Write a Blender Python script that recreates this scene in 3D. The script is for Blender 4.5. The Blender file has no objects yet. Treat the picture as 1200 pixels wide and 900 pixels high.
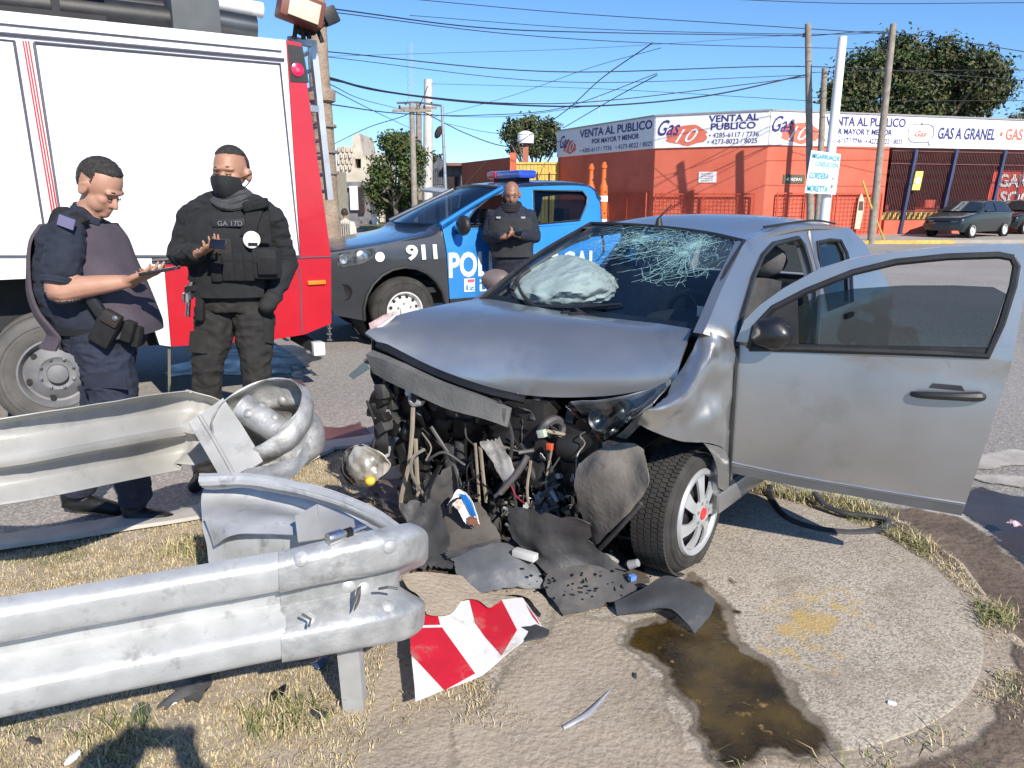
import bpy, bmesh, math, random
import numpy as np
from mathutils import Vector as V, Matrix, noise
R = math.radians
random.seed(7)
SC = bpy.context.scene
COL = SC.collection

# ------------------------------------------------------------------ camera, world, sun, exposure
CAM_H, PITCH, FPX = 1.604, R(13.74), 900.0
cam_data = bpy.data.cameras.new('camera')
cam_data.sensor_width = 36.0
cam_data.lens = 36.0 * FPX / 1200.0
cam_data.clip_start = 0.05
cam_data.clip_end = 3000.0
cam = bpy.data.objects.new('camera', cam_data)
cam.location = (0, 0, CAM_H)
cam.rotation_euler = (R(90) - PITCH, 0, 0)
COL.objects.link(cam)
SC.camera = cam
SUN_EL = R(34.0)
SUN_H = V((0.45, -0.893, 0)).normalized()          # horizontal direction towards the sun
world = bpy.data.worlds.new('World')
SC.world = world
world.use_nodes = True
wn = world.node_tree.nodes
wl = world.node_tree.links
wn.clear()
sky_n = wn.new('ShaderNodeTexSky')
sky_n.sky_type = 'NISHITA'
sky_n.sun_disc = False
sky_n.sun_elevation = SUN_EL
sky_n.sun_rotation = math.atan2(SUN_H.x, SUN_H.y)
sky_n.altitude = 0.0
sky_n.air_density = 1.0
sky_n.dust_density = 0.0
sky_n.ozone_density = 10.0
bg_n = wn.new('ShaderNodeBackground')
bg_n.inputs['Strength'].default_value = 0.125
wo_n = wn.new('ShaderNodeOutputWorld')
wl.new(sky_n.outputs['Color'], bg_n.inputs['Color'])
wl.new(bg_n.outputs['Background'], wo_n.inputs['Surface'])
sun_data = bpy.data.lights.new('sun', 'SUN')
sun_data.energy = 4.8
sun_data.angle = R(0.5)
sun_data.color = (1.0, 0.93, 0.83)
sun = bpy.data.objects.new('sun', sun_data)
sun_dir = V((-SUN_H.x * math.cos(SUN_EL), -SUN_H.y * math.cos(SUN_EL), -math.sin(SUN_EL)))
sun.rotation_euler = sun_dir.to_track_quat('-Z', 'Y').to_euler()
sun.location = (6, -10, 12)
COL.objects.link(sun)
SC.view_settings.view_transform = 'Standard'
SC.view_settings.look = 'None'
SC.view_settings.exposure = 0.42
SC.view_settings.gamma = 1.0
SC.view_settings.use_curve_mapping = False
SC.cycles.max_bounces = 8
SC.cycles.transparent_max_bounces = 16

# ------------------------------------------------------------------ reading positions off the picture's rays
C0 = np.array([0.0, 0.0, CAM_H])
def ray(px, py):
    u, v = (px - 600) / FPX, (py - 450) / FPX
    c, s = math.cos(PITCH), math.sin(PITCH)
    return np.array([u, c - v * s, -s - v * c])
def Zp(px, py, z=0.0):
    d = ray(px, py)
    return V(C0 + d * ((z - CAM_H) / d[2]))
def Yp(px, py, y):
    d = ray(px, py)
    return V(C0 + d * (y / d[1]))
def Pl(px, py, p, n):
    d = ray(px, py)
    p = np.array(p, float); n = np.array(n, float)
    return V(C0 + d * (np.dot(p - C0, n) / np.dot(d, n)))
ROAD = -0.06

class Frame:
    """a thing's own axes: X forward, Y to its left, Z up"""
    def __init__(s, o, heading):
        s.o = np.array(o, float)
        s.h = heading
        s.F = np.array([math.cos(heading), math.sin(heading), 0.0])
        s.L = np.array([-s.F[1], s.F[0], 0.0])
        s.M = Matrix.Translation(V(s.o)) @ Matrix.Rotation(heading, 4, 'Z')
        s.Mi = s.M.inverted()
    def loc(s, w):
        return s.Mi @ V(w)
    def onY(s, px, py, y):
        return s.loc(Pl(px, py, s.o + y * s.L, s.L))
    def onX(s, px, py, x):
        return s.loc(Pl(px, py, s.o + x * s.F, s.F))
    def onZ(s, px, py, z):
        return s.loc(Zp(px, py, z + s.o[2]))
    def on(s, px, py, yof, n=6):
        """point on a side whose Y depends on Z"""
        y = yof(0.8)
        for _ in range(n):
            p = s.onY(px, py, y)
            y = yof(p.z)
        return s.onY(px, py, y)

# ------------------------------------------------------------------ materials
MATS = {}
def mat(name, col, rough=0.6, metal=0.0, col2=None, var=0.12, scale=6.0, detail=4.0, bump=0.0, bscale=60.0, coat=0.0, spec=0.5,
        speck=None, speck_scale=200.0, speck_amt=0.5, rvar=0.0, sss=0.0, stain=None, stain_scale=2.0, stain_lo=0.55, stain_hi=0.7, emit=None, bdist=0.01):
    if name in MATS:
        return MATS[name]
    m = bpy.data.materials.new(name)
    m.use_nodes = True
    nt = m.node_tree; N = nt.nodes; Lk = nt.links
    b = N['Principled BSDF']
    tc = N.new('ShaderNodeTexCoord')
    c1 = tuple(max(0, x * (1 - var)) for x in col) if col2 is None else col
    c2 = tuple(min(1, x * (1 + var)) for x in col) if col2 is None else col2
    nz = N.new('ShaderNodeTexNoise')
    nz.inputs['Scale'].default_value = scale; nz.inputs['Detail'].default_value = detail
    Lk.new(tc.outputs['Object'], nz.inputs['Vector'])
    rp = N.new('ShaderNodeValToRGB')
    rp.color_ramp.elements[0].position = 0.32; rp.color_ramp.elements[1].position = 0.68
    rp.color_ramp.elements[0].color = (*c1, 1); rp.color_ramp.elements[1].color = (*c2, 1)
    Lk.new(nz.outputs['Fac'], rp.inputs['Fac'])
    out = rp.outputs['Color']
    def mix(fac, a, bcol):
        mx = N.new('ShaderNodeMix'); mx.data_type = 'RGBA'
        Lk.new(fac, mx.inputs['Factor']); Lk.new(a, mx.inputs['A'])
        mx.inputs['B'].default_value = (*bcol, 1)
        return mx.outputs['Result']
    if stain:
        n2 = N.new('ShaderNodeTexNoise'); n2.inputs['Scale'].default_value = stain_scale; n2.inputs['Detail'].default_value = 7
        n2.inputs['Roughness'].default_value = 0.65
        Lk.new(tc.outputs['Object'], n2.inputs['Vector'])
        mr = N.new('ShaderNodeMapRange'); mr.inputs['From Min'].default_value = stain_lo; mr.inputs['From Max'].default_value = stain_hi
        Lk.new(n2.outputs['Fac'], mr.inputs['Value'])
        out = mix(mr.outputs['Result'], out, stain)
    if speck:
        vo = N.new('ShaderNodeTexVoronoi'); vo.inputs['Scale'].default_value = speck_scale
        Lk.new(tc.outputs['Object'], vo.inputs['Vector'])
        sp = N.new('ShaderNodeSeparateColor'); Lk.new(vo.outputs['Color'], sp.inputs['Color'])
        mr = N.new('ShaderNodeMapRange'); mr.inputs['From Min'].default_value = 0.35; mr.inputs['From Max'].default_value = 0.9
        mr.inputs['To Max'].default_value = speck_amt
        Lk.new(sp.outputs['Red'], mr.inputs['Value'])
        out = mix(mr.outputs['Result'], out, speck)
    Lk.new(out, b.inputs['Base Color'])
    b.inputs['Roughness'].default_value = rough
    b.inputs['Metallic'].default_value = metal
    b.inputs['Specular IOR Level'].default_value = spec
    b.inputs['Coat Weight'].default_value = coat
    b.inputs['Coat Roughness'].default_value = 0.05
    if rvar:
        mr = N.new('ShaderNodeMapRange'); mr.inputs['To Min'].default_value = max(0.02, rough - rvar); mr.inputs['To Max'].default_value = min(1, rough + rvar)
        mr.inputs['From Min'].default_value = 0.3; mr.inputs['From Max'].default_value = 0.7
        n3 = N.new('ShaderNodeTexNoise'); n3.inputs['Scale'].default_value = scale * 2.3; n3.inputs['Detail'].default_value = 6
        Lk.new(tc.outputs['Object'], n3.inputs['Vector'])
        Lk.new(n3.outputs['Fac'], mr.inputs['Value']); Lk.new(mr.outputs['Result'], b.inputs['Roughness'])
    if bump:
        n4 = N.new('ShaderNodeTexNoise'); n4.inputs['Scale'].default_value = bscale; n4.inputs['Detail'].default_value = 5
        Lk.new(tc.outputs['Object'], n4.inputs['Vector'])
        bp = N.new('ShaderNodeBump'); bp.inputs['Strength'].default_value = bump; bp.inputs['Distance'].default_value = bdist
        Lk.new(n4.outputs['Fac'], bp.inputs['Height']); Lk.new(bp.outputs['Normal'], b.inputs['Normal'])
    if sss:
        b.inputs['Subsurface Weight'].default_value = sss
        b.inputs['Subsurface Radius'].default_value = (0.02, 0.008, 0.004)
    if emit:
        b.inputs['Emission Color'].default_value = (*emit[:3], 1); b.inputs['Emission Strength'].default_value = emit[3]
    MATS[name] = m
    return m
def glass(name, tint=(0.8, 0.9, 0.9), refl=0.06, rough=0.02, ior=1.45):
    """thin pane: tinted see-through with mirror reflection growing at grazing angles"""
    if name in MATS:
        return MATS[name]
    m = bpy.data.materials.new(name); m.use_nodes = True
    nt = m.node_tree; N = nt.nodes; Lk = nt.links
    N.clear()
    o = N.new('ShaderNodeOutputMaterial'); mx = N.new('ShaderNodeMixShader')
    t = N.new('ShaderNodeBsdfTransparent'); t.inputs['Color'].default_value = (*tint, 1)
    g = N.new('ShaderNodeBsdfGlossy'); g.inputs['Roughness'].default_value = rough
    fr = N.new('ShaderNodeFresnel'); fr.inputs['IOR'].default_value = ior
    ge = N.new('ShaderNodeNewGeometry'); mp = N.new('ShaderNodeMapRange'); mp.inputs['To Min'].default_value = ior; mp.inputs['To Max'].default_value = 1 / ior
    Lk.new(ge.outputs['Backfacing'], mp.inputs['Value']); Lk.new(mp.outputs['Result'], fr.inputs['IOR'])      # the same pane from either side
    Lk.new(fr.outputs['Fac'], mx.inputs['Fac']); Lk.new(t.outputs[0], mx.inputs[1]); Lk.new(g.outputs[0], mx.inputs[2])
    Lk.new(mx.outputs[0], o.inputs['Surface'])
    MATS[name] = m
    return m

# ------------------------------------------------------------------ mesh builder
def crom(p, t):
    """Catmull-Rom through the list p, t in [0,1]"""
    n = len(p) - 1
    if n == 0: return p[0]
    x = t * n; i = min(int(x), n - 1); u = x - i
    a, b = p[i], p[i + 1]
    z = p[i - 1] if i > 0 else a * 2 - b
    c = p[i + 2] if i + 2 <= n else b * 2 - a
    return 0.5 * ((a * 2) + (b - z) * u + (z * 2 - a * 5 + b * 4 - c) * u * u + (a * 3 - z - b * 3 + c) * u ** 3)
def vs(L): return [V(p) for p in L]
def nz3(p, s, seed=0.0): return noise.noise(V(p) * s + V((seed * 13.1, seed * 7.7, seed * 3.3)))

class MB:
    def __init__(s): s.v = []; s.f = []
    def add(s, vv, ff):
        o = len(s.v); s.v += [V(p) for p in vv]; s.f += [tuple(i + o for i in q) for q in ff]; return s
    def box(s, c, size, rot=None):
        c = V(c); h = V(size) * 0.5
        P = [V((x * h.x, y * h.y, z * h.z)) for z in (-1, 1) for y in (-1, 1) for x in (-1, 1)]
        if rot is not None: P = [rot @ p for p in P]
        return s.add([c + p for p in P], [(0, 2, 3, 1), (4, 5, 7, 6), (0, 1, 5, 4), (2, 6, 7, 3), (0, 4, 6, 2), (1, 3, 7, 5)])
    def bar(s, p0, p1, w, h, up=(0, 0, 1)):
        """rectangular bar from p0 to p1; w sideways, h along up"""
        p0, p1 = V(p0), V(p1); d = (p1 - p0); ln = d.length; d = d / ln
        sd = d.cross(V(up))
        if sd.length < 1e-4: sd = d.cross(V((1, 0, 0)))
        sd.normalize(); u = sd.cross(d)
        m = Matrix((sd, d, u)).transposed()
        return s.box((p0 + p1) / 2, (w, ln, h), m)
    def ring(s, c, ax, prof, n=24, a0=0.0, a1=2 * math.pi, closed_prof=False):
        """lathe: prof = [(radius, height along ax)]"""
        c = V(c); ax = V(ax).normalized()
        u = ax.orthogonal().normalized(); w = ax.cross(u)
        full = abs(a1 - a0 - 2 * math.pi) < 1e-6
        k = n if full else n + 1
        P = []; Fc = []
        for i in range(k):
            a = a0 + (a1 - a0) * i / n
            e = u * math.cos(a) + w * math.sin(a)
            for r, h in prof: P.append(c + e * r + ax * h)
        m = len(prof)
        for i in range(n):
            j = (i + 1) % k
            for q in range(m if closed_prof else m - 1):
                q2 = (q + 1) % m
                Fc.append((i * m + q, j * m + q, j * m + q2, i * m + q2))
        return s.add(P, Fc)
    def cyl(s, p0, p1, r0, r1=None, n=12):
        p0, p1 = V(p0), V(p1); r1 = r0 if r1 is None else r1
        d = p1 - p0
        return s.ring(p0, d, [(0.0001, 0), (r0, 0), (r1, d.length), (0.0001, d.length)], n)
    def tube(s, pts, r, n=7, sub=1, flat=1.0):
        pts = vs(pts)
        if sub > 1:
            k = (len(pts) - 1) * sub
            rr = r if not isinstance(r, (list, tuple)) else [float(crom([V((q, 0, 0)) for q in r], i / k).x) for i in range(k + 1)]
            pts = [crom(pts, i / k) for i in range(k + 1)]; r = rr
        m = len(pts); rad = r if isinstance(r, (list, tuple)) else [r] * m
        t0 = (pts[1] - pts[0]).normalized(); u = t0.orthogonal().normalized()
        P = []; Fc = []
        for i in range(m):
            t = (pts[min(i + 1, m - 1)] - pts[max(i - 1, 0)])
            if t.length < 1e-9: t = t0
            t = t.normalized(); u = (u - t * u.dot(t))
            if u.length < 1e-6: u = t.orthogonal()
            u.normalize(); w = t.cross(u)
            for k in range(n):
                a = 2 * math.pi * k / n
                P.append(pts[i] + (u * math.cos(a) + w * math.sin(a) * flat) * rad[i])
        for i in range(m - 1):
            for k in range(n):
                k2 = (k + 1) % n
                Fc.append((i * n + k, i * n + k2, (i + 1) * n + k2, (i + 1) * n + k))
        Fc.append(tuple(range(n - 1, -1, -1))); Fc.append(tuple((m - 1) * n + k for k in range(n)))
        return s.add(P, Fc)
    def sheet(s, rows, nu=8, nv=8, th=0.0, nzamp=0.0, nzs=6.0, seed=0.0, lin=False, jag=0.0):
        """smooth sheet through a grid of points; nu steps along a row, nv across rows; th = thickness below the surface"""
        rows = [vs(r) for r in rows]
        f = (lambda p, t: (lambda n, x: p[min(int(x), n - 1)].lerp(p[min(int(x), n - 1) + 1], x - min(int(x), n - 1)))(len(p) - 1, t * (len(p) - 1))) if lin else crom
        G = []
        for j in range(nv + 1):
            cp = None
            G.append([])
        cols = [[f(r, i / nu) for r in rows] for i in range(nu + 1)]
        for j in range(nv + 1):
            G[j] = [f(cols[i], j / nv) for i in range(nu + 1)]
        def nrm(j, i):
            a = G[j][min(i + 1, nu)] - G[j][max(i - 1, 0)]; b = G[min(j + 1, nv)][i] - G[max(j - 1, 0)][i]
            n = a.cross(b)
            return n.normalized() if n.length > 1e-12 else V((0, 0, 1))
        Nn = [[nrm(j, i) for i in range(nu + 1)] for j in range(nv + 1)]
        if nzamp:
            for j in range(nv + 1):
                for i in range(nu + 1):
                    p = G[j][i]
                    G[j][i] = p + Nn[j][i] * nzamp * (nz3(p, nzs, seed) + 0.5 * nz3(p, nzs * 2.3, seed + 2))
        if jag:
            rn = random.Random(int(seed * 97) + nu)
            for j in range(nv + 1):
                for i in range(nu + 1):
                    if i in (0, nu) or j in (0, nv):
                        G[j][i] = G[j][i].lerp(G[min(max(j, 2), nv - 2)][min(max(i, 2), nu - 2)], jag * rn.random() ** 2)
        W = nu + 1
        P = [p for r in G for p in r]
        Fc = [(j * W + i, j * W + i + 1, (j + 1) * W + i + 1, (j + 1) * W + i) for j in range(nv) for i in range(nu)]
        if th:
            o = len(P)
            P += [G[j][i] - Nn[j][i] * th for j in range(nv + 1) for i in range(nu + 1)]
            Fc += [tuple(o + q for q in reversed(t)) for t in Fc[:]]
            rim = [(0, i) for i in range(nu)] + [(j, nu) for j in range(nv)] + [(nv, i) for i in range(nu, 0, -1)] + [(j, 0) for j in range(nv, 0, -1)]
            ids = [j * W + i for j, i in rim]
            for k in range(len(ids)):
                a, b = ids[k], ids[(k + 1) % len(ids)]
                Fc.append((b, a, a + o, b + o))
        return s.add(P, Fc)
    def blob(s, c, r, sub=2, nzamp=0.0, nzs=3.0, rot=None, seed=0.0):
        bm = bmesh.new(); bmesh.ops.create_icosphere(bm, subdivisions=sub, radius=1.0)
        r = V((r, r, r)) if not isinstance(r, (tuple, list, V)) else V(r)
        P = []
        for v in bm.verts:
            q = v.co.copy()
            k = 1 + nzamp * nz3(q + V(c), nzs, seed)
            q = V((q.x * r.x, q.y * r.y, q.z * r.z)) * k
            if rot is not None: q = rot @ q
            P.append(V(c) + q)
        Fc = [tuple(v.index for v in f.verts) for f in bm.faces]
        bm.free()
        return s.add(P, Fc)
    def panel(s, outline, holes=(), fn=None, cx=(), cy=(), th=0.0, inward=None):
        """flat outline with holes in 2-D, cut along lines x=cx and y=cy, mapped by fn(x,y)->3-D, given thickness th"""
        bm = bmesh.new()
        es = []
        for lp in [outline] + list(holes):
            vv = [bm.verts.new((p[0], p[1], 0)) for p in lp]
            es += [bm.edges.new((vv[i], vv[(i + 1) % len(vv)])) for i in range(len(vv))]
        bmesh.ops.triangle_fill(bm, use_beauty=True, use_dissolve=False, edges=es)
        for x in cx:
            bmesh.ops.bisect_plane(bm, geom=bm.verts[:] + bm.edges[:] + bm.faces[:], plane_co=(x, 0, 0), plane_no=(1, 0, 0), dist=1e-5)
        for y in cy:
            bmesh.ops.bisect_plane(bm, geom=bm.verts[:] + bm.edges[:] + bm.faces[:], plane_co=(0, y, 0), plane_no=(0, 1, 0), dist=1e-5)
        bmesh.ops.recalc_face_normals(bm, faces=bm.faces[:])
        fn = fn or (lambda x, y: (x, y, 0))
        if bm.faces and bm.faces[:][0].normal.z < 0:
            bmesh.ops.reverse_faces(bm, faces=bm.faces[:])
        for v in bm.verts: v.co = V(fn(v.co.x, v.co.y))
        bm.normal_update()
        if th:
            bm.verts.index_update()
            base = [v.co.copy() for v in bm.verts]; nn = [v.normal.copy() for v in bm.verts]
            if inward is not None: nn = [-V(inward)] * len(base)
            F1 = [tuple(v.index for v in f.verts) for f in bm.faces]
            o = len(base)
            P = base + [p - n * th for p, n in zip(base, nn)]
            F2 = F1 + [tuple(o + i for i in reversed(t)) for t in F1]
            for e in bm.edges:
                if len(e.link_faces) == 1:
                    l = e.link_loops[0]
                    a, b = l.vert.index, l.link_loop_next.vert.index
                    F2.append((b, a, a + o, b + o))
            bm.free()
            return s.add(P, F2)
        P = [v.co.copy() for v in bm.verts]; bm.verts.index_update()
        F1 = [tuple(v.index for v in f.verts) for f in bm.faces]
        bm.free()
        return s.add(P, F1)
    def mesh(s, name, smooth=40.0, bevel=0.0, inv=None, weld=0.0):
        me = bpy.data.meshes.new(name)
        P = s.v if inv is None else [inv @ p for p in s.v]
        if bevel or weld:
            bm = bmesh.new()
            bv = [bm.verts.new(p) for p in P]
            for q in s.f:
                try: bm.faces.new([bv[i] for i in q])
                except ValueError: pass
            if weld: bmesh.ops.remove_doubles(bm, verts=bm.verts[:], dist=weld)
            if bevel:
                bm.normal_update()
                ed = [e for e in bm.edges if len(e.link_faces) == 2 and e.calc_face_angle(0) > 0.6]
                bmesh.ops.bevel(bm, geom=ed, offset=bevel, offset_type='OFFSET', segments=2, profile=0.6, affect='EDGES', clamp_overlap=True)
            bm.to_mesh(me); bm.free()
        else:
            me.from_pydata([tuple(p) for p in P], [], s.f)
        me.validate()
        if smooth:
            me.polygons.foreach_set('use_smooth', [True] * len(me.polygons))
            me.set_sharp_from_angle(angle=R(smooth))
        me.update()
        return me
    def build(s, name, m, parent=None, smooth=40.0, bevel=0.0, world=False, weld=0.0, label=None, kind=None):
        """links everything gathered as one object. world=True: points are in world axes, else in the axes of the thing"""
        inv = None
        if parent is not None and world: inv = root_matrix(parent).inverted()
        me = s.mesh(name, smooth, bevel, inv, weld)
        return link(name, me, m, parent, label, kind)

ROOTM = {}
def root_matrix(o):
    M = Matrix.Identity(4)
    while o is not None:
        M = ROOTM.get(o.name, Matrix.Identity(4)) @ M
        o = o.parent
    return M
def link(name, me, m, parent=None, label=None, kind=None):
    if m is not None and not me.materials:
        for q in (m if isinstance(m, (list, tuple)) else [m]): me.materials.append(q)
    o = bpy.data.objects.new(name, me)
    COL.objects.link(o)
    if parent is not None: o.parent = parent
    if label: o['label'] = label
    if kind: o['kind'] = kind
    return o
def thing(name, label, cat, loc=(0, 0, 0), rz=0.0, group=None, frame=None):
    o = bpy.data.objects.new(name, None)
    o.empty_display_size = 0.2
    COL.objects.link(o)
    M = frame.M.copy() if frame else Matrix.Translation(V(loc)) @ Matrix.Rotation(rz, 4, 'Z')
    o.matrix_world = M
    o.location = M.to_translation(); o.rotation_euler = M.to_euler()
    ROOTM[o.name] = M
    tag(o, label, cat, group)
    return o
def tag(o, label=None, cat=None, group=None, kind=None):
    if label: o['label'] = label
    if cat: o['category'] = cat
    if group: o['group'] = group
    if kind: o['kind'] = kind
    return o
def solo(name, mb, m, label, cat, loc=None, group=None, kind=None, smooth=40.0, bevel=0.0):
    """a thing that is one mesh; mb in world axes, origin put at loc"""
    if loc is None:
        loc = sum(mb.v, V()) / max(1, len(mb.v)); loc.z = min(p.z for p in mb.v)
    M = Matrix.Translation(V(loc))
    o = link(name, mb.mesh(name, smooth, bevel, M.inverted()), m)
    o.matrix_world = M; o.location = loc
    ROOTM[o.name] = M
    return tag(o, label, cat, group, kind)
def clone(root, loc=None, rz=None, M=None, label=None):
    """copy of a thing with copies of its parts and sub-parts (mesh data shared)"""
    def cp(o, par):
        c = o.copy(); COL.objects.link(c)
        if par is not None:
            c.parent = par; c.matrix_parent_inverse = o.matrix_parent_inverse.copy()
        for ch in list(o.children): cp(ch, c)
        return c
    c = cp(root, None)
    if M is not None:
        c.location = M.to_translation(); c.rotation_euler = M.to_euler()
    if loc is not None: c.location = loc
    if rz is not None: c.rotation_euler = (0, 0, rz)
    ROOTM[c.name] = Matrix.LocRotScale(c.location, c.rotation_euler, c.scale)
    if label: c['label'] = label
    return c
def text_mb(body, o, xd, yd, h, w=None, bold=0.0, shear=0.0, th=0.004, align='LEFT', fn=None):
    """lettering: o origin of the baseline, xd / yd unit directions, h cap height, w total width if given; fn maps (x,y) to a point"""
    cu = bpy.data.curves.new('lettering', 'FONT')
    cu.body = body; cu.size = 1.0; cu.offset = bold; cu.shear = shear; cu.resolution_u = 3
    ob = bpy.data.objects.new('lettering', cu); COL.objects.link(ob)
    dg = bpy.context.evaluated_depsgraph_get(); dg.update()
    me = bpy.data.meshes.new_from_object(ob.evaluated_get(dg))
    bpy.data.objects.remove(ob)
    P = [v.co.copy() for v in me.vertices]; Fc = [tuple(p.vertices) for p in me.polygons]
    bpy.data.meshes.remove(me)
    mb = MB()
    if not P: return mb
    x0 = min(p.x for p in P); x1 = max(p.x for p in P); y0 = min(p.y for p in P); y1 = max(p.y for p in P)
    ky = h / 0.73; kx = ky if w is None else w / (x1 - x0)
    off = -x0 * kx
    if align == 'CENTER': off = -(x0 + x1) / 2 * kx
    if fn is None:
        o, xd, yd = V(o), V(xd), V(yd)
        fn = lambda x, y: o + xd * x + yd * y
    Q = [V(fn(p.x * kx + off, p.y * ky)) for p in P]
    # face them the way xd x yd points
    mb.add(Q, Fc)
    return mb
# ------------------------------------------------------------------ palette
asphalt = mat('asphalt', (0.24, 0.222, 0.20), 0.9, var=0.16, scale=0.35, detail=9, bump=0.55, bscale=70, speck=(0.44, 0.40, 0.35), speck_scale=85, speck_amt=0.75, stain=(0.165, 0.152, 0.14), stain_scale=0.5, stain_lo=0.56, stain_hi=0.75)
dirt = mat('dry_dirt', (0.28, 0.225, 0.165), 0.95, col2=(0.41, 0.335, 0.25), scale=3.5, detail=10, bump=0.45, bscale=48, speck=(0.46, 0.40, 0.31), speck_scale=140, speck_amt=0.5, bdist=0.02)
concrete = mat('kerb_concrete', (0.42, 0.39, 0.34), 0.9, var=0.2, scale=5, detail=8, bump=0.5, bscale=60)
mud = mat('dark_mud', (0.10, 0.072, 0.05), 0.85, col2=(0.17, 0.125, 0.09), scale=5, detail=9, bump=0.9, bscale=26, bdist=0.02)

def disk_material():
    m = mat('aggregate_concrete', (0.40, 0.345, 0.27), 0.92, col2=(0.50, 0.44, 0.355), scale=2.2, detail=8, stain=(0.27, 0.22, 0.16), stain_scale=3.5, stain_lo=.54, stain_hi=.74, bump=0.6, bscale=95, speck=(0.19, 0.16, 0.125), speck_scale=105, speck_amt=0.7)
    nt = m.node_tree; N = nt.nodes; L = nt.links; b = N['Principled BSDF']
    src = b.inputs['Base Color'].links[0].from_socket
    tc = N.new('ShaderNodeTexCoord')
    # scraped yellow road paint: a smear across the middle of the slab
    vm = N.new('ShaderNodeMapping'); vm.vector_type = 'TEXTURE'; vm.inputs['Location'].default_value = (0.40, -0.38, 0); vm.inputs['Rotation'].default_value = (0, 0, R(50)); vm.inputs['Scale'].default_value = (0.52, 0.24, 1)
    L.new(tc.outputs['Object'], vm.inputs['Vector'])
    ln = N.new('ShaderNodeVectorMath'); ln.operation = 'LENGTH'; L.new(vm.outputs[0], ln.inputs[0])
    n = N.new('ShaderNodeTexNoise'); n.inputs['Scale'].default_value = 9; n.inputs['Detail'].default_value = 9; n.inputs['Roughness'].default_value = 0.72
    L.new(tc.outputs['Object'], n.inputs['Vector'])
    sb = N.new('ShaderNodeMath'); sb.operation = 'MULTIPLY_ADD'; sb.inputs[1].default_value = -0.26; L.new(ln.outputs['Value'], sb.inputs[0]); L.new(n.outputs['Fac'], sb.inputs[2])
    mr = N.new('ShaderNodeMapRange'); mr.inputs['From Min'].default_value = 0.36; mr.inputs['From Max'].default_value = 0.47; mr.inputs['To Max'].default_value = 0.7
    L.new(sb.outputs[0], mr.inputs['Value'])
    mx = N.new('ShaderNodeMix'); mx.data_type = 'RGBA'; L.new(mr.outputs['Result'], mx.inputs['Factor']); L.new(src, mx.inputs['A']); mx.inputs['B'].default_value = (0.50, 0.33, 0.09, 1)
    L.new(mx.outputs['Result'], b.inputs['Base Color'])
    return m

def soften(m, sc=9.0):
    """the same matter thinning out and breaking up towards its rim"""
    nm = m.name + '_feathered'
    if nm in MATS: return MATS[nm]
    c = m.copy(); c.name = nm; MATS[nm] = c; N = c.node_tree.nodes; L = c.node_tree.links
    at_ = N.new('ShaderNodeAttribute'); at_.attribute_name = 'rim'; tc = N.new('ShaderNodeTexCoord')
    n_ = N.new('ShaderNodeTexNoise'); n_.inputs['Scale'].default_value = sc; n_.inputs['Detail'].default_value = 8; n_.inputs['Roughness'].default_value = .7; L.new(tc.outputs['Object'], n_.inputs['Vector'])
    ma_ = N.new('ShaderNodeMath'); ma_.operation = 'MULTIPLY_ADD'; ma_.inputs[1].default_value = 1.3; L.new(n_.outputs['Fac'], ma_.inputs[0]); L.new(at_.outputs['Fac'], ma_.inputs[2])
    mr_ = N.new('ShaderNodeMapRange'); mr_.inputs['From Min'].default_value = .82; mr_.inputs['From Max'].default_value = 1.12; L.new(ma_.outputs[0], mr_.inputs['Value']); L.new(mr_.outputs['Result'], N['Principled BSDF'].inputs['Alpha'])
    return c
def rim(o):
    me = o.data; bm = bmesh.new(); bm.from_mesh(me); at_ = me.attributes.new('rim', 'FLOAT', 'POINT')
    bd = [v.co.copy() for v in bm.verts if v.is_boundary]; from mathutils.kdtree import KDTree
    kd = KDTree(len(bd)); [kd.insert(p, i) for i, p in enumerate(bd)]; kd.balance()
    at_.data.foreach_set('value', [min(1.0, kd.find(v.co)[2] / .09) for v in bm.verts]); bm.free(); return o
# ------------------------------------------------------------------ ground
mb = MB()
n = 24
mb.add([(-400, -60, ROAD), (400, -60, ROAD), (400, 900, ROAD), (-400, 900, ROAD)], [(0, 1, 2, 3)])
tag(mb.build('road', asphalt), kind='structure')

isl_pts = [(-9.0, 0.6), (-2.416, 3.33), (-1.607, 3.68), (-1.40, 4.05), (-1.33, 4.45), (-1.18, 4.75), (-0.9, 4.9), (-0.3, 4.95), (0.6, 4.75), (1.18, 4.3), (1.45, 4.06),
           (1.84, 3.93), (2.00, 3.6), (2.02, 3.2), (1.94, 2.8), (1.86, 2.40), (1.62, 1.98), (1.25, 1.7), (1.3, 1.0), (1.4, -3.0), (-9, -3.0)]
def dense(P, k=5, amp=0.0, closed=True, sm=True):
    P = vs([(p[0], p[1], p[2] if len(p) > 2 else 0) for p in P]); m = len(P); out = []
    for i in range(m if closed else m - 1):
        a, b = P[i], P[(i + 1) % m]; z = P[i - 1]; c = P[(i + 2) % m]
        for j in range(k):
            u = j / k
            q = 0.5 * ((a * 2) + (b - z) * u + (z * 2 - a * 5 + b * 4 - c) * u * u + (a * 3 - z - b * 3 + c) * u ** 3) if sm else a.lerp(b, u)
            if amp:
                q += V((nz3(q, 4, 1), nz3(q, 4, 5), 0)) * amp + V((nz3(q, 13, 2), nz3(q, 13, 6), 0)) * amp * 0.6 + V((nz3(q, 38, 3), nz3(q, 38, 7), 0)) * amp * 0.4
            out.append(q)
    return out
def inside(x, y, P):
    c = False; j = len(P) - 1
    for i in range(len(P)):
        if (P[i][1] > y) != (P[j][1] > y) and x < (P[j][0] - P[i][0]) * (y - P[i][1]) / (P[j][1] - P[i][1]) + P[i][0]: c = not c
        j = i
    return c
isl = dense(isl_pts, 4, 0.0, sm=False)
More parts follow.
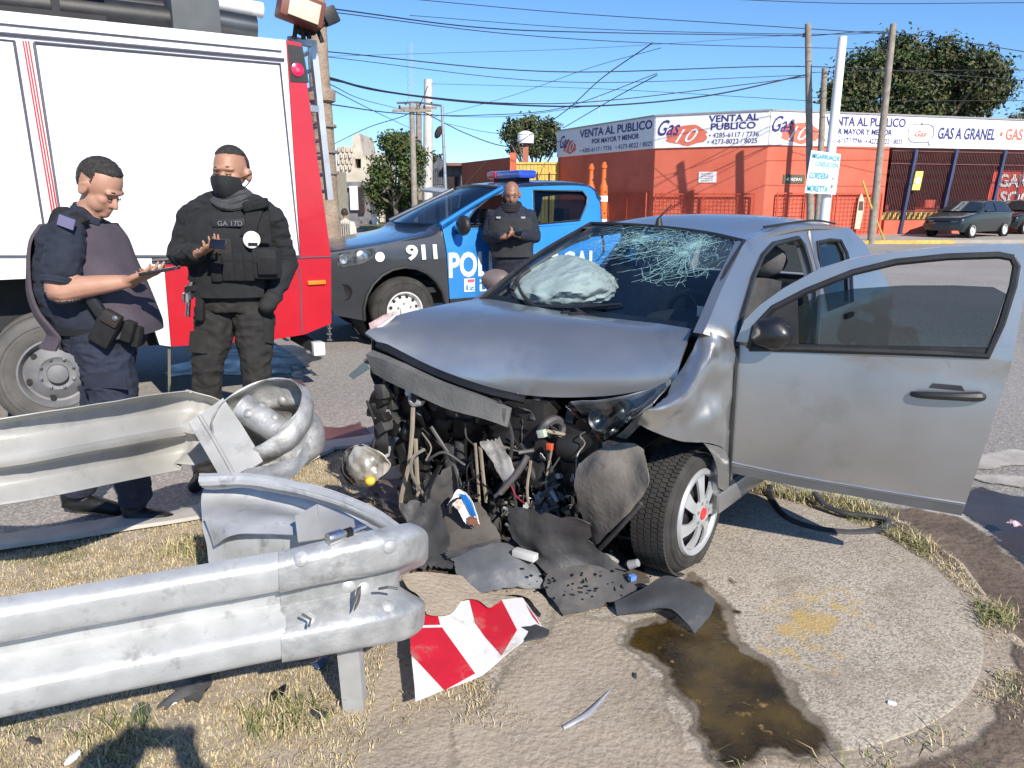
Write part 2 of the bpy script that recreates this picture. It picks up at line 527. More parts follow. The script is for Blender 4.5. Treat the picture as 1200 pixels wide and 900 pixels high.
def gz(x, y):
    """relief of the verge: low bumps, flat under the slab and the wheels"""
    r = math.hypot(x - 0.761, y - 3.041)
    k = min(1.0, max(0.0, (r - 1.16) / 0.25))
    return k * (0.012 * noise.noise(V((x * 2.3, y * 2.3, 0))) + 0.008 * noise.noise(V((x * 7, y * 7, 4))) - 0.006)
mb = MB()
mb.panel([(p.x, p.y) for p in isl], fn=lambda x, y: (x, y, gz(x, y)), cx=[-3 + 0.09 * i for i in range(58)], cy=[1.2 + 0.09 * i for i in range(42)])
k0 = len(mb.v)
# sloping dirt skirt down to the road
P = []
cen = V((-1.0, 1.5, 0))
sk_t = [p + V((0, 0, gz(p.x, p.y))) for p in isl]
sk_b = [p + (p - cen).normalized() * (0.12 + 0.05 * nz3(p, 3)) + V((0, 0, ROAD - 0.02)) for p in isl]
m = len(isl)
mb.add(sk_t + sk_b, [(i, m + i, m + (i + 1) % m, (i + 1) % m) for i in range(m)])
tag(mb.build('verge_ground', dirt), kind='structure')

# raised kerb along the far side of the verge
kp = dense([(-9.0, 0.56), (-2.416, 3.37), (-1.63, 3.72), (-1.43, 4.07), (-1.37, 4.47), (-1.22, 4.80), (-0.9, 4.97), (-0.3, 5.02)], 6, closed=False, sm=False)
mb = MB()
prof = [(-0.11, 0.012), (-0.10, 0.028), (0.06, 0.028), (0.09, 0.01), (0.10, ROAD - 0.02)]
G = []
for i, p in enumerate(kp):
    t = (kp[min(i + 1, len(kp) - 1)] - kp[max(i - 1, 0)]).normalized(); nr = V((-t.y, t.x, 0))
    G.append([p + nr * (a + 0.012 * nz3(p, 6, a)) + V((0, 0, b + 0.004 * nz3(p, 9))) for a, b in prof])
w = len(prof)
mb.add([q for r in G for q in r], [(i * w + j, (i + 1) * w + j, (i + 1) * w + j + 1, i * w + j + 1) for i in range(len(G) - 1) for j in range(w - 1)])
tag(mb.build('kerb', concrete), kind='structure')

# round concrete slab
mb = MB()
mb.ring((0.761, 3.041, 0), (0, 0, 1), [(0.0001, 0.010), (0.4, 0.010), (0.8, 0.010), (1.085, 0.009), (1.105, 0.004), (1.11, -0.03)], 72)
o = mb.build('concrete_slab', disk_material()); tag(o, kind='structure')
o.data.transform(Matrix.Translation((-0.761, -3.041, 0))); o.location = (0.761, 3.041, 0)
# dark mud ring where slab and road meet
mb = MB()
outer = dense([(1.30, 4.20), (1.62, 4.10), (1.95, 3.98), (2.35, 3.80), (2.38, 3.3), (2.20, 2.9), (2.02, 2.5), (1.84, 2.18), (1.55, 1.86), (1.1, 1.62), (0.9, 1.6), (1.0, 1.85), (1.35, 2.0), (1.72, 2.35), (1.9, 2.8), (1.93, 3.3), (1.7, 3.75), (1.35, 3.98)], 5, 0.035)
def mud_z(x, y): return (gz(x, y) + 0.006) if inside(x, y, isl) else (ROAD + 0.012 if math.hypot(x - .76, y - 3.04) > 1.5 else -0.03)
mb.panel([(p.x, p.y) for p in outer], fn=lambda x, y: (x, y, mud_z(x, y)), cx=[0.9 + 0.05 * i for i in range(32)], cy=[1.6 + 0.05 * i for i in range(56)])
tag(rim(mb.build('mud', soften(mud))), kind='structure')

def flat_sheet(name, pts, z, m, amp=0.03, k=6, kind='structure', zf=None):
    q = dense(pts, k, amp)
    b = MB(); b.panel([(p.x, p.y) for p in q], fn=(lambda x, y: (x, y, z)) if zf is None else (lambda x, y: (x, y, zf(x, y))),
                      cx=[min(p.x for p in q) + 0.05 * i for i in range(1, 50)], cy=[min(p.y for p in q) + 0.05 * i for i in range(1, 50)])
    return tag(rim(b.build(name, soften(m))), kind=kind)
def pix(L, z=0.0): return [Zp(a, b, z) for a, b in L]

oil = mat('spilled_oil', (0.016, 0.010, 0.004), 0.18, col2=(0.09, 0.057, 0.012), scale=6, detail=10, spec=0.6, rvar=0.12, bump=0.3, bscale=60, stain=(0.34, 0.21, 0.06), stain_scale=10, stain_lo=0.61, stain_hi=0.67)
def oil_z(x, y): return 0.0135 if math.hypot(x - 0.761, y - 3.041) < 1.16 else gz(x, y) + 0.006
flat_sheet('oil_spill', pix([(812, 668), (835, 700), (858, 722), (868, 760), (905, 785), (945, 835), (978, 878), (945, 890), (905, 884), (880, 905), (835, 905), (812, 862), (812, 838), (785, 815), (770, 790), (735, 758), (742, 735), (770, 725), (790, 700)]), 0, oil, 0.036, 16, zf=oil_z)
flat_sheet('damp_stain', pix([(805, 660), (840, 690), (866, 716), (880, 756), (918, 780), (958, 832), (990, 882), (950, 902), (905, 895), (880, 915), (830, 910), (800, 862), (800, 838), (775, 818), (758, 792), (724, 760), (732, 732), (765, 716), (788, 692)]), 0, mat('damp_concrete', (0.15, 0.12, 0.085), .6, col2=(.25, .21, .155), scale=7, detail=9, bump=.4, bscale=80), 0.03, 12, zf=lambda x, y: oil_z(x, y) - .002)
flat_sheet('oil_drip', pix([(842, 676), (862, 680), (868, 690), (850, 692)]), 0.0135, oil, 0.01, 5)
flat_sheet('oil_drip', pix([(852, 716), (872, 718), (874, 728), (856, 730)]), 0.0135, oil, 0.01, 5)
wet_shade = mat('wet_shade_road', (0.030, 0.026, 0.026), 0.42, col2=(0.06, 0.05, 0.048), scale=2, detail=8, rvar=0.15, bump=0.3, bscale=70)
redw = mat('reddish_liquid', (0.10, 0.036, 0.034), 0.45, col2=(0.17, 0.075, 0.065), scale=3, detail=9, rvar=0.2, bump=0.4, bscale=70)
flat_sheet('wet_shade_patch', pix([(190, 440), (240, 415), (320, 405), (362, 410), (372, 425), (345, 438), (300, 440)], ROAD), ROAD + 0.004, wet_shade, 0.10)  # wetness and the fire engine's shade both put into this dark colour
flat_sheet('coolant_stain', pix([(338, 432), (355, 430), (362, 462), (372, 490), (395, 500), (420, 494), (432, 505), (438, 520), (400, 528), (362, 527), (345, 500), (340, 470)], ROAD), ROAD + 0.008, redw, 0.05)
flat_sheet('wet_shade_patch', pix([(1125, 572), (1180, 578), (1260, 600), (1300, 680), (1240, 700), (1170, 640), (1130, 625)], ROAD), ROAD + 0.004, wet_shade, 0.07)  # dark sheet painting a cast shadow on the road
flat_sheet('pavement_wear', pix([(880, 555), (1000, 580), (1060, 598), (1120, 600), (1180, 640), (1120, 620), (1030, 600), (940, 580)], ROAD), ROAD + 0.006, concrete, 0.05)
roadpaint = mat('worn_road_paint', (0.50, 0.46, 0.40), 0.85, col2=(0.30, 0.27, 0.24), scale=6, detail=8, bump=0.3)
for q in ([(1115, 541), (1140, 533), (1210, 526), (1290, 540), (1290, 558), (1200, 548), (1150, 553)], [(1125, 558), (1165, 556), (1230, 562), (1290, 580), (1290, 600), (1215, 578), (1150, 568)]):
    flat_sheet('road_marking', pix(q, ROAD), ROAD + 0.010, roadpaint, 0.02)
# far pavement with painted kerb in front of the gas shop
mb = MB()
pav = mat('pavement', (0.36, 0.32, 0.27), 0.9, var=0.15, scale=1.2, detail=8, bump=0.3)
mb.panel([(5.0, 29.6), (9.6, 27.8), (16.0, 28.3), (40, 29.5), (40, 37), (24, 35.8), (10.1, 31.4), (6.0, 33.5), (2.0, 44), (-0.6, 44)], fn=lambda x, y: (x, y, ROAD + 0.12), th=0.2)
tag(mb.build('pavement', pav), kind='structure')
mb = MB(); yel = mat('yellow_kerb_paint', (0.55, 0.40, 0.10), 0.8, var=0.2)
mb.bar((9.6, 27.74, ROAD + 0.06), (16.0, 28.24, ROAD + 0.06), 0.12, 0.13); tag(mb.build('painted_kerb', yel), kind='structure')
vg = mat('verge_grass_far', (0.14, 0.13, 0.05), 0.95, col2=(0.24, 0.21, 0.10), scale=1.5, detail=8, bump=0.6)
mb = MB(); q = dense([Zp(420, 268, ROAD), Zp(445, 262, ROAD), Zp(478, 261, ROAD), Zp(520, 262, ROAD), Zp(560, 280, ROAD), Zp(480, 277, ROAD)], 4, 0.2)
mb.panel([(p.x, p.y) for p in q], fn=lambda x, y: (x, y, ROAD + 0.09), th=0.12); tag(mb.build('far_verge', vg), kind='structure')

# ------------------------------------------------------------------ dry grass over the verge (nobody could count it)
def grass(name, spots, mats_, seed, hmin, hmax, wmin=0.0012, wmax=0.0026, lean=0.9):
    rnd = random.Random(seed); P = []; Fc = []; mi = []
    for x, y, z, k in spots:
        h = rnd.uniform(hmin, hmax); a = rnd.uniform(0, 6.283); w_ = rnd.uniform(wmin, wmax); l = rnd.uniform(0.2, lean) * h * 1.6
        d = V((math.cos(a), math.sin(a), 0)); sd = V((-d.y, d.x, 0)) * w_
        b = V((x, y, z)); md = b + d * l * 0.35 + V((0, 0, h * 0.62)); tp = b + d * l + V((0, 0, h * rnd.uniform(0.55, 1.0)))
        o = len(P); P += [b - sd, b + sd, md + sd * 0.8, md - sd * 0.8, tp]
        Fc += [(o, o + 1, o + 2, o + 3), (o + 3, o + 2, o + 4)]; mi += [k, k]
    me = bpy.data.meshes.new(name); me.from_pydata(P, [], Fc)
    for q in mats_: me.materials.append(q)
    me.polygons.foreach_set('material_index', mi)
    ob = bpy.data.objects.new(name, me); COL.objects.link(ob)
    return tag(ob, kind='stuff')
straw = mat('straw', (0.42, 0.325, 0.16), 0.8, col2=(0.62, 0.52, 0.31), scale=14)
straw2 = mat('grey_straw', (0.36, 0.295, 0.20), 0.85, col2=(0.52, 0.44, 0.32), scale=14)
green = mat('green_blade', (0.10, 0.13, 0.03), 0.7, col2=(0.20, 0.22, 0.06), scale=10)
rnd = random.Random(3)
sp = []
while len(sp) < 95000:
    x = rnd.uniform(-3.4, 2.1); y = 1.25 + (4.95 - 1.25) * rnd.random() ** 1.6
    if not inside(x, y, isl): continue
    if math.hypot(x - 0.761, y - 3.041) < 1.13: continue
    if abs(x / y) > 0.82: continue
    d = 0.72 + 1.3 * noise.noise(V((x * 1.9, y * 1.9, 3))) + 0.6 * noise.noise(V((x * 6, y * 6, 1)))
    if x > -0.45 and y < 2.9: d -= 0.55
    if rnd.random() > d: continue
    g = noise.noise(V((x * 2.6, y * 2.6, 9)))
    k = 2 if (rnd.random() < 0.03 + (0.45 if g > 0.38 else 0)) else (1 if rnd.random() < 0.35 else 0)
    sp.append((x, y, gz(x, y) - 0.002, k))
grass('dry_grass', sp, [straw, straw2, green], 5, 0.006, 0.024)
# greener tufts beside the slab and by the broken rail
sp = []
for cx_, cy_, r_, n_, gk in [(1.62, 3.80, 0.24, 1500, 0.55), (1.30, 4.12, 0.16, 700, 0.5), (1.80, 3.35, 0.13, 700, 0.6), (1.84, 2.72, 0.10, 500, 0.6), (-1.42, 3.33, 0.16, 900, 0.35), (-1.22, 3.05, 0.12, 700, 0.4), (-0.72, 2.10, 0.1, 300, 0.4), (-1.2, 2.0, 0.1, 200, 0.5), (1.05, 1.93, 0.3, 160, .35)]:
    for i in range(n_):
        a = rnd.uniform(0, 6.28); q = r_ * math.sqrt(rnd.random()) * (0.7 + 0.6 * rnd.random())
        x = cx_ + q * math.cos(a) * 1.4; y = cy_ + q * math.sin(a)
        if math.hypot(x - 0.761, y - 3.041) < 1.12: continue
        sp.append((x, y, gz(x, y) - 0.004, 2 if rnd.random() < gk else 0))
grass('grass_tufts', sp, [straw, straw2, green], 8, 0.02, 0.075, 0.0012, 0.0028)
# pebbles and crumbs of dirt
mb = MB()
for i in range(1500):
    x = rnd.uniform(-2.6, 2.5); y = 1.3 + 3.2 * rnd.random() ** 1.4
    if math.hypot(x - 0.761, y - 3.041) < 1.15 and rnd.random() < 0.9: continue
    z = gz(x, y) if inside(x, y, isl) else ROAD
    if math.hypot(x - 0.761, y - 3.041) < 1.15: z = 0.01
    mb.blob((x, y, z), (rnd.uniform(.002, .008), rnd.uniform(.002, .008), rnd.uniform(.002, .005)), 1, 0.3, 2, seed=i)
tag(mb.build('gravel', mat('gravel', (0.22, 0.18, 0.14), 0.9, col2=(0.42, 0.37, 0.31), scale=25)), kind='stuff')
# ------------------------------------------------------------------ gas shop on the corner
red_wall = mat('red_painted_wall', (0.56, 0.115, 0.065), 0.85, col2=(0.64, 0.155, 0.095), scale=0.9, detail=9, bump=0.25, bscale=14, stain=(0.45, 0.09, 0.05), stain_scale=0.8, stain_lo=.58, stain_hi=.8)
sign_white = mat('sign_white', (0.78, 0.78, 0.77), 0.6, var=0.03)
navy = mat('navy_lettering', (0.035, 0.035, 0.19), 0.6, var=0.1)
sign_red = mat('sign_red_splash', (0.66, 0.16, 0.10), 0.6, var=0.1)
red_gate = mat('red_gate_paint', (0.50, 0.075, 0.035), 0.6, var=0.15)
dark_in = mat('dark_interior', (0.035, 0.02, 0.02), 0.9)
shop_o = V((6.0, 33.6, ROAD))
shop = thing('gas_shop', 'red corner shop with white gas sign band and chamfered corner', 'shop', shop_o)
A0, A1, A2, A3 = V((2.37, 41.3, 0)), V((6.0, 33.6, 0)), V((10.05, 31.5, 0)), V((15.35, 32.6, 0))
A4 = V((27.0, 35.9, 0))
WT, ST, SB = 4.72, 4.82, 3.55                        # wall top, sign top and bottom
def wall_bar(a, b, z0, z1, depth=0.25, m=red_wall, name='wall', parent=None, off=0.0):
    a = V((a.x, a.y, 0)); b = V((b.x, b.y, 0)); d = (b - a).normalized(); nr = V((d.y, -d.x, 0))     # nr: towards the viewer's side when a is left of b
    q = MB()
    P = [a + nr * off, b + nr * off, b - nr * (depth - off), a - nr * (depth - off)]
    q.add([p + V((0, 0, z0)) for p in P] + [p + V((0, 0, z1)) for p in P], [(0, 1, 5, 4), (1, 2, 6, 5), (2, 3, 7, 6), (3, 0, 4, 7), (4, 5, 6, 7), (3, 2, 1, 0)])
    return q.build(name, m, parent, world=True, smooth=0)
wall_bar(A0, A1, ROAD, SB, parent=shop); wall_bar(A1, A2, ROAD, SB, parent=shop); wall_bar(A2, A3, ROAD, SB, parent=shop)
q = MB(); q.panel([(A0.x, A0.y), (A1.x + .1, A1.y + .2), (A2.x, A2.y + .25), (A3.x, A3.y + .3), (A3.x, 44), (A0.x + .3, 44)], fn=lambda x, y: (x, y, SB + 0.4), th=0.2)
q.build('roof', mat('shop_roof', (0.3, 0.28, 0.26), 0.9), shop, world=True)
def band(a, b, z0a, z1a, z0b, z1b, name='sign_panel'):
    d = (b - a).normalized(); nr = V((d.y, -d.x, 0)); q = MB()
    P = [a + nr * 0.07, b + nr * 0.07, b - nr * 0.2, a - nr * 0.2]; Z0 = [z0a, z0b, z0b, z0a]; Z1 = [z1a, z1b, z1b, z1a]
    q.add([P[i] + V((0, 0, Z0[i])) for i in range(4)] + [P[i] + V((0, 0, Z1[i])) for i in range(4)], [(0, 1, 5, 4), (1, 2, 6, 5), (2, 3, 7, 6), (3, 0, 4, 7), (4, 5, 6, 7), (3, 2, 1, 0)])
    o = q.build(name, sign_white, shop, world=True, smooth=0)
    q = MB(); q.bar(P[0] + V((0, 0, z1a + .03)), P[1] + V((0, 0, z1b + .03)), 0.09, 0.06); q.build('sign_edge', mat('sign_edge_metal', (0.35, 0.33, 0.34), 0.5, 0.3), o, world=True)
    return o
pA = band(A0, A1, SB, ST, SB, ST); pB = band(A1, A2, SB, ST, SB, ST); pC = band(A2, A4, SB, ST, SB, ST - 0.12)
def face_fn(a, b, z, off):
    d = (b - a).normalized(); nr = V((d.y, -d.x, 0)); o = a + nr * off + V((0, 0, z))
    return d, (lambda x, y: o + d * x + V((0, 0, y)))
def put_text(par, a, b, x, z, body, h, w, m=navy, bold=0.02, shear=0.0, off=0.085, name='lettering'):
    d, fn = face_fn(a, b, z, off)
    return text_mb(body, None, None, None, h, w, bold, shear, fn=lambda X, Y: fn(X + x, Y)).build(name, m, par, world=True, smooth=0)
def splash(par, a, b, x, z, w, h, off=0.078):
    d, fn = face_fn(a, b, z, off); q = MB(); pts = []
    for i in range(26):
        t = 6.283 * i / 26; r = 1 + 0.22 * nz3((math.cos(t) * 2, math.sin(t) * 2, x), 1.3)
        pts.append((x + w / 2 * r * math.cos(t), h / 2 * r * math.sin(t)))
    q.panel(pts, fn=fn); q.build('emblem_splash', sign_red, par, world=True, smooth=0)
LA, LB = (A1 - A0).length, (A2 - A1).length
# shaded left face
splash(pA, A0, A1, 1.35, 3.98, 1.3, 0.62); put_text(pA, A0, A1, 0.35, 3.98, 'Gas', 0.62, 0.95, bold=0.01, shear=0.5)
put_text(pA, A0, A1, 0.95, 3.75, '10', 0.5, 0.9, sign_white, bold=0.0, shear=0.5, off=0.1)
put_text(pA, A0, A1, 2.35, 4.36, 'VENTA AL PUBLICO', 0.36, 6.0); put_text(pA, A0, A1, 3.5, 4.02, 'POR MAYOR Y MENOR', 0.22, 3.9)
put_text(pA, A0, A1, 2.4, 3.66, '• 4285-6117 / 7736   • 4273-8022 / 8025', 0.2, 6.0, bold=0.0)
# chamfered corner face
splash(pB, A1, A2, 1.32, 4.03, 1.75, 0.8); put_text(pB, A1, A2, 0.1, 4.06, 'Gas', 0.62, 0.95, bold=0.01, shear=0.5)
put_text(pB, A1, A2, 0.85, 3.75, '10', 0.55, 0.95, sign_white, bold=0.0, shear=0.5, off=0.1)
put_text(pB, A1, A2, 2.2, 4.5, 'VENTA AL', 0.26, 1.95); put_text(pB, A1, A2, 2.3, 4.2, 'PUBLICO', 0.26, 1.75)
put_text(pB, A1, A2, 2.25, 3.9, '• 4285-6117 / 7736', 0.19, 1.95, bold=0.0); put_text(pB, A1, A2, 2.2, 3.65, '• 4273-8022 / 8025', 0.19, 1.95, bold=0.0)
# long front
splash(pC, A2, A4, 1.35, 4.03, 1.75, 0.8); put_text(pC, A2, A4, 0.05, 4.06, 'Gas', 0.62, 0.95, bold=0.01, shear=0.5)
put_text(pC, A2, A4, 0.8, 3.75, '10', 0.55, 0.95, sign_white, bold=0.0, shear=0.5, off=0.1)
put_text(pC, A2, A4, 2.45, 4.35, 'VENTA AL PUBLICO', 0.34, 3.75); put_text(pC, A2, A4, 2.7, 4.02, 'POR MAYOR Y MENOR', 0.22, 2.9)
put_text(pC, A2, A4, 2.45, 3.68, '• 4285-6117 / 7736   • 4273-8022 / 8025', 0.2, 3.7, bold=0.0)
put_text(pC, A2, A4, 7.85, 3.93, 'GAS A GRANEL', 0.46, 2.9, bold=0.02, shear=0.12); put_text(pC, A2, A4, 11.0, 3.95, '• GAS', 0.46, 1.2, sign_red)
# tank drawn on the sign
d, fn = face_fn(A2, A4, 4.13, 0.08)
q = MB(); ring = [(7.0 + 0.62 * math.copysign(abs(math.cos(t)) ** 0.5, math.cos(t)), 0.36 * math.copysign(abs(math.sin(t)) ** 0.7, math.sin(t))) for t in [6.283 * i / 32 for i in range(32)]]
q.tube([fn(*p) for p in ring + ring[:1]], 0.022, 5); q.tube([fn(6.6, -0.34), fn(6.5, -0.5)], 0.025, 5); q.tube([fn(7.4, -0.34), fn(7.5, -0.5)], 0.025, 5); q.tube([fn(6.95, 0.37), fn(7.05, 0.37)], 0.05, 5)
q.build('tank_drawing', mat('sign_grey_line', (0.35, 0.35, 0.42), 0.6), pC, world=True)
put_text(pC, A2, A4, 6.7, 4.0, 'Gas', 0.22, 0.6, sign_red, shear=0.5)
# low meshed gates against the wall, small signs
def gate(a, b, x0, x1, z1, label):
    d, fn = face_fn(a, b, ROAD, 0.14)
    g = thing('meshed_gate', label, 'gate', fn(x0, 0.0), group='red meshed gates on the shop wall')
    for x in (x0, (x0 + x1) / 2, x1):
        q = MB(); q.bar(fn(x, 0.15), fn(x, z1), 0.05, 0.05, up=d); q.build('post', red_gate, g, world=True)
    q = MB(); q.bar(fn(x0, z1), fn(x1, z1), 0.05, 0.05); q.build('top_rail', red_gate, g, world=True)
    q = MB(); k = int((x1 - x0) / 0.16)
    for i in range(1, k): q.bar(fn(x0 + (x1 - x0) * i / k, 0.15), fn(x0 + (x1 - x0) * i / k, z1), 0.014, 0.014, up=d)
    for i in range(1, 11): q.bar(fn(x0, z1 * i / 11), fn(x1, z1 * i / 11), 0.014, 0.014)
    tag(q.build('wire_mesh', red_gate, g, world=True, smooth=0), kind='stuff')
gate(A1, A2, 0.15, 4.2, 1.75, 'red wire mesh gate on the chamfered corner of the shop')
gate(A2, A3, 0.5, 3.0, 1.78, 'red wire mesh gate on the shop front behind the poles')
gate(A2, A3, 3.15, 5.2, 1.78, 'red wire mesh gate at the right end of the shop front')
gate(A0, A1, 5.2, 8.2, 1.8, 'red wire mesh gate on the shaded side of the shop')
def plaque(a, b, x, z, w, h, m, name, label, cat):
    d, fn = face_fn(a, b, z, 0.03); q = MB(); q.panel([(x, 0), (x + w, 0), (x + w, h), (x, h)], fn=fn, th=0.03)
    return solo(name, q, m, label, cat, loc=fn(x, 0))
pl = plaque(A1, A2, 1.9, 2.15, 0.72, 0.42, sign_white, 'wall_plaque', 'small white plaque on the red chamfered wall', 'plaque')
for i in range(4):
    put = text_mb(['PROHIBIDO', 'ESTACIONAR', 'GARAGE', 'SALIDA'][i], None, None, None, 0.055, 0.5, 0.01, fn=lambda X, Y, i=i: face_fn(A1, A2, 2.47 - 0.09 * i, 0.04)[1](X + 2.0, Y)); put.build('lettering', mat('sign_print', (.35, .2, .2), .7), pl, world=True, smooth=0)
pl = plaque(A2, A3, 0.75, 2.1, 0.95, 0.34, mat('dark_plaque', (0.10, 0.09, 0.05), 0.7), 'street_plaque', 'dark street name plaque on the red shop front', 'plaque')
q = text_mb('◄ PIEDRAS', None, None, None, 0.12, 0.7, 0.01, fn=lambda X, Y: face_fn(A2, A3, 2.2, 0.04)[1](X + 0.87, Y)); q.build('lettering', sign_white, pl, world=True, smooth=0)
q = MB(); d, fn = face_fn(A2, A3, 0.3, 0.2)
bp = [(4.05, 0), (4.3, 0), (4.38, .7), (4.36, 1.15), (4.2, 1.45), (4.1, 1.15), (4.08, .7)]
q.panel(bp, fn=fn, th=0.03); wp = solo('hanging_banner', q, mat('cream_banner', (0.62, 0.52, 0.38), 0.8), 'cream bottle shaped banner hung on the red gate', 'banner', loc=fn(4.05, 0))
q = MB(); q.panel([(4.14, .75), (4.34, .75), (4.32, 1.1), (4.14, 1.1)], fn=lambda x, y: fn(x, y) + V((0, -0.02, 0))); q.build('banner_print', mat('banner_print', (.12, .06, .05), .8), wp, world=True)

# yard behind the iron fence, to the right of the shop
yard = thing('gas_yard_shed', 'dark red open shed behind the iron fence', 'shed', (16, 36.5, ROAD))
sh = mat('shed_red', (0.26, 0.03, 0.025), 0.8, var=0.25)
dB = (A4 - A3).normalized(); nB = V((-dB.y, dB.x, 0))
def yp(x, b, z): return A3 + dB * x + nB * b + V((0, 0, z))
q = MB(); q.bar(yp(0, 4.2, 1.7), yp(12.5, 4.2, 1.7), 0.2, 3.6); q.build('back_wall', sh, yard, world=True)
q = MB()
q.add([yp(-.2, 0.3, 3.52), yp(12.5, 0.3, 3.45), yp(12.5, 4.4, 3.15), yp(-.2, 4.4, 3.2)] + [yp(-.2, 0.3, 3.60), yp(12.5, 0.3, 3.53), yp(12.5, 4.4, 3.23), yp(-.2, 4.4, 3.28)], [(3, 2, 1, 0), (4, 5, 6, 7), (0, 1, 5, 4), (1, 2, 6, 5), (2, 3, 7, 6), (3, 0, 4, 7)])
q.build('roof', mat('rust_roof', (0.24, 0.10, 0.08), 0.8), yard, world=True)
for x in (0.8, 3.3, 6.2, 9.2):
    q = MB(); q.bar(yp(x, 3.6, ROAD), yp(x, 3.6, 3.2), 0.14, 0.14, up=dB); q.build('post', sh, yard, world=True)
for z in (2.75, 2.35): q = MB(); q.bar(yp(0, 3.4, z), yp(12, 3.4, z - .1), 0.1, 0.18); q.build('beam', mat('rust_beam', (0.19, 0.08, 0.05), 0.8), yard, world=True)
q = MB(); q.bar(yp(0, 2.0, 0.75), yp(8.6, 2.0, 0.75), 0.12, 0.30); hz = q.build('hazard_board', mat('hazard_yellow', (0.72, 0.50, 0.10), 0.7), yard, world=True)
for i in range(30):
    q = MB(); x = 0.1 + i * 0.28; q.add([yp(x, 1.93, 0.61), yp(x + .13, 1.93, 0.61), yp(x + .27, 1.93, 0.89), yp(x + .14, 1.93, 0.89)], [(0, 1, 2, 3)]); q.build('stripe', mat('hazard_black', (.03, .03, .03), .7), hz, world=True)
q = MB(); q.bar(yp(0, 2.1, 0.3), yp(8.6, 2.1, 0.3), 0.1, 0.6); q.build('low_wall', mat('cream_wall', (0.55, 0.45, 0.28), 0.85), yard, world=True)
for x, w, h in ((2.1, .8, .9), (4.1, 1.3, 1.15), (4.6, .7, 1.5)):
    q = MB(); q.bar(yp(x, 2.9, ROAD + h / 2), yp(x + w, 2.9, ROAD + h / 2), 0.5, h); q.build('crate', mat('crate_red', (0.55, 0.09, 0.05), 0.7), yard, world=True)
# banner in the yard
bn = thing('gas_banner', 'red banner with white lettering behind the iron fence', 'banner', yp(6.6, 1.2, ROAD))
q = MB(); q.panel([(6.35, 1.10), (12.2, 1.10), (12.2, 2.72), (6.6, 2.72)], fn=lambda x, y: yp(x, 1.0, y), th=0.05); q.build('cloth', mat('banner_red', (0.62, 0.07, 0.05), 0.7), bn, world=True)
for z, t, x, w in ((2.02, 'GARRAFA', 6.85, 3.6), (1.28, 'SOCIAL', 7.05, 3.1)):
    text_mb(t, None, None, None, 0.55, w, 0.03, fn=lambda X, Y: yp(x + X, 0.95, z + Y)).build('lettering', sign_white, bn, world=True, smooth=0)
# iron fence on a low red wall
fe = thing('iron_fence', 'tall iron bar fence with navy posts on a low red wall', 'fence', yp(0, 0, ROAD))
q = MB(); q.bar(yp(0.05, 0, 0.28), yp(12.5, 0, 0.24), 0.22, 0.70); q.build('base_wall', red_wall, fe, world=True)
navyp = mat('navy_post_paint', (0.045, 0.055, 0.12), 0.5, var=0.2)
for x in (0.95, 3.0, 5.55, 8.1, 10.6):
    q = MB(); q.bar(yp(x - 0.12, -0.16, 0.0 if x < 1 else 0.62), yp(x + 0.28, -0.10, 3.5), 0.13, 0.13, up=dB); q.build('post', navyp, fe, world=True)
q = MB()
for i in range(150):
    x = 0.1 + i * 0.083; q.bar(yp(x, 0.0, 0.62), yp(x + 0.1, 0.0, 3.46), 0.016, 0.016, up=dB)
tag(q.build('bar_mesh', mat('fence_bar', (0.17, 0.07, 0.065), 0.6), fe, world=True, smooth=0), kind='stuff')
for z in (1.0, 2.9, 3.4): q = MB(); q.bar(yp(0.1, -0.04, z), yp(12.4, -0.04, z), 0.03, 0.03); q.build('rail', mat('fence_bar', (0, 0, 0)), fe, world=True)
q = MB(); q.panel([(1.1, 1.85), (1.5, 1.85), (1.58, 2.6), (1.2, 2.6)], fn=lambda x, y: yp(x, -0.26, y), th=0.03); yn = solo('yellow_notice', q, mat('yellow_notice', (0.72, 0.62, 0.16), 0.7), 'yellow notice board hung on the first navy fence post', 'notice board', loc=yp(1.1, -0.26, 1.85))
q = MB(); q.panel([(1.22, 2.1), (1.42, 2.1), (1.46, 2.35), (1.26, 2.35)], fn=lambda x, y: yp(x, -0.275, y)); q.build('notice_print', sign_white, yn, world=True)

# ------------------------------------------------------------------ left background: orange wall, yellow fence, houses
ow = thing('orange_wall', 'orange boundary wall with a pillar behind the pickup', 'wall', (-1.5, 38, ROAD))
om = mat('orange_wall_paint', (0.40, 0.10, 0.05), 0.85, var=0.12, scale=1, detail=8, bump=0.2, bscale=12)
O0, O1 = Yp(541, 191, 42.0), Yp(600, 184, 36.5)
q = MB(); q.add([V((O0.x, O0.y, ROAD)), V((O1.x, O1.y, ROAD)), O1, O0] + [p + V((0.2, 0.35, 0)) for p in (V((O0.x, O0.y, ROAD)), V((O1.x, O1.y, ROAD)), O1, O0)], [(0, 1, 2, 3), (7, 6, 5, 4), (3, 2, 6, 7), (1, 5, 6, 2), (0, 3, 7, 4)])
q.build('wall', om, ow, world=True, smooth=0)
t_ = Yp(601, 179, 36.2); q = MB(); q.bar((t_.x, t_.y, ROAD), t_, 0.26, 0.26, up=(0, 1, 0)); q.build('pillar', mat('orange_pillar_paint', (0.58, 0.13, 0.06), 0.85), ow, world=True)
yf = thing('yellow_fence', 'yellow board fence between orange wall and gas shop', 'fence', (0.9, 40, ROAD))
ym = mat('yellow_fence_paint', (0.56, 0.40, 0.10), 0.8, var=0.15)
f0, f1 = Yp(604, 190, 40.0), Yp(655, 190, 41.2)
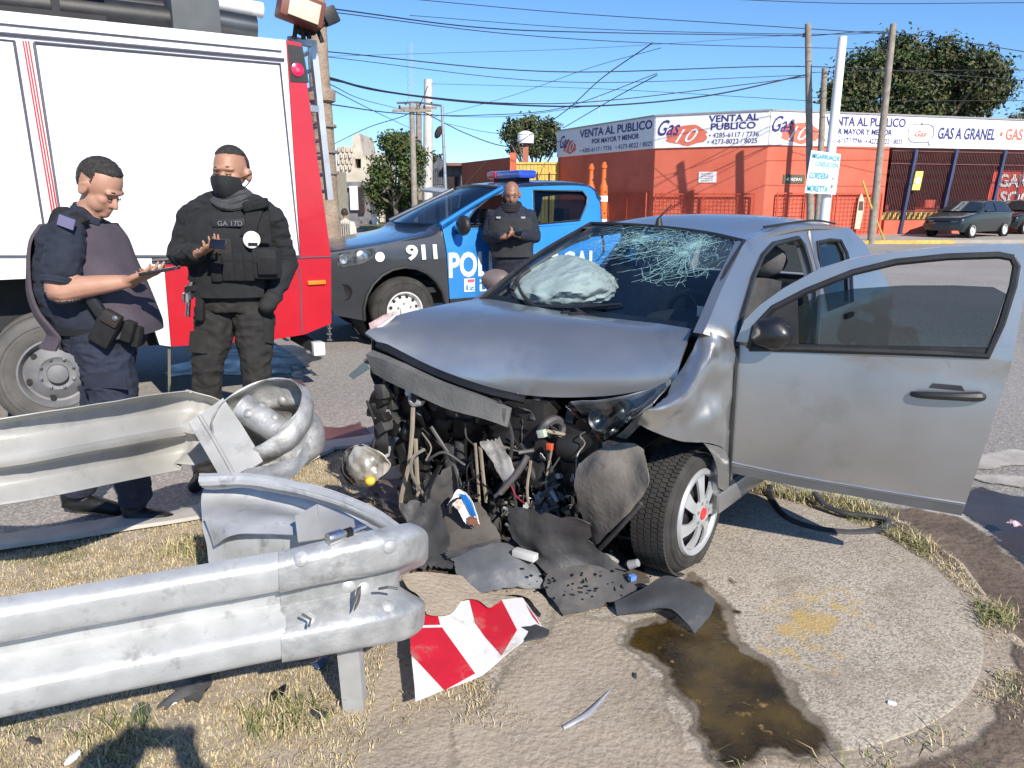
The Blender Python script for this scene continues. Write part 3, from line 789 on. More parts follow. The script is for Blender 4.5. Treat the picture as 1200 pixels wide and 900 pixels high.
for i in range(12):
    a = f0.lerp(f1, i / 12 + 0.004); b = f0.lerp(f1, (i + 1) / 12 - 0.004); q = MB(); q.bar((a.x, a.y, (a.z + ROAD) / 2), (b.x, b.y, (a.z + ROAD) / 2), 0.04, a.z - ROAD); q.build('board', ym, yf, world=True)
for dz in (0.06, 0.55): q = MB(); q.bar(f0 + V((0, -.06, -dz)), f1 + V((0, -.06, -dz)), 0.05, 0.09); q.build('rail', ym, yf, world=True)
for t in (0.25, 0.5, 0.78): a = f0.lerp(f1, t); q = MB(); q.bar((a.x, a.y - .12, ROAD), (a.x, a.y - .12, a.z - .5), 0.05, 0.05, up=(0, 1, 0)); q.build('bar', dark_in, yf, world=True)
wt = thing('water_tank', 'white round water tank on a brick column', 'water tank', Yp(616, 245, 46))
p0, p1 = Yp(616, 190, 46), Yp(616, 168, 46); q = MB(); q.bar((p0.x, p0.y, ROAD), p1, 0.32, 0.32, up=(0, 1, 0)); q.build('column', mat('tank_brick', (0.42, 0.15, 0.09), 0.9), wt, world=True)
p2 = Yp(616, 155, 46); q = MB(); q.ring(p1, (0, 0, 1), [(0.001, 0), (0.46, 0), (0.48, 0.45), (0.44, 0.55), (0.15, 0.68), (0.001, 0.69)], 20); q.build('tank', sign_white, wt, world=True)

def block_house(name, label, outline, Y, m, depth=4.0, cat='house', holes=()):
    P0 = Yp(outline[0][0], outline[0][1], Y)
    t = thing(name, label, cat, (P0.x, Y, ROAD))
    f2 = [(Yp(a, b, Y).x, Yp(a, b, Y).z) for a, b in outline]
    h2 = [[(Yp(a, b, Y).x, Yp(a, b, Y).z) for a, b in h] for h in holes]
    q = MB(); q.panel(f2, h2, fn=lambda x, y: (x, Y, y), th=depth, inward=(0, 1, 0)); w_ = q.build('wall', m, t, world=True, smooth=0)
    return t, w_
ruin_m = mat('bare_pale_masonry', (0.46, 0.40, 0.32), 0.95, col2=(0.60, 0.54, 0.45), scale=1.6, detail=10, bump=0.6, bscale=6, stain=(0.22, 0.19, 0.16), stain_scale=1.3, stain_lo=.56, stain_hi=.66)
ruin, rw = block_house('pale_house', 'pale unplastered stepped house down the side street', [(378, 215), (390, 212), (394, 205), (395, 172), (413, 171), (414, 158), (421, 156), (423, 168), (426, 183), (440, 182), (441, 179), (450, 179), (450, 262), (378, 262)], 50, ruin_m, 5.0,
    holes=[[(416, 186), (423, 186), (423, 197), (416, 197)]])
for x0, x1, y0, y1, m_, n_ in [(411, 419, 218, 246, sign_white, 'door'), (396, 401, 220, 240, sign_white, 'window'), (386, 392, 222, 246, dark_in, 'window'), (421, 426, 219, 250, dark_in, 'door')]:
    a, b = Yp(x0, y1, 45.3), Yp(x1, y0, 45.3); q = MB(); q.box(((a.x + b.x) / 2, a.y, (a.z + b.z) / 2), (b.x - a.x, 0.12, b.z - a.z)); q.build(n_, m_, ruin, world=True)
a, b = Yp(388, 262, 45.5), Yp(433, 213, 45.5)
q = MB(); q.box(((a.x + b.x) / 2, a.y + 1.5, (ROAD + b.z) / 2), (b.x - a.x, 3, b.z - ROAD)); q.build('porch_front', mat('grey_weathered_wall', (0.17, 0.16, 0.165), 0.9, var=0.3, scale=2, detail=8), ruin, world=True, smooth=0)
a, b = Yp(391, 219, 44.9), Yp(408, 217, 44.9); q = MB(); q.box(((a.x + b.x) / 2, a.y, a.z), (b.x - a.x, 1.2, 0.1)); q.build('awning', mat('awning_grey', (.35, .37, .38), .7), ruin, world=True)
# bricks / blocks left showing on the upper storey
for i in range(7):
    for j in range(4):
        a = Yp(397 + i * 2.5 + (j % 2), 175 + j * 7, 49.9); q = MB(); q.box((a.x, a.y, a.z), (0.11, 0.14 + 0.06 * ((i * 7 + j * 3) % 3), 0.3)); 
        if i < 7 and (i + j) % 2 == 0: q.build('block', ruin_m, rw, world=True)
dh_m = mat('weathered_tin', (0.11, 0.12, 0.14), 0.7, 0.2, var=0.35, scale=2.5, detail=8)
dh, _ = block_house('tin_shed', 'dark weathered tin shed with a gable beside the thin lamp pole', [(503, 205), (513, 184), (525, 195), (544, 194), (544, 262), (503, 262)], 43, dh_m, 4.0, 'shed')
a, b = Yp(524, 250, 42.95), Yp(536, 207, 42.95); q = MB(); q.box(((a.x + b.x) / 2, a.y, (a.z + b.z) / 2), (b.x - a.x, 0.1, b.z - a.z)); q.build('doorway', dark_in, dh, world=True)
for i in range(9):
    a, b = Yp(505 + i * 2.1, 196 + abs(i - 4) * 1.2, 42.96), Yp(505 + i * 2.1, 216, 42.96); q = MB(); q.bar(a, b, 0.05, 0.05, up=(0, 1, 0)); q.build('panel_rib', dh_m, dh, world=True)
a, b = Yp(524, 194, 42.7), Yp(544, 192, 42.7); q = MB(); q.box(((a.x + b.x) / 2, a.y + 1.5, a.z + .05), (b.x - a.x + .3, 4, .15)); q.build('roof', mat('shed_roof', (.22, .12, .10), .8), dh, world=True)
# street awning and low dark fence
q = MB(); a, b = Yp(492, 222, 34), Yp(533, 227, 31); q.sheet([[a, b], [a + V((0.3, 1.5, .12)), b + V((0.3, 1.5, .12))]], 4, 2, 0.08, lin=True); aw = thing('tin_awning', 'pale tin awning over the roadside by the poles', 'awning', V((a.x, a.y, ROAD)))
q.build('sheet', mat('awning_tin', (0.42, 0.46, 0.48), 0.5, 0.3), aw, world=True)
for t in (0.1, 0.9): c = a.lerp(b, t); q = MB(); q.tube([c, V((c.x, c.y, ROAD))], 0.04, 6); q.build('post', dh_m, aw, world=True)
dk = thing('dark_fence', 'dark board fence behind the street tree', 'fence', Yp(490, 262, 37))
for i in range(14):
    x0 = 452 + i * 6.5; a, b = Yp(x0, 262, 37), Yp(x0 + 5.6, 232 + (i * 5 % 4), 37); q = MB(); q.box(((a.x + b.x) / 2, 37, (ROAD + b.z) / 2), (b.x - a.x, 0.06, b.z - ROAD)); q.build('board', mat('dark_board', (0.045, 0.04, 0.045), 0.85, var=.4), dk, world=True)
# blue kiosk and rough pole behind the fire engine
bk = thing('blue_kiosk', 'tall blue metal kiosk behind the fire engine', 'kiosk', Yp(380, 320, 17))
a, b = Yp(366, 330, 17), Yp(389.5, 203, 17); bm_ = mat('blue_kiosk_paint', (0.035, 0.22, 0.55), 0.55, var=0.2, scale=1.5)
q = MB(); q.box(((a.x + b.x) / 2, 17.6, (ROAD + b.z) / 2), (b.x - a.x, 1.2, b.z - ROAD)); q.build('body', bm_, bk, world=True, bevel=0.02, smooth=30)
q = MB(); q.box((b.x + 0.03, 17.5, (ROAD + b.z) / 2), (0.06, 1.25, b.z - ROAD + .1)); q.build('corner_post', mat('kiosk_post', (.40, .36, .25), .8), bk, world=True)
a, b = Yp(382, 240, 16.97), Yp(388, 228, 16.97); q = MB(); q.box(((a.x + b.x) / 2, 16.98, (a.z + b.z) / 2), (b.x - a.x, 0.02, b.z - a.z)); q.build('poster', sign_white, bk, world=True)
rpole = thing('rough_pole', 'thick rough brown pole with collar behind the fire engine', 'pole', V((Yp(380, 250, 15).x, 15, ROAD)))
pm = mat('rough_pole', (0.24, 0.17, 0.115), 0.95, col2=(0.36, 0.28, 0.21), scale=4, detail=9, bump=0.9, bscale=18, bdist=0.03)
q = MB(); P = [Yp(384, 245, 15), Yp(378, 150, 15), Yp(372, 60, 15), Yp(366, -40, 15), Yp(362, -120, 15)]; P[0].z = ROAD
q.tube([P[0].lerp(P[-1], i / 30) + V((0.012 * nz3((i, 0, 0), 1.7), 0, 0)) for i in range(31)], [0.24 - 0.003 * i + 0.012 * nz3((i, 3, 0), 1.3) for i in range(31)], 14); q.build('shaft', pm, rpole, world=True)
q = MB(); c = Yp(375.5, 112, 15); q.ring(c - V((0, 0, .13)), (0, 0, 1), [(0.2, 0), (0.27, 0.03), (0.28, 0.2), (0.2, 0.25)], 16); q.build('collar', pm, rpole, world=True)
for yy in (150, 180, 205):
    c = Yp(378.5 + (yy - 150) * .05, yy, 15); q = MB(); q.ring(c, (0, 0, 1), [(0.225, 0), (0.25, 0.01), (0.25, 0.05), (0.225, 0.06)], 14); q.build('band', mat('pole_band', (.25, .2, .16), .7), rpole, world=True)

# ------------------------------------------------------------------ poles, sign board, wires
wood = mat('pole_wood', (0.22, 0.185, 0.15), 0.9, col2=(0.34, 0.30, 0.25), scale=6, detail=8, bump=0.5, bscale=30)
pale = mat('pole_pale', (0.55, 0.53, 0.50), 0.75, var=0.12, scale=3)
PT = {}
def pole(key, label, top, bot, Y, r, m=wood, group=None, name='utility_pole', extra=()):
    a, b = Yp(*bot, Y), Yp(*top, Y)
    s_ = (ROAD - b.z) / (a.z - b.z); base = b + (a - b) * s_ - V((0, 0, 0.05))
    t = thing(name, label, 'pole', base)
    q = MB(); q.tube([base.lerp(b, i / 8) for i in range(9)], [r * (1.12 - 0.03 * i) for i in range(9)], 12); q.build('shaft', m, t, world=True)
    PT[key] = b
    for kind, dx, dz, ln in extra:
        q = MB(); c = b + V((0, 0, dz))
        if kind == 'arm': q.bar(c + V((-ln / 2 + dx, -r, 0)), c + V((ln / 2 + dx, -r, 0)), 0.09, 0.1); q.build('crossarm', wood, t, world=True)
        if kind == 'ins': q.ring(c + V((dx, 0, 0)), (0, 0, 1), [(0.001, 0), (0.05, 0), (0.035, 0.06), (0.05, 0.1), (0.001, 0.13)], 8); q.build('insulator', dark_in, t, world=True)
        if kind == 'box': q.box(c + V((dx, -r - .1, 0)), (0.22, 0.2, 0.4)); q.build('junction_box', dark_in, t, world=True, bevel=0.02)
    return t
pole('L1', 'thin pale street pole with yellow band, leftmost of the pole cluster', (482.5, 121), (486.5, 262), 33, 0.12, extra=[('arm', 0, -.3, 1.6), ('ins', .5, -.2, 0), ('ins', -.5, -.2, 0)])
pole('L2', 'street pole with crossarm in the middle of the pole cluster', (490.5, 120), (491.5, 258), 38, 0.15, extra=[('arm', 0, -.25, 1.7), ('ins', .6, -.1, 0), ('ins', -.6, -.1, 0), ('box', 0, -3.2, 0)])
pole('L3', 'tallest pale concrete pole of the pole cluster by the street tree', (502, 93), (501, 255), 40, 0.24, pale, extra=[('ins', .1, -.4, 0), ('ins', -.1, -.9, 0)])
lp = pole('L4', 'thin grey lamp pole with bent arm beside the tin shed', (518, 124), (524, 262), 36, 0.075, mat('lamp_pole_grey', (.33, .37, .40), .5, .4), name='lamp_pole')
b = PT['L4']; q = MB(); q.tube([b, b + V((-1.1, 0, .15)), b + V((-2.0, 0, .12))], 0.045, 6); q.build('arm', dh_m, lp, world=True)
q = MB(); c = Yp(517, 155, 36); q.blob(c + V((-.12, 0, 0)), (0.16, 0.14, 0.3), 2, rot=Matrix.Rotation(R(25), 3, 'Y')); q.build('lamp_head', dark_in, lp, world=True)
ma = thing('radio_mast', 'very thin lattice radio mast rising over the pole cluster', 'mast', V((Yp(482, 200, 60).x, 60, ROAD)))
a, b = Yp(482.3, 50, 60), Yp(482.8, 262, 60)
q = MB(); 
for k in range(3): o_ = V((0.16 * math.cos(k * 2.1), 0.16 * math.sin(k * 2.1), 0)); q.tube([V((b.x, b.y, ROAD)) + o_, a + o_ * .3], 0.02, 4)
q.build('leg_tubes', mat('mast_grey', (.4, .42, .45), .5, .5), ma, world=True)
q = MB(); H_ = a.z - ROAD
for i in range(60):
    z0 = ROAD + H_ * i / 60; z1 = ROAD + H_ * (i + 1) / 60; sgn = 1 if i % 2 else -1; q.tube([(b.x - .16 * sgn * (1 - i / 80), 60, z0), (b.x + .16 * sgn * (1 - i / 80), 60, z1)], 0.012, 3)
tag(q.build('lattice', MATS['mast_grey'], ma, world=True), kind='stuff')
pole('R1', 'weathered wooden pole left of the white sign board', (946.8, 28), (949.8, 268), 27.5, 0.115, extra=[('ins', -.1, -.4, 0), ('ins', .1, -.5, 0), ('ins', .1, -1.6, 0)])
pole('R2', 'short wooden pole directly behind the white sign board', (966.5, 80), (958, 262), 28.5, 0.11)
pole('R3', 'leaning smooth white pole carrying the sign board', (987.5, 43), (965.5, 260), 26.5, 0.155, sign_white)
pole('R4', 'tall leaning wooden pole at the right corner of the gas shop', (1047, 28), (1021, 279), 28.0, 0.12, extra=[('ins', -.12, -.5, 0), ('ins', .12, -.45, 0), ('ins', .1, -1.2, 0)])
q = MB(); q.tube([Yp(1011, 212, 28), Yp(1020, 240, 27.9), Zp(1036, 281, ROAD + .12)], 0.035, 6); solo('guy_brace', q, mat('yellow_brace', (0.62, 0.40, 0.08), 0.6), 'yellow guy wire guard leaning to the tall wooden pole', 'brace')
sb = thing('street_sign', 'white street sign board with turquoise lettering on the white pole', 'sign', Yp(962, 228, 26.2))
c4 = [Yp(951, 176, 26.2), Yp(985.5, 180.5, 26.2), Yp(979.5, 228, 26.2), Yp(943, 226, 26.2)]
sx, sy = (c4[1] - c4[0]), (c4[3] - c4[0])
def sbp(u, v): return c4[0].lerp(c4[1], u).lerp(c4[3].lerp(c4[2], u), v) + V((0, -0.025, 0))
q = MB(); q.add(c4 + [p + V((0, 0.04, 0)) for p in c4], [(3, 2, 1, 0), (4, 5, 6, 7), (0, 1, 5, 4), (1, 2, 6, 5), (2, 3, 7, 6), (3, 0, 4, 7)]); q.build('board', sign_white, sb, world=True, smooth=0)
tq = mat('turquoise_lettering', (0.05, 0.42, 0.55), 0.7)
for t, u0, u1, v1, hh in (('MIGARRUALDE', 0.06, 0.98, 0.17, 0.12), ('CONDUCCION', 0.20, 0.96, 0.34, 0.11), ('CORDERA', 0.06, 0.70, 0.64, 0.15), ('MORETTA', 0.05, 0.72, 0.95, 0.15)):
    text_mb(t, None, None, None, 0.73, 1.0, 0.012, fn=lambda X, Y: sbp(u0 + (u1 - u0) * X, v1 - hh * Y / 0.73)).build('lettering', tq, sb, world=True, smooth=0)
text_mb('↑ 8', None, None, None, 0.73, 1.0, 0.012, fn=lambda X, Y: sbp(0.80 + 0.10 * Y, 0.55 + 0.3 * X)).build('lettering', mat('sign_dark_print', (.2, .25, .25), .7), sb, world=True, smooth=0)

wire_m = mat('cable_black', (0.012, 0.014, 0.02), 0.6)
WG = 'overhead cables crossing the sky'
def wire(pts, Ys, r=0.016, label='thin black cable sagging across the sky between poles', n=14):
    P = [Yp(p[0], p[1], Y) for p, Y in zip(pts, Ys)]
    q = MB(); q.tube(P, r * .78, 5, sub=n); solo('overhead_cable', q, wire_m, label, 'cable', loc=P[0], group=WG)
wire([(378, 60), (650, 84), (950, 78), (1210, 95)], [24, 26, 28, 30], .022, "upper black cable from the rough pole to the leftmost weathered pole")
wire([(378, 66), (660, 96), (945, 88)], [24, 26, 27.5], .014, "thin cable just under the topmost long cable")
wire([(385, 91), (450, 107), (570, 121), (700, 124), (830, 112), (947, 87)], [15, 18, 21, 24, 26, 27.5], .03, "thick bundled cable drooping from the rough pole")
wire([(385, 93), (480, 111), (600, 121), (720, 117), (945, 90)], [15, 19, 22, 25, 27.5], .018, "thin cable close above the thick bundled cable")
wire([(385, 98), (430, 118), (492, 133)], [15, 24, 38], .012, "thin cable falling from the rough pole to the crossarm pole")
wire([(385, 103), (440, 131), (480, 150)], [15, 23, 33], .012, "steepest thin cable falling from the rough pole behind the street tree")
wire([(385, 122), (470, 133), (560, 135), (660, 126), (770, 86)], [15, 20, 24, 26, 26], .016, "cable dipping low from the rough pole then rising over the shop")
wire([(388, 10), (560, 32), (700, 38), (947, 42)], [18, 22, 25, 27.5], .02, "cable leaving the fire engine lamp towards the weathered pole")
wire([(388, 14), (600, 40), (800, 52), (1047, 58)], [18, 22, 25, 28], .014, "thin cable reaching the tall leaning pole from the lamp")
wire([(480, 18), (700, 34), (947, 40), (1047, 38)], [30, 29, 27.5, 28], .014, "faint cable from the top middle to the leaning pole")
wire([(430, -6), (650, 14), (860, 28), (1045, 40)], [30, 30, 29, 28], .018, "topmost cable entering from the upper edge of the view")
wire([(830, -2), (1000, 4), (1210, 3)], [20, 20, 20], .012, "nearly level cable along the very top right")
wire([(947, 42), (1047, 38), (1210, 62)], [27.5, 28, 29], .018, "cable passing over the two wooden poles on the right")
wire([(947, 85), (1040, 83), (1210, 82)], [27.5, 28, 29], .014, "cable crossing the big tree at mid height")
wire([(947, 114), (1037, 118), (1210, 118)], [27.5, 28, 29], .014, "lowest cable crossing in front of the big tree")
wire([(490, 128), (550, 158), (600, 172), (662, 165)], [38, 38, 39, 41], .03, "thick short cable from the crossarm pole to the shop roof")
wire([(502, 100), (484, 130), (430, 150), (385, 172)], [40, 34, 36, 44], .022, "cable rising from the pale house to the tallest pale pole")
wire([(502, 98), (700, 104), (945, 118)], [40, 34, 28], .012, "thin level cable from the tallest pale pole to the right")
wire([(765, 50), (705, 92), (660, 132), (600, 172)], [26, 30, 34, 40], .024, "thick steep cable climbing over the water tank")
wire([(770, 88), (720, 115), (660, 150)], [26, 32, 40], .024, "second steep cable climbing over the shop's shaded side")
wire([(775, 56), (690, 80), (600, 112), (505, 138)], [26, 30, 34, 38], .012, "thin slanting cable between the two steep cables")
wire([(690, 124), (600, 136), (524, 136), (490, 131)], [30, 33, 36, 38], .014, "thin sagging cable meeting the lamp pole")
wire([(524, 145), (580, 156), (650, 158)], [36, 37, 40], .014, "short thin cable from the lamp head to the shop")
wire([(1043, 70), (1120, 92), (1210, 110)], [28, 28.5, 29], .014, "thin cable falling to the right from the leaning pole")
wire([(385, 66), (520, 62), (700, 56), (947, 40)], [24, 25, 26, 27.5], .008, "faintest hairline cable high in the sky")
q = MB(); q.tube([Yp(702, 145, 40), Yp(702, 112, 40)], 0.025, 4); solo('roof_antenna', q, mat('mast_grey', (0, 0, 0)), 'thin antenna rod standing on the gas shop roof', 'antenna')

# ------------------------------------------------------------------ trees
leafA = mat('leaf_dark', (0.022, 0.038, 0.014), 0.55, col2=(0.055, 0.075, 0.026), scale=0.7, detail=4, spec=0.35)
leafB = mat('leaf_bright', (0.05, 0.085, 0.02), 0.55, col2=(0.11, 0.15, 0.035), scale=0.9, detail=4, spec=0.35)
leafC = mat('leaf_olive', (0.075, 0.075, 0.03), 0.6, col2=(0.13, 0.12, 0.05), scale=0.9, detail=4, spec=0.3)
bark = mat('bark', (0.10, 0.08, 0.06), 0.95, col2=(0.18, 0.15, 0.12), scale=5, detail=8, bump=0.8, bscale=20)
def tree(name, label, base, clumps, leaf, ncl, mats_, seed, trunk_r=0.3, density=1.0):
    """clumps = (centre, radius xyz); leaves sit in sprays over and inside each clump"""
    rnd = random.Random(seed)
    t = thing(name, label, 'tree', base)
    q = MB(); top = sum((V(c) for c, r in clumps), V()) / len(clumps)
    fork = V(base).lerp(top, 0.45)
    q.tube([V(base), V(base).lerp(fork, .5) + V((.1, 0, 0)), fork], [trunk_r, trunk_r * .8, trunk_r * .6], 9, sub=3)
    for c, r in clumps:
        c = V(c); m_ = fork.lerp(c, .5) + V((0, 0, -.15 * (c - fork).length * .4))
        q.tube([fork, m_, c, c + (c - fork).normalized() * max(r) * .4], [trunk_r * .5, trunk_r * .3, trunk_r * .16, .02], 6, sub=3)
    q.build('trunk', bark, t, world=True)
    P = []; Fc = []; mi = []
    for c, r in clumps:
        c = V(c); vol = (r[0] * r[1] * r[2]) ** (1 / 3)
        k = int(ncl * vol * vol * density)
        for i in range(k):
            d = V((rnd.gauss(0, 1), rnd.gauss(0, 1), rnd.gauss(0, 1))).normalized()
            rr = rnd.random() ** 0.38
            lump = 0.72 + 0.55 * noise.noise(d * 2.2 + c) + 0.3 * noise.noise(d * 5 + c)
            ctr = c + V((d.x * r[0], d.y * r[1], d.z * r[2])) * rr * lump
            sr = leaf * rnd.uniform(1.2, 3.0)
            mk = rnd.choices(range(len(mats_)), [3, 2, 1][:len(mats_)])[0]
            for j in range(rnd.randint(5, 9)):
                o = ctr + V((rnd.gauss(0, 1), rnd.gauss(0, 1), rnd.gauss(0, .8))) * sr * .7
                a = (d + V((rnd.gauss(0, .8), rnd.gauss(0, .8), rnd.gauss(0.3, .8)))).normalized()
                u = a.orthogonal().normalized(); w_ = a.cross(u); an = rnd.uniform(0, 6.28)
                u, w_ = u * math.cos(an) + w_ * math.sin(an), w_ * math.cos(an) - u * math.sin(an)
                ll = leaf * rnd.uniform(.7, 1.3); lw = ll * .5; n0 = len(P)
                P += [o - u * ll, o + w_ * lw + a * lw * .2, o + u * ll, o - w_ * lw + a * lw * .2]; Fc.append((n0, n0 + 1, n0 + 2, n0 + 3)); mi.append(mk)
    R_ = root_matrix(t).inverted()
    me = bpy.data.meshes.new('crown'); me.from_pydata([R_ @ p for p in P], [], Fc)
    for m_ in mats_: me.materials.append(m_)
    me.polygons.foreach_set('material_index', mi)
    link('crown', me, None, t)
    return t
def clp(L, Y, dy=1.0): return [(Yp(x, y, Y + (i % 3 - 1) * dy), (rx * Y / 900, rx * Y / 900 * .9, ry * Y / 900)) for i, (x, y, rx, ry) in enumerate(L)]
tree('broad_tree', 'large dark leafy tree rising behind the gas shop sign', V((Yp(1070, 270, 48).x, 48, ROAD)), clp([(1010, 95, 34, 40), (1050, 70, 34, 32), (1100, 75, 40, 36), (1150, 85, 32, 30), (1075, 115, 50, 40), (1125, 120, 45, 34), (995, 125, 30, 30), (1040, 140, 40, 25), (1165, 105, 25, 22), (975, 110, 14, 20)], 48, 1.5), 0.135, 200, [leafA, leafC, leafB], 11, 0.45)
tree('street_tree', 'bushy green street tree beside the cluster of poles', V((Yp(462, 262, 36).x, 36, ROAD)), clp([(447, 205, 20, 26), (465, 175, 22, 22), (450, 235, 20, 18), (480, 205, 20, 30), (490, 185, 14, 18), (470, 230, 22, 16), (436, 222, 13, 16), (455, 165, 14, 10), (474, 165, 16, 12)], 36, .6), 0.085, 330, [leafB, leafA, leafC], 5, 0.16)
tree('grey_green_tree', 'grey green tree behind the white water tank', V((Yp(628, 260, 58).x, 58, ROAD)), clp([(602, 152, 14, 14), (622, 146, 16, 11), (642, 152, 16, 14), (655, 165, 13, 18), (630, 170, 20, 18), (604, 172, 10, 14), (594, 158, 7, 9)], 58, .8), 0.14, 150, [leafA, leafC, leafB], 9, 0.25)
tree('sparse_tree', 'thin twiggy tree at the right edge behind the sign', V((Yp(1200, 260, 55).x, 55, ROAD)), clp([(1192, 140, 14, 10), (1205, 130, 16, 14), (1215, 145, 18, 14)], 55, .6), 0.14, 26, [leafC, leafA], 21, 0.18)
tree('far_tree', 'low dark tree behind the tin shed roof', V((Yp(530, 262, 52).x, 52, ROAD)), clp([(508, 190, 12, 14), (496, 205, 14, 20), (502, 225, 14, 18)], 52, .6), 0.16, 90, [leafA, leafC], 31, 0.18)
q = MB(); c = Zp(440, 263, ROAD + .09); q.ring(c, (0, 0, 1), [(.001, 0), (.16, 0), (.2, .42), (.17, .42), (.15, .38), (.001, .38)], 14); solo('white_planter', q, sign_white, 'white round planter at the foot of the street tree', 'planter')
# ------------------------------------------------------------------ shared vehicle materials and wheels
rubber = mat('tyre_rubber', (0.022, 0.021, 0.020), 0.85, col2=(0.05, 0.047, 0.043), scale=9, detail=8, bump=0.25, bscale=80)
grey_rubber = mat('dusty_tyre', (0.075, 0.072, 0.068), 0.9, col2=(0.125, 0.118, 0.108), scale=7, detail=8, bump=0.25, bscale=70)
black_plastic = mat('black_plastic', (0.018, 0.018, 0.019), 0.5, var=0.3, scale=12, bump=0.1, bscale=120)
chassis = mat('chassis_black', (0.012, 0.012, 0.013), 0.7, var=0.4, scale=6)
steel = mat('bright_steel', (0.55, 0.55, 0.55), 0.32, 1.0, var=0.15, scale=8, rvar=0.12)
rim_grey = mat('rim_grey', (0.17, 0.17, 0.175), 0.6, 0.1, var=0.2, scale=8)
rim_white = mat('rim_white', (0.62, 0.62, 0.60), 0.5, 0.1, var=0.1, scale=8)
amber = mat('amber_lens', (0.75, 0.22, 0.02), 0.25, spec=0.7, var=0.1)
clear_glass = glass('clear_glass', (0.82, 0.90, 0.90))
tint_glass = glass('tinted_glass', (0.30, 0.36, 0.38))
dark_glass = glass('dark_glass', (0.16, 0.20, 0.22))
def frame_fn(fr): return lambda x, y, z: fr.M @ V((x, y, z))
def tyre_wheel(parent, c, ax, R_, w, rim_r, rim_m=rim_white, tyre_m=rubber, holes=8, hub_r=0.06, dish=0.03, nut=5, tread=0, name='wheel', label=None, bolt_r=None):
    """c = centre of the outer face, ax = outward axis (thing axes). Parts: tyre under the wheel, rim, holes, nuts"""
    c = V(c); ax = V(ax).normalized()
    q = MB(); k = R_ - rim_r
    q.ring(c, ax, [(rim_r, -w), (rim_r + k * .25, -w - .006), (R_ - k * .3, -w + .0), (R_ - .012, -w + .025), (R_, -w + .05), (R_, -w / 2), (R_, -.05), (R_ - .012, -.025), (R_ - k * .3, 0.0), (rim_r + k * .45, .008), (rim_r + k * .2, .004), (rim_r, -.006)], 48)
    for rr in (0.45, 0.62):   # moulded rings on the sidewall
        r_ = rim_r + k * rr; q.ring(c, ax, [(r_ - .005, .003), (r_, .010), (r_ + .005, .003)], 48)
    wh = q.build(name, tyre_m, parent, label=label)
    if tread:
        u = ax.orthogonal().normalized(); v_ = ax.cross(u); q = MB()
        for i in range(tread):
            for row in range(5):
                a = 6.2832 * (i + (0.5 if row % 2 else 0)) / tread; e = u * math.cos(a) + v_ * math.sin(a); t_ = ax.cross(e)
                h = -w * (0.12 + 0.19 * row) + .0
                q.box(c + e * R_ + ax * h, (1, 1, 1), Matrix((e * .008, (t_ + ax * (.3 if row in (0, 4) else 0.15)) * (6.2832 * R_ / tread * .84), ax * w * (.16 if row in (0, 4) else .155))).transposed())
        tag(q.build('tread', tyre_m, wh, smooth=0), kind='stuff')
    q = MB(); q.ring(c, ax, [(rim_r + .004, -.012), (rim_r + .004, .004), (rim_r - .008, .006), (rim_r - .016, -.006), (rim_r * .86, -dish - .01), (rim_r * .8, -dish * 1.3), (rim_r * .62, -dish * .6), (hub_r * 1.7, -dish * .2), (hub_r * 1.5, -dish * .4), (hub_r, -dish * .4), (hub_r * .95, dish * .5), (hub_r * .5, dish * .7), (.0001, dish * .7)], 40)
    rm = q.build('rim', rim_m, wh)
    u = ax.orthogonal().normalized(); v_ = ax.cross(u)
    if holes:
        for i in range(holes):
            a = 6.2832 * i / holes; e = u * math.cos(a) + v_ * math.sin(a); q = MB()
            q.ring(c + e * rim_r * .74 - ax * dish * .85, ax, [(.0001, .004), (rim_r * .085, .004), (rim_r * .085, -.01)], 10); q.build('rim_hole', chassis, wh)
    for i in range(nut):
        a = 6.2832 * i / nut + .3; e = u * math.cos(a) + v_ * math.sin(a); q = MB(); p = c + e * (bolt_r or hub_r * 1.9) - ax * dish * .35
        q.ring(p, ax, [(.011, 0), (.011, .018), (.006, .022), (.0001, .022)], 6); q.build('wheel_nut', steel, wh)
    return wh

# ------------------------------------------------------------------ fire engine
FT = Frame((-3.26, 5.36, ROAD), math.atan2(-0.525, -0.851))
def tp(px, py, y=0.0): return FT.onY(px, py, y)
def t2(px, py): p = tp(px, py); return (p.x, p.z)
fire = thing('fire_engine', 'white and red fire engine body with roof gear behind the officers', 'fire engine', frame=FT)
fw = mat('fire_engine_white', (0.80, 0.80, 0.80), 0.35, var=0.02, scale=3, coat=0.4)
fr_ = mat('fire_engine_red', (0.46, 0.010, 0.022), 0.35, col2=(0.52, 0.014, 0.028), scale=3, coat=0.5)
seam = mat('seam_grey', (0.09, 0.09, 0.12), 0.6)
def side(pts, y=0.0, th=0.06, m=fw, name='side_panel', holes=(), par=None):
    q = MB(); q.panel(pts, holes, fn=lambda x, z: (x, y, z), th=th, inward=(0, -1, 0)); return q.build(name, m, par or fire, smooth=0)
top = t2(335, 47); red_r = t2(388, 307)
xl = 2.6
a = t2(0, 12)
zt = lambda x: top[1]
zb = t2(20, 327)[1]; zr = t2(190, 309)[1]; xr = t2(192, 309)[0]
arch = [t2(166, 312)[0], zb]
side([(xl, zt(0)), (xl, zb), (t2(150, 326)[0], zb), (t2(168, 345)[0], t2(168, 345)[1]), t2(187, 404), t2(200, 406), (xr, zr), (t2(352, 306)[0], zr), t2(335, 47)], th=0.08, name='body_side')
side([(xr - .002, zr), t2(200.5, 406), t2(320, 398), t2(356, 392), t2(388, 379), (red_r[0], zr)], y=0.004, m=fr_, name='lower_panel', th=0.08)
side([t2(335.3, 47), (t2(352.3, 306)[0], zr + .003), (red_r[0], zr + .003), t2(353, 51)], y=0.006, m=fr_, name='rear_pillar', th=0.3)
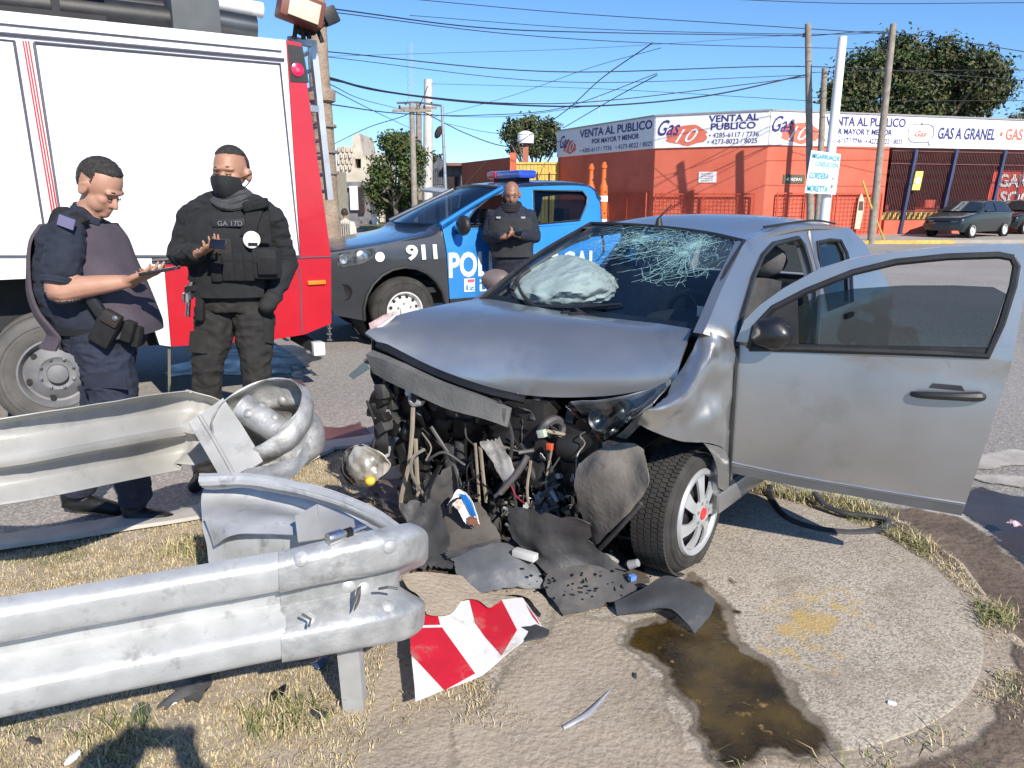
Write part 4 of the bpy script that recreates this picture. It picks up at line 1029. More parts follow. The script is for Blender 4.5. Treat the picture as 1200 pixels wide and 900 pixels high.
q = MB(); q.tube([tp(351, 312, .006), tp(354, 390, .006)], .006, 5); q.tube([(xr, .006, zr), (red_r[0], .008, zr)], .006, 5); q.build('panel_seam', seam, fire)
# rear face, roof and under-body so that it is a real box
rx = t2(388, 379)[0]
q = MB(); q.box((2.6 / 2 + top[0] / 2, -1.15, top[1] - .05), (xl - top[0], 2.2, .1)); q.build('roof', fw, fire, smooth=0)
q = MB(); zq = t2(388, 379)[1]; q.add([(rx, -.08, zq), (rx, -2.2, zq), (top[0] - .08, -2.2, top[1]), (top[0] - .08, -.3, top[1])], [(3, 2, 1, 0)]); q.build('rear_face', fr_, fire)
q = MB(); q.box(((xl + rx) / 2, -2.25, (top[1] + .5) / 2), (xl - rx, .08, top[1] - .5)); q.build('far_side', fw, fire)
q = MB(); q.box((0.4, -1.2, .95), (4.4, 1.5, .5)); q.box((0.3, -.75, .55), (4.2, .12, .2)); q.box((.3, -1.7, .55), (4.2, .12, .2)); q.build('chassis', chassis, fire)
q = MB(); q.box((0.3, -.9, 1.18), (3.2, 1.5, .06)); q.build('wheel_well', chassis, fire)
wc = FT.loc(Zp(77, 503, ROAD)); 
tyre_wheel(fire, (wc.x, -.05, .42), (0, 1, 0), .42, .22, .25, rim_grey, grey_rubber, holes=6, hub_r=.07, dish=.05, nut=8, bolt_r=.11)
tyre_wheel(fire, (wc.x, -.32, .42), (0, 1, 0), .42, .22, .25, rim_grey, grey_rubber, holes=0, nut=0)
tyre_wheel(fire, (wc.x, -1.95, .42), (0, 1, 0), .42, .22, .25, rim_grey, grey_rubber, holes=0, nut=0)
q = MB(); q.cyl((wc.x, -.2, .395), (wc.x, -2.0, .395), .08, n=10); q.build('axle', chassis, fire)
# two raised panels with dark rubber seams, pin stripes and roof mouldings
def seamed(c4, name='shutter_panel'):
    o = side([t2(*p) for p in c4], y=0.010, th=0.03, name=name)
    P = [tp(*p, .012) for p in c4]; q = MB(); q.tube(P + P[:1], .011, 5); q.build('panel_seal', seam, o); return o
seamed([(40, 50), (328, 75), (351, 300), (78, 300)]); seamed([(-160, 32), (16.5, 48), (57, 300), (-190, 300)])
for dx in (0, 3.0, 6.2):
    q = MB(); q.panel([t2(26 + dx, 48), t2(28 + dx, 48), t2(64.4 + dx, 262), t2(62.4 + dx, 262)], fn=lambda x, z: (x, .006, z)); q.build('pin_stripe', fr_, fire)
for (p, e, r) in (((-100, 18), (330, 60), .006), ((-100, 30), (333, 70), .012)):
    a, b = tp(*p, .008), tp(*e, .008); q = MB(); q.tube([a, b], r, 5); q.build('roof_moulding', seam, fire)
# roof gear
q = MB(); q.cyl((2.6, -.28, top[1] + .12), (t2(206, 20)[0], -.28, top[1] + .10), .10, n=16); q.build('suction_hose', black_plastic, fire)
q = MB(); q.cyl((2.6, -.50, top[1] + .22), (t2(206, 20)[0], -.50, top[1] + .2), .10, n=16); q.build('suction_hose', black_plastic, fire)
q = MB(); q.box((1.2, -.16, top[1] + .02), (3.6, .06, .08)); q.box((1.2, -.16, top[1] + .22), (3.6, .05, .04)); 
for i in range(6): q.box((-.3 + i * .55, -.16, top[1] + .12), (.05, .05, .25))
q.build('roof_rail', chassis, fire, smooth=0)
x0, x1 = t2(262, 20)[0], t2(205, 20)[0]
q = MB(); q.box(((x0 + x1) / 2, -.35, top[1] + .22), (x1 - x0, .5, .5)); q.build('roof_box', mat('grey_box', (0.085, 0.095, 0.10), 0.6), fire, bevel=.01)
q = MB(); q.cyl((x0, -.35, top[1] + .13), (top[0] + .14, -.35, top[1] + .11), .115, n=20); q.build('water_monitor_tube', mat('dull_tube', (0.10, 0.105, 0.11), 0.3, 0.8), fire)
q = MB(); q.cyl((x0, -.42, top[1] + .30), (top[0] + .05, -.42, top[1] + .28), .06, n=14); q.build('white_tube', fw, fire)
# lamp head on the rear mast
c = tp(352, 12, -.12); q = MB(); q.box(c, (.34, .18, .20), Matrix.Rotation(R(-14), 3, 'Y')); lh = q.build('work_lamp', mat('lamp_housing', (0.16, 0.05, 0.03), 0.5), fire, bevel=.02)
c = tp(357, 11, -.02); q = MB(); q.box(c, (.24, .015, .15), Matrix.Rotation(R(-14), 3, 'Y')); q.build('lens', mat('lamp_lens', (0.62, 0.55, 0.42), 0.2, spec=.8), lh, bevel=.006)
c = tp(386, 19, -.2); q = MB(); q.box(c, (.12, .1, .13), Matrix.Rotation(R(25), 3, 'Y')); q.build('small_lamp', black_plastic, fire, bevel=.015)
q = MB()
for p, e in (((345, 45), (348, 20)), ((356, 46), (352, 24)), ((362, 45), (366, 22)), ((350, 36), (372, 36)), ((366, 40), (384, 24)), ((372, 34), (378, 50))): q.tube([tp(*p, -.2), tp(*e, -.2)], .018, 6)
q.blob(tp(358, 34, -.25), (.08, .06, .06), 2, .3, 3); q.build('lamp_bracket', chassis, fire)
# tail lamp block in the pillar
q = MB(); q.panel([t2(336.5, 52), t2(354, 55), t2(361.5, 97), t2(340, 96)], fn=lambda x, z: (x, .012, z), th=.02, inward=(0, -1, 0)); tb = q.build('tail_lamp', black_plastic, fire, smooth=0)
q = MB(); q.ring(tp(348.5, 82, .012), (0, 1, 0), [(.05, 0), (.05, .008), (.03, .014), (.0001, .016)], 16); q.build('red_lens', mat('red_lens', (0.55, 0.01, 0.06), 0.2, spec=.8), tb)
q = MB(); q.ring(tp(348.5, 82, .02), (0, 1, 0), [(.015, 0), (.015, .012), (.0001, .014)], 10); q.build('red_bulb', mat('red_bulb', (0.9, 0.05, 0.12), .3, emit=(1, .05, .15, 1.2)), tb)
q = MB(); q.box(tp(371, 331, .012), (.15, .03, .035)); q.build('side_marker', amber, fire, bevel=.008)
# ladder rails behind the pillar
alu = mat('aluminium', (0.55, 0.57, 0.58), 0.4, 0.7, var=.12)
la, lb = tp(366, 48, -.35), tp(384, 215, -.35)
lb = la + (lb - la) * 1.12
q = MB(); q.bar(la + V((0, 0, .0)), lb, .05, .07, up=(0, 1, 0)); q.bar(la + V((0, -.4, 0)), lb + V((0, -.4, 0)), .05, .07, up=(0, 1, 0)); q.build('ladder_rail', alu, fire)
for i in range(9): p = la.lerp(lb, (i + .5) / 9); q = MB(); q.tube([p, p + V((0, -.4, 0))], .018, 6); q.build('ladder_rung', alu, fire)
for t in (.02, .42): p = la.lerp(lb, t); q = MB(); q.bar(p, p + V((.22, .1, 0)), .05, .05); q.build('ladder_bracket', alu, fire)
# tow step, hanging chain, mud strap
a, b = tp(345, 393, -.3), tp(372, 408, -.1); q = MB(); q.bar(a, b, .09, .07); q.build('tow_arm', chassis, fire); q = MB(); q.box(b, (.10, .12, .11)); q.build('white_end_block', fw, fire, bevel=.01)
a, b = tp(385, 378, -.15), tp(386, 395, -.15)
for i in range(7): q = MB(); q.ring(a.lerp(b, i / 5), (1, 0, 0) if i % 2 else (0, 0, 1), [(.02 + .007 * math.cos(t), .007 * math.sin(t)) for t in [0, 1.57, 3.14, 4.71]], 8, closed_prof=True); q.build('chain_link', rim_grey, fire)
q = MB(); q.bar(tp(198, 404, -.05), tp(198.5, 462, -.05), .014, .02); q.build('mud_strap', mat('strap_khaki', (.14, .13, .09), .8), fire)
q = MB(); q.tube([tp(178, 305, .02), tp(210, 303, .05)], .016, 6); q.build('grab_handle', black_plastic, fire)

# ------------------------------------------------------------------ police pickup
PK = Frame((-1.2, 8.75, ROAD), math.atan2(-0.49, -0.87))
def py_(z): return 0.0 if z < 1.05 else -(z - 1.05) * 0.30
def pk(px, py, y=None): return PK.on(px, py, py_) if y is None else PK.onY(px, py, y)
def k2(px, py): p = pk(px, py); return (p.x, p.z)
pick = thing('police_pickup', 'blue and black police pickup with blue roof light bar', 'pickup truck', frame=PK)
pblack = mat('pickup_black', (0.065, 0.068, 0.072), 0.33, 0.55, var=0.1, coat=0.7, scale=3)
pblue = mat('pickup_blue', (0.035, 0.27, 0.68), 0.30, 0.35, var=0.06, coat=0.8, scale=3)
pnavy = mat('pickup_navy', (0.035, 0.045, 0.062), 0.28, 0.4, coat=0.8)
WD = 1.80
def pside(pts, m, name, th=.05, y=0.0, holes=(), par=None, mirror=True, cy=(0.6, .8, .95, 1.05, 1.12, 1.2, 1.3, 1.45, 1.6, 1.7)):
    q = MB(); q.panel(pts, holes, fn=lambda x, z: (x, py_(z) + y, z), cy=cy, th=th, inward=(0, -1, 0)); o = q.build(name, m, par or pick, smooth=30)
    if mirror:
        q = MB(); q.panel(pts, holes, fn=lambda x, z: (x, -WD - py_(z) - y, z), cy=cy, th=th, inward=(0, 1, 0)); q.build(name, m, par or pick, smooth=30)
    return o
wcx = PK.loc(Zp(478, 404, ROAD)).x; WR = 0.385
def arc(cx, cz, r, a0, a1, n=12): return [(cx + r * math.cos(R(a0 + (a1 - a0) * i / n)), cz + r * math.sin(R(a0 + (a1 - a0) * i / n))) for i in range(n + 1)]
XF = wcx + .93
arcF = arc(wcx, WR, .50, -8, 188)
xb = -3.05 + wcx                                   # rear axle
arcR = arc(xb, WR, .50, -8, 188)
sill = 0.50
dr0, dr1 = k2(518.5, 267), k2(527, 345)
# fender: front end to the door gap
fend = [(XF - .10, .45)] + [(XF, .62), (XF - .02, k2(392, 296)[1]), k2(446, 287), k2(502, 275), (dr0[0] + .012, dr0[1] + .02), (dr0[0] + .012, dr0[1] - .06), (dr1[0] + .012, dr1[1] - .05), (dr1[0] + .012, .44)] + [p for p in reversed(arcF) if p[0] < wcx] 
fend = [(XF - .10, .40), (XF, .62), (XF - .03, k2(392, 297)[1]), k2(446, 287), k2(502, 275), (dr0[0] + .012, dr0[1] + .01), (dr1[0] + .012, dr1[1]), (dr1[0] + .012, .42)] + list(reversed(arcF))
fo = pside(fend, pblack, 'front_fender')
# front door with window opening, rear door, cab frame
bx = k2(612, 300)[0]; cxk = k2(702, 250)[0]
zbelt = k2(545, 268)[1]; zroof = k2(640, 220)[1]
fd = [dr0, (dr1[0], sill - .02), (bx + .01, sill - .02), (bx + .01, zbelt - .01), (k2(541, 268)[0], zbelt - .01)]
door = pside(fd, pblue, 'front_door')
rd = [(bx - .01, sill - .02), (bx - .01, zbelt - .01), (k2(690, 262)[0], zbelt + .03), (cxk + .02, zbelt), (cxk + .02, .95), (xb + .52, .72), (xb + .52, sill - .02)]
pside(rd, pblue, 'rear_door')
upper = [dr0, k2(541, 269), (bx, zbelt), k2(690, 262), (cxk, zbelt + .02), k2(705, 250), k2(701, 228), k2(690, 218), k2(640, 216), k2(600, 220), k2(585, 224), k2(551, 246)]
win1 = [k2(542, 266), (bx + .08, zbelt + .03), (bx + .06, k2(612, 226)[1]), k2(595, 226), k2(576, 230), k2(556, 246)]
win2 = [(k2(626, 262)[0], zbelt + .035), k2(679, 258), k2(687, 240), k2(688, 231), k2(682, 224), k2(625, 223)]
pside(upper, pblue, 'cab_frame', holes=[win1, win2], th=.05)
pside(win2, tint_glass, 'window_pane', th=0, y=-.02)
q = MB(); q.tube([PK.M.inverted() @ (PK.M @ V((x, py_(z) + .004, z))) for x, z in win2 + win2[:1]], .012, 5); q.build('window_rubber', black_plastic, pick)
q = MB(); q.tube([V((x, py_(z) + .004, z)) for x, z in win1 + win1[:1]], .012, 5); q.build('window_rubber', black_plastic, pick)
# bed side
pside([(cxk - .02, .95), (cxk - .02, zbelt - .01), (xb - 1.05, zbelt - .01), (xb - 1.1, .6), (xb - .5, .5)] + arc(xb, WR, .5, 180, 8)[::1] + [(xb + .52, .72)], pblue, 'bed_side')
q = MB(); q.box((cxk - .05, -WD / 2, .95), (.06, 1.5, .5)); q.box((xb - 1.05, -WD / 2, .9), (.06, 1.6, .55)); q.box((xb - .2, -WD / 2, .72), (1.9, 1.6, .05)); q.build('cargo_bed', pblack, pick)
# hood, grille face, windshield, roof
hy = -WD
zF = k2(392, 294)[1]
def hl(px, py, y): p = PK.onY(px, py, y); return p
h0 = [V((k2(446, 285)[0], -.10, k2(446, 285)[1] + .02)), V((k2(392, 292)[0], -.06, zF))]
hood_rows = []
for f_, up in ((0.02, -.01), (.12, .012), (.5, .03), (.88, .012), (.98, -.01)):
    y = -WD * f_
    hood_rows.append([(dr0[0] + .05, y, dr0[1] + .02 + up), (k2(502, 275)[0], y, k2(502, 275)[1] + .01 + up), (k2(446, 287)[0], y, k2(446, 287)[1] + .01 + up), (XF - .03 - .12 * (abs(f_ - .5) * 2) ** 3 + .1, y, zF + up * .6), (XF + .05, y, zF - .06)])
q = MB(); q.sheet(hood_rows, 14, 12, -.02); q.build('hood', pnavy, pick)
q = MB(); q.sheet([[(k2(430, 284)[0], -.5, 1.20), (k2(415, 284)[0], -.5, 1.19)], [(k2(430, 284)[0], -.8, 1.205), (k2(415, 284)[0], -.8, 1.195)]], 2, 2, .02)
A_b = V((dr0[0] + .02, -.06, dr0[1] + .04)); A_t = V((k2(588, 221)[0], py_(k2(588, 221)[1]), k2(588, 221)[1]))
def mir(p): return V((p.x, -WD - p.y, p.z))
ws = [[A_b + V((.0, 0, 0)), A_b.lerp(A_t, .5), A_t], [A_b + V((.16, -.85, .0)), A_b.lerp(A_t, .5) + V((.14, -.75, .03)), A_t + V((.08, -.6, .03))], [mir(A_b), mir(A_b.lerp(A_t, .5)), mir(A_t)]]
q = MB(); q.sheet(ws, 8, 12, 0); q.build('windshield', dark_glass, pick)
q = MB(); q.tube([A_b + V((.03, .03, -.02)), A_b.lerp(A_t, .5) + V((.02, .02, 0)), A_t + V((0, .01, 0))], [.05, .042, .04], 8, sub=3, flat=.7); q.build('windshield_pillar', pblue, pick)
q = MB(); q.tube([mir(A_b), mir(A_t)], .03, 8); q.build('windshield_pillar', pnavy, pick)
rR = V((k2(690, 217)[0], 0, 0)); roof = []
for f_, up in ((.0, -.01), (.08, .03), (.5, .06), (.92, .03), (1, -.01)):
    yy = lambda z: py_(z) + (-WD - 2 * py_(z)) * f_
    roof.append([(A_t.x + .08 * (1 - abs(f_ * 2 - 1)), yy(A_t.z), A_t.z + up), (k2(640, 216)[0], yy(zroof), k2(640, 216)[1] + up), (k2(690, 218)[0], yy(zroof), k2(690, 218)[1] + up), (k2(703, 232)[0], yy(1.5), k2(703, 232)[1] + up)])
q = MB(); q.sheet(roof, 14, 12, .03); q.build('roof', pnavy, pick)
q = MB(); q.sheet([[(cxk, -.03, zbelt), (k2(703, 232)[0], py_(1.6), 1.62)], [(cxk, -WD + .03, zbelt), (k2(703, 232)[0], -WD - py_(1.6), 1.62)]], 3, 3, 0); q.build('rear_window', tint_glass, pick)
# front face
q = MB(); q.sheet([[(XF + .02, -.02, .42), (XF + .1, -.5, .40), (XF + .1, -1.3, .40), (XF + .02, -WD + .02, .42)], [(XF + .02, -.0, .62), (XF + .14, -.5, .60), (XF + .14, -1.3, .6), (XF + .02, -WD, .62)], [(XF - .02, -.02, .82), (XF + .08, -.5, .85), (XF + .08, -1.3, .85), (XF - .02, -WD + .02, .82)], [(XF - .03, -.03, zF - .02), (XF + .04, -.5, zF - .02), (XF + .04, -1.3, zF - .02), (XF - .03, -WD + .03, zF - .02)]], 14, 10, .05)
q.build('bumper', pblack, pick)
# headlamp wrapping round the corner
hp = [pk(388, 300), pk(400, 296), pk(425, 292), pk(445, 290), pk(440, 300), pk(425, 309), pk(405, 313), pk(388, 314)]
hx = [(p.x, p.z) for p in hp]
q = MB(); q.panel([(XF - .01, hx[0][1] - .0), hx[1], hx[2], hx[3], hx[4], hx[5], hx[6], (XF - .01, hx[7][1])], fn=lambda x, z: (x, .006 - .04 * max(0, (x - XF + .2) / .2), z), cx=[XF - .2, XF - .1], th=.03, inward=(0, -1, 0)); hl_ = q.build('headlight', mat('headlight_lens', (0.30, 0.34, 0.36), 0.08, 0.6, col2=(0.05, 0.06, 0.07), scale=14, spec=.9, coat=1), pick)
q = MB(); q.ring(pk(424, 301) + V((0, .006, 0)), (0, 1, 0), [(.07, 0), (.05, .012), (.0001, .006)], 14); q.build('reflector', steel, hl_)
q = MB(); q.ring(pk(402, 304) + V((0, -.0, 0)), (0, 1, 0), [(.06, 0), (.045, .012), (.0001, .006)], 14); q.build('reflector', steel, hl_)
q = MB(); q.ring(pk(403, 342) + V((0, .0, 0)), (.5, 1, 0), [(.09, -.02), (.085, .012), (.06, .0), (.0001, -.004)], 16); q.build('fog_lamp', chassis, pick)
# wheel arch lip, wheels
q = MB(); q.tube([(x, .008, z) for x, z in arcF], .018, 6); q.build('arch_lip', black_plastic, pick)
for xw in (wcx, xb):
    q = MB(); q.ring((xw, -.05, WR), (0, 1, 0), [(.49, -.5), (.49, 0)], 24, R(-10), R(190)); q.ring((xw, -.6, WR), (0, 1, 0), [(.0001, 0), (.5, 0)], 20); q.build('wheel_well', chassis, pick)
    tyre_wheel(pick, (xw, -.02, WR), (0, 1, 0), WR, .26, .215, rim_white, rubber, holes=12, hub_r=.06, dish=.045, nut=6, bolt_r=.085)
    tyre_wheel(pick, (xw, -WD + .02, WR), (0, -1, 0), WR, .26, .215, rim_white, rubber, holes=0, nut=0)
q = MB(); q.box((-1.2 + wcx, -WD / 2, .48), (4.6, 1.1, .16)); q.cyl((wcx, -.2, WR), (wcx, -1.6, WR), .06, n=8); q.cyl((xb, -.2, WR), (xb, -1.6, WR), .06, n=8); q.build('chassis_frame', chassis, pick)
q = MB(); q.bar((dr1[0], -.02, sill - .06), (xb + .55, -.02, sill - .06), .06, .1); q.build('side_sill', black_plastic, pick)
# mirror, handles, light bar, antenna, lettering, emblem, seats
mc = pk(543, 264, .14); q = MB(); q.blob(mc, (.07, .15, .12), 2, .08, 2); q.tube([mc + V((0, -.1, -.06)), mc + V((-.02, -.2, -.08))], .03, 6); q.build('side_mirror', black_plastic, pick)
for x, z in ((bx + .13, zbelt - .14), (cxk + .32, zbelt - .12)): q = MB(); q.bar((x + .1, .03, z), (x - .1, .03, z), .02, .03); q.build('door_handle', pblack, pick, bevel=.006)
lb0, lb1 = PK.onY(600, 208, -.9), PK.onY(600, 208, -.9)
zlb = k2(605, 216)[1] + .13; xlb = A_t.x - .52
q = MB(); q.box((xlb, -WD / 2, zlb), (.26, .86, .10)); lbar = q.build('light_bar', mat('blue_light_bar', (0.01, 0.05, 0.42), 0.2, spec=.8, coat=1), pick, bevel=.03)
q = MB(); q.box((xlb + .01, -WD / 2 - .30, zlb), (.27, .25, .09)); q.build('red_lens', mat('red_lens', (0, 0, 0)), lbar, bevel=.02)
q = MB(); q.box((xlb, -WD / 2, zlb - .08), (.2, .6, .06)); q.build('bar_mount', chassis, lbar)
q = MB(); q.tube([(A_t.x + .05, -1.2, A_t.z + .02), (A_t.x - .35, -1.25, A_t.z + .38)], .006, 4); q.build('antenna', chassis, pick)
q = MB(); q.sheet([[(dr0[0] - .25, -.25, .7), (dr0[0] - .25, -.75, .7)], [(dr0[0] - .55, -.25, 1.0), (dr0[0] - .55, -.75, 1.0)]], 3, 3, .05); q.build('steering_column', chassis, pick)
for x in (bx + .35, cxk + .45):
    for y in (-.5, -1.3):
        q = MB(); q.box((x - .05, y, 1.02), (.14, .5, .62), Matrix.Rotation(R(-12), 3, 'Y')); q.box((x + .2, y, .74), (.5, .5, .16)); q.box((x - .12, y, 1.42), (.1, .26, .18)); q.build('seat', chassis, pick, bevel=.03)
q = MB(); q.box((dr0[0] - .12, -WD / 2, zbelt - .1), (.3, 1.6, .2)); q.build('dashboard', chassis, pick, bevel=.03)
q = MB(); q.box((-1.0, -WD / 2, .6), (2.3, 1.66, .06)); q.build('cab_floor', chassis, pick)
def ptxt(t, px0, py0, px1, h_px, m=sign_white, bold=.04, name='lettering', off=.006):
    a = pk(px0, py0); b = pk(px1, py0); hgt = pk(px0, py0 - h_px).z - a.z
    return text_mb(t, None, None, None, hgt, abs(a.x - b.x), bold, fn=lambda X, Y: V((a.x - X, py_(a.z + Y) + off, a.z + Y))).build(name, m, pick, smooth=0)
ptxt('911', 475.5, 304, 512, 17, bold=.035, off=.022)
ptxt('POLICIA', 526, 324.5, 618, 29, bold=.03)
ptxt('LOCAL', 627, 324.5, 700, 29, bold=.03)
ptxt('MUNICIPALIDAD', 562, 331, 606, 4, bold=.01); ptxt('LANUS', 562, 341, 604, 8, bold=.03)
a, b = pk(544, 342), pk(556, 326); q = MB(); q.panel([(a.x, a.z), (b.x, a.z), (b.x, b.z), (a.x, b.z)], fn=lambda x, z: (x, .006, z)); em = q.build('shield_emblem', sign_white, pick, smooth=0)
a, b = pk(547.5, 331), pk(555.5, 327); q = MB(); q.panel([(a.x, a.z), (b.x, a.z), (b.x, b.z), (a.x, b.z)], fn=lambda x, z: (x, .009, z)); q.build('red_field', mat('emblem_red', (.75, .10, .16), .6), em, smooth=0)
text_mb('lz', None, None, None, .06, .12, .02, fn=lambda X, Y: V((pk(546, 340).x - X, .009, pk(546, 340).z + Y))).build('blue_mark', mat('emblem_blue', (.05, .2, .5), .6), em, smooth=0)
q = MB(); q.ring(pk(445, 301) + V((0, .004, 0)), (0, 1, 0), [(.055, 0), (.055, .004), (.045, .004), (.044, .002), (.028, .002), (.028, .005), (.0001, .005)], 20); q.build('round_badge', sign_white, pick)

# two orange delineators standing in the pickup bed
def delineator(x, y, ztop, label):
    M = PK.M @ V((x, y, .75)); t = thing('delineator_post', label, 'delineator', M, group='orange delineators in the pickup bed')
    H_ = ztop - M.z
    orange = mat('delineator_orange', (0.80, 0.14, 0.015), 0.55, var=.12)
    q = MB(); q.ring(M, (0, 0, 1), [(.16, 0), (.16, .05), (.075, .06), (.068, H_ * .3), (.062, H_ * .72), (.058, H_ * .76), (.035, H_ * .80), (.033, H_ * .93), (.045, H_ * .94), (.045, H_ * .97), (.03, H_ * .975), (.03, H_), (.001, H_)], 18); q.build('post', orange, t, world=True)
    for f0, f1 in ((.34, .42), (.60, .66)): q = MB(); q.ring(M, (0, 0, 1), [(.0695, H_ * f0), (.0665, H_ * f1)], 18); q.build('reflective_band', sign_white, t, world=True)
    for f_ in (.70, .83, .48): q = MB(); q.ring(M + V((.02, -.066 if f_ < .75 else -.036, H_ * f_)), (0, -1, 0), [(.0001, .003), (.012, .003)], 8); q.build('hole', chassis, t, world=True)
a = PK.loc(Yp(708, 190, 11.6)); delineator(a.x, a.y, a.z + ROAD, 'tall orange delineator with white bands in the pickup bed')
a = PK.loc(Yp(693, 192, 12.2)); delineator(a.x, a.y, a.z + ROAD, 'plain topped orange delineator closer to the pickup cab')

# ------------------------------------------------------------------ parked hatchbacks by the iron fence
def parked_car(label, o, hd, m, s=1.0, name='parked_car'):
    fr = Frame(o, hd); t = thing(name, label, 'car', frame=fr)
    W = .81
    q = MB(); st = [(.72, .32, .62, .62), (.66, .24, .72, .72), (.3, .22, .82, .79), (-.3, .22, .92, .81), (-1.2, .22, .95, .81), (-2.2, .22, .96, .81), (-2.85, .26, .95, .78), (-3.05, .32, .9, .66), (-3.1, .45, .8, .6)]
    rows = []
    for x, zb_, zt_, w in st: rows.append([(x, w * .9, zb_), (x, w, (zb_ + zt_) * .45), (x, w, zt_ - .12), (x, w * .94, zt_), (x, w * .5, zt_ + .03), (x, 0, zt_ + .035), (x, -w * .5, zt_ + .03), (x, -w * .94, zt_), (x, -w, zt_ - .12), (x, -w, (zb_ + zt_) * .45), (x, -w * .9, zb_)])
    q.sheet(rows, 30, 24); q.build('body', m, t)
    gs = [(-.25, .93, .74, .90), (-.65, 1.16, .70, .93), (-1.05, 1.34, .60, .94), (-1.7, 1.40, .60, .95), (-2.4, 1.37, .60, .95), (-2.75, 1.22, .62, .95), (-3.02, .94, .64, .93)]
    q = MB(); rows = []
    for x, zt_, w, zb_ in gs: rows.append([(x, .78, zb_), (x, w + .06, zb_ + (zt_ - zb_) * .6), (x, w, zt_ - .02), (x, w * .8, zt_), (x, 0, zt_ + .02), (x, -w * .8, zt_), (x, -w, zt_ - .02), (x, -w - .06, zb_ + (zt_ - zb_) * .6), (x, -.78, zb_)])
    q.sheet(rows, 24, 18); q.build('cabin', m, t)
    gm = mat('far_car_glass', (.02, .025, .03), .06, spec=.9)
    for sgn in (1, -1):
        for x0, x1, a, b in ((-.62, -1.50, -.95, -1.48), (-1.58, -2.52, -1.58, -2.36)):
            q = MB(); q.sheet([[(x0, sgn * .795, .98), (x1, sgn * .795, .98)], [(a, sgn * .645, 1.31), (b, sgn * .645, 1.33)]], 2, 2, 0); q.build('side_window', gm, t)
        q = MB(); q.blob((-.62, sgn * .90, 1.0), (.06, .09, .06), 2); q.build('side_mirror', m, t)
        for xw in (0, -2.44):
            tyre_wheel(t, (xw, sgn * .80, .28), (0, sgn, 0), .28, .17, .19, rim_white, rubber, holes=0, nut=0)
            q = MB(); q.ring((xw, sgn * .815, .29), (0, sgn, 0), [(.29, -.06), (.33, -.06), (.33, .004), (.29, .004)], 20, R(-5), R(185)) ; q.ring((xw, sgn * .70, .28), (0, sgn, 0), [(.0001, 0), (.33, 0)], 20); q.build('wheel_well', chassis, t)
    q = MB(); q.sheet([[(-.30, .66, .99), (-.22, 0, .99), (-.30, -.66, .99)], [(-.97, .56, 1.32), (-.92, 0, 1.35), (-.97, -.56, 1.32)]], 8, 4, 0); q.build('windshield', gm, t)
    q = MB(); q.sheet([[(-2.72, .56, 1.30), (-2.72, -.56, 1.30)], [(-3.02, .6, 1.02), (-3.02, -.6, 1.02)]], 2, 2, 0); q.build('rear_window', gm, t)
    for sgn in (1, -1):
        q = MB(); q.blob((.60, sgn * .52, .64), (.10, .16, .07), 2); q.build('headlight', mat('car_headlamp', (.5, .5, .48), .15, .3, spec=.9), t)
    q = MB(); q.box((.70, 0, .62), (.06, .6, .08)); q.build('grille', chassis, t, bevel=.01)
    q = MB(); q.sheet([[(.62, .74, .30), (.78, .3, .28), (.78, -.3, .28), (.62, -.74, .30)], [(.64, .76, .46), (.82, .3, .46), (.82, -.3, .46), (.64, -.76, .46)], [(.60, .74, .55), (.76, .3, .56), (.76, -.3, .56), (.60, -.74, .55)]], 12, 5, .03); q.build('bumper', m, t)
    q = MB(); q.box((.825, 0, .44), (.012, .4, .13)); q.build('number_plate', mat('plate_print', (.25, .25, .26), .6), t)
    return t
gcar = mat('grey_green_car_paint', (0.030, 0.042, 0.045), 0.3, 0.4, coat=.7, var=.08)
bcar = mat('dark_car_paint', (0.018, 0.020, 0.024), 0.3, 0.4, coat=.7, var=.08)
zc = ROAD + .12
w0, w1 = Zp(1139, 279, zc), Zp(1184, 276.5, zc); dd = (w0 - w1).normalized(); hd_ = math.atan2(dd.y, dd.x)
o_ = w0 - V((-dd.y, dd.x, 0)) * .8
parked_car('dark grey hatchback parked by the iron fence', o_, hd_, gcar)
o2 = o_ - dd * 4.6 + V((.1, .5, 0)); parked_car('black hatchback cut off at the right edge behind the grey one', o2, hd_, bcar)
# ------------------------------------------------------------------ wrecked silver hatchback
CW = Frame((0.217, 3.555, 0.0), R(231))
silver = mat('silver_car_paint', (0.43, 0.432, 0.43), 0.34, 0.82, var=0.04, scale=2, coat=0.35, stain=(0.30, 0.28, 0.25), stain_scale=3, stain_lo=.56, stain_hi=.8, rvar=.06)
dull_pl = mat('dusty_grey_plastic', (0.060, 0.060, 0.062), 0.62, col2=(0.12, 0.115, 0.11), scale=7, detail=8, bump=0.25, bscale=40, stain=(0.20, 0.17, 0.14), stain_scale=4, stain_lo=.58, stain_hi=.75)
dark_pl = mat('dark_scuffed_plastic', (0.028, 0.028, 0.030), 0.55, col2=(0.07, 0.068, 0.066), scale=9, detail=8, bump=0.25, bscale=50)
bare = mat('bare_light_metal', (0.42, 0.42, 0.41), 0.5, 0.35, col2=(0.60, 0.60, 0.58), scale=7, detail=7, stain=(0.16, 0.14, 0.12), stain_scale=5, stain_lo=.5, stain_hi=.66)
grey_metal = mat('grimy_metal', (0.10, 0.10, 0.10), 0.5, 0.5, col2=(0.22, 0.21, 0.20), scale=9, detail=8)
oilblack = mat('oily_black', (0.008, 0.008, 0.009), 0.45, var=.4, scale=8)
beige = mat('dusty_hose', (0.24, 0.20, 0.15), 0.75, col2=(0.34, 0.29, 0.22), scale=9)
trim_in = mat('cabin_trim', (0.020, 0.021, 0.023), 0.75, var=.3, scale=8)
seat_m = mat('seat_fabric', (0.10, 0.10, 0.105), 0.9, var=.2, scale=20, bump=.2, bscale=150)
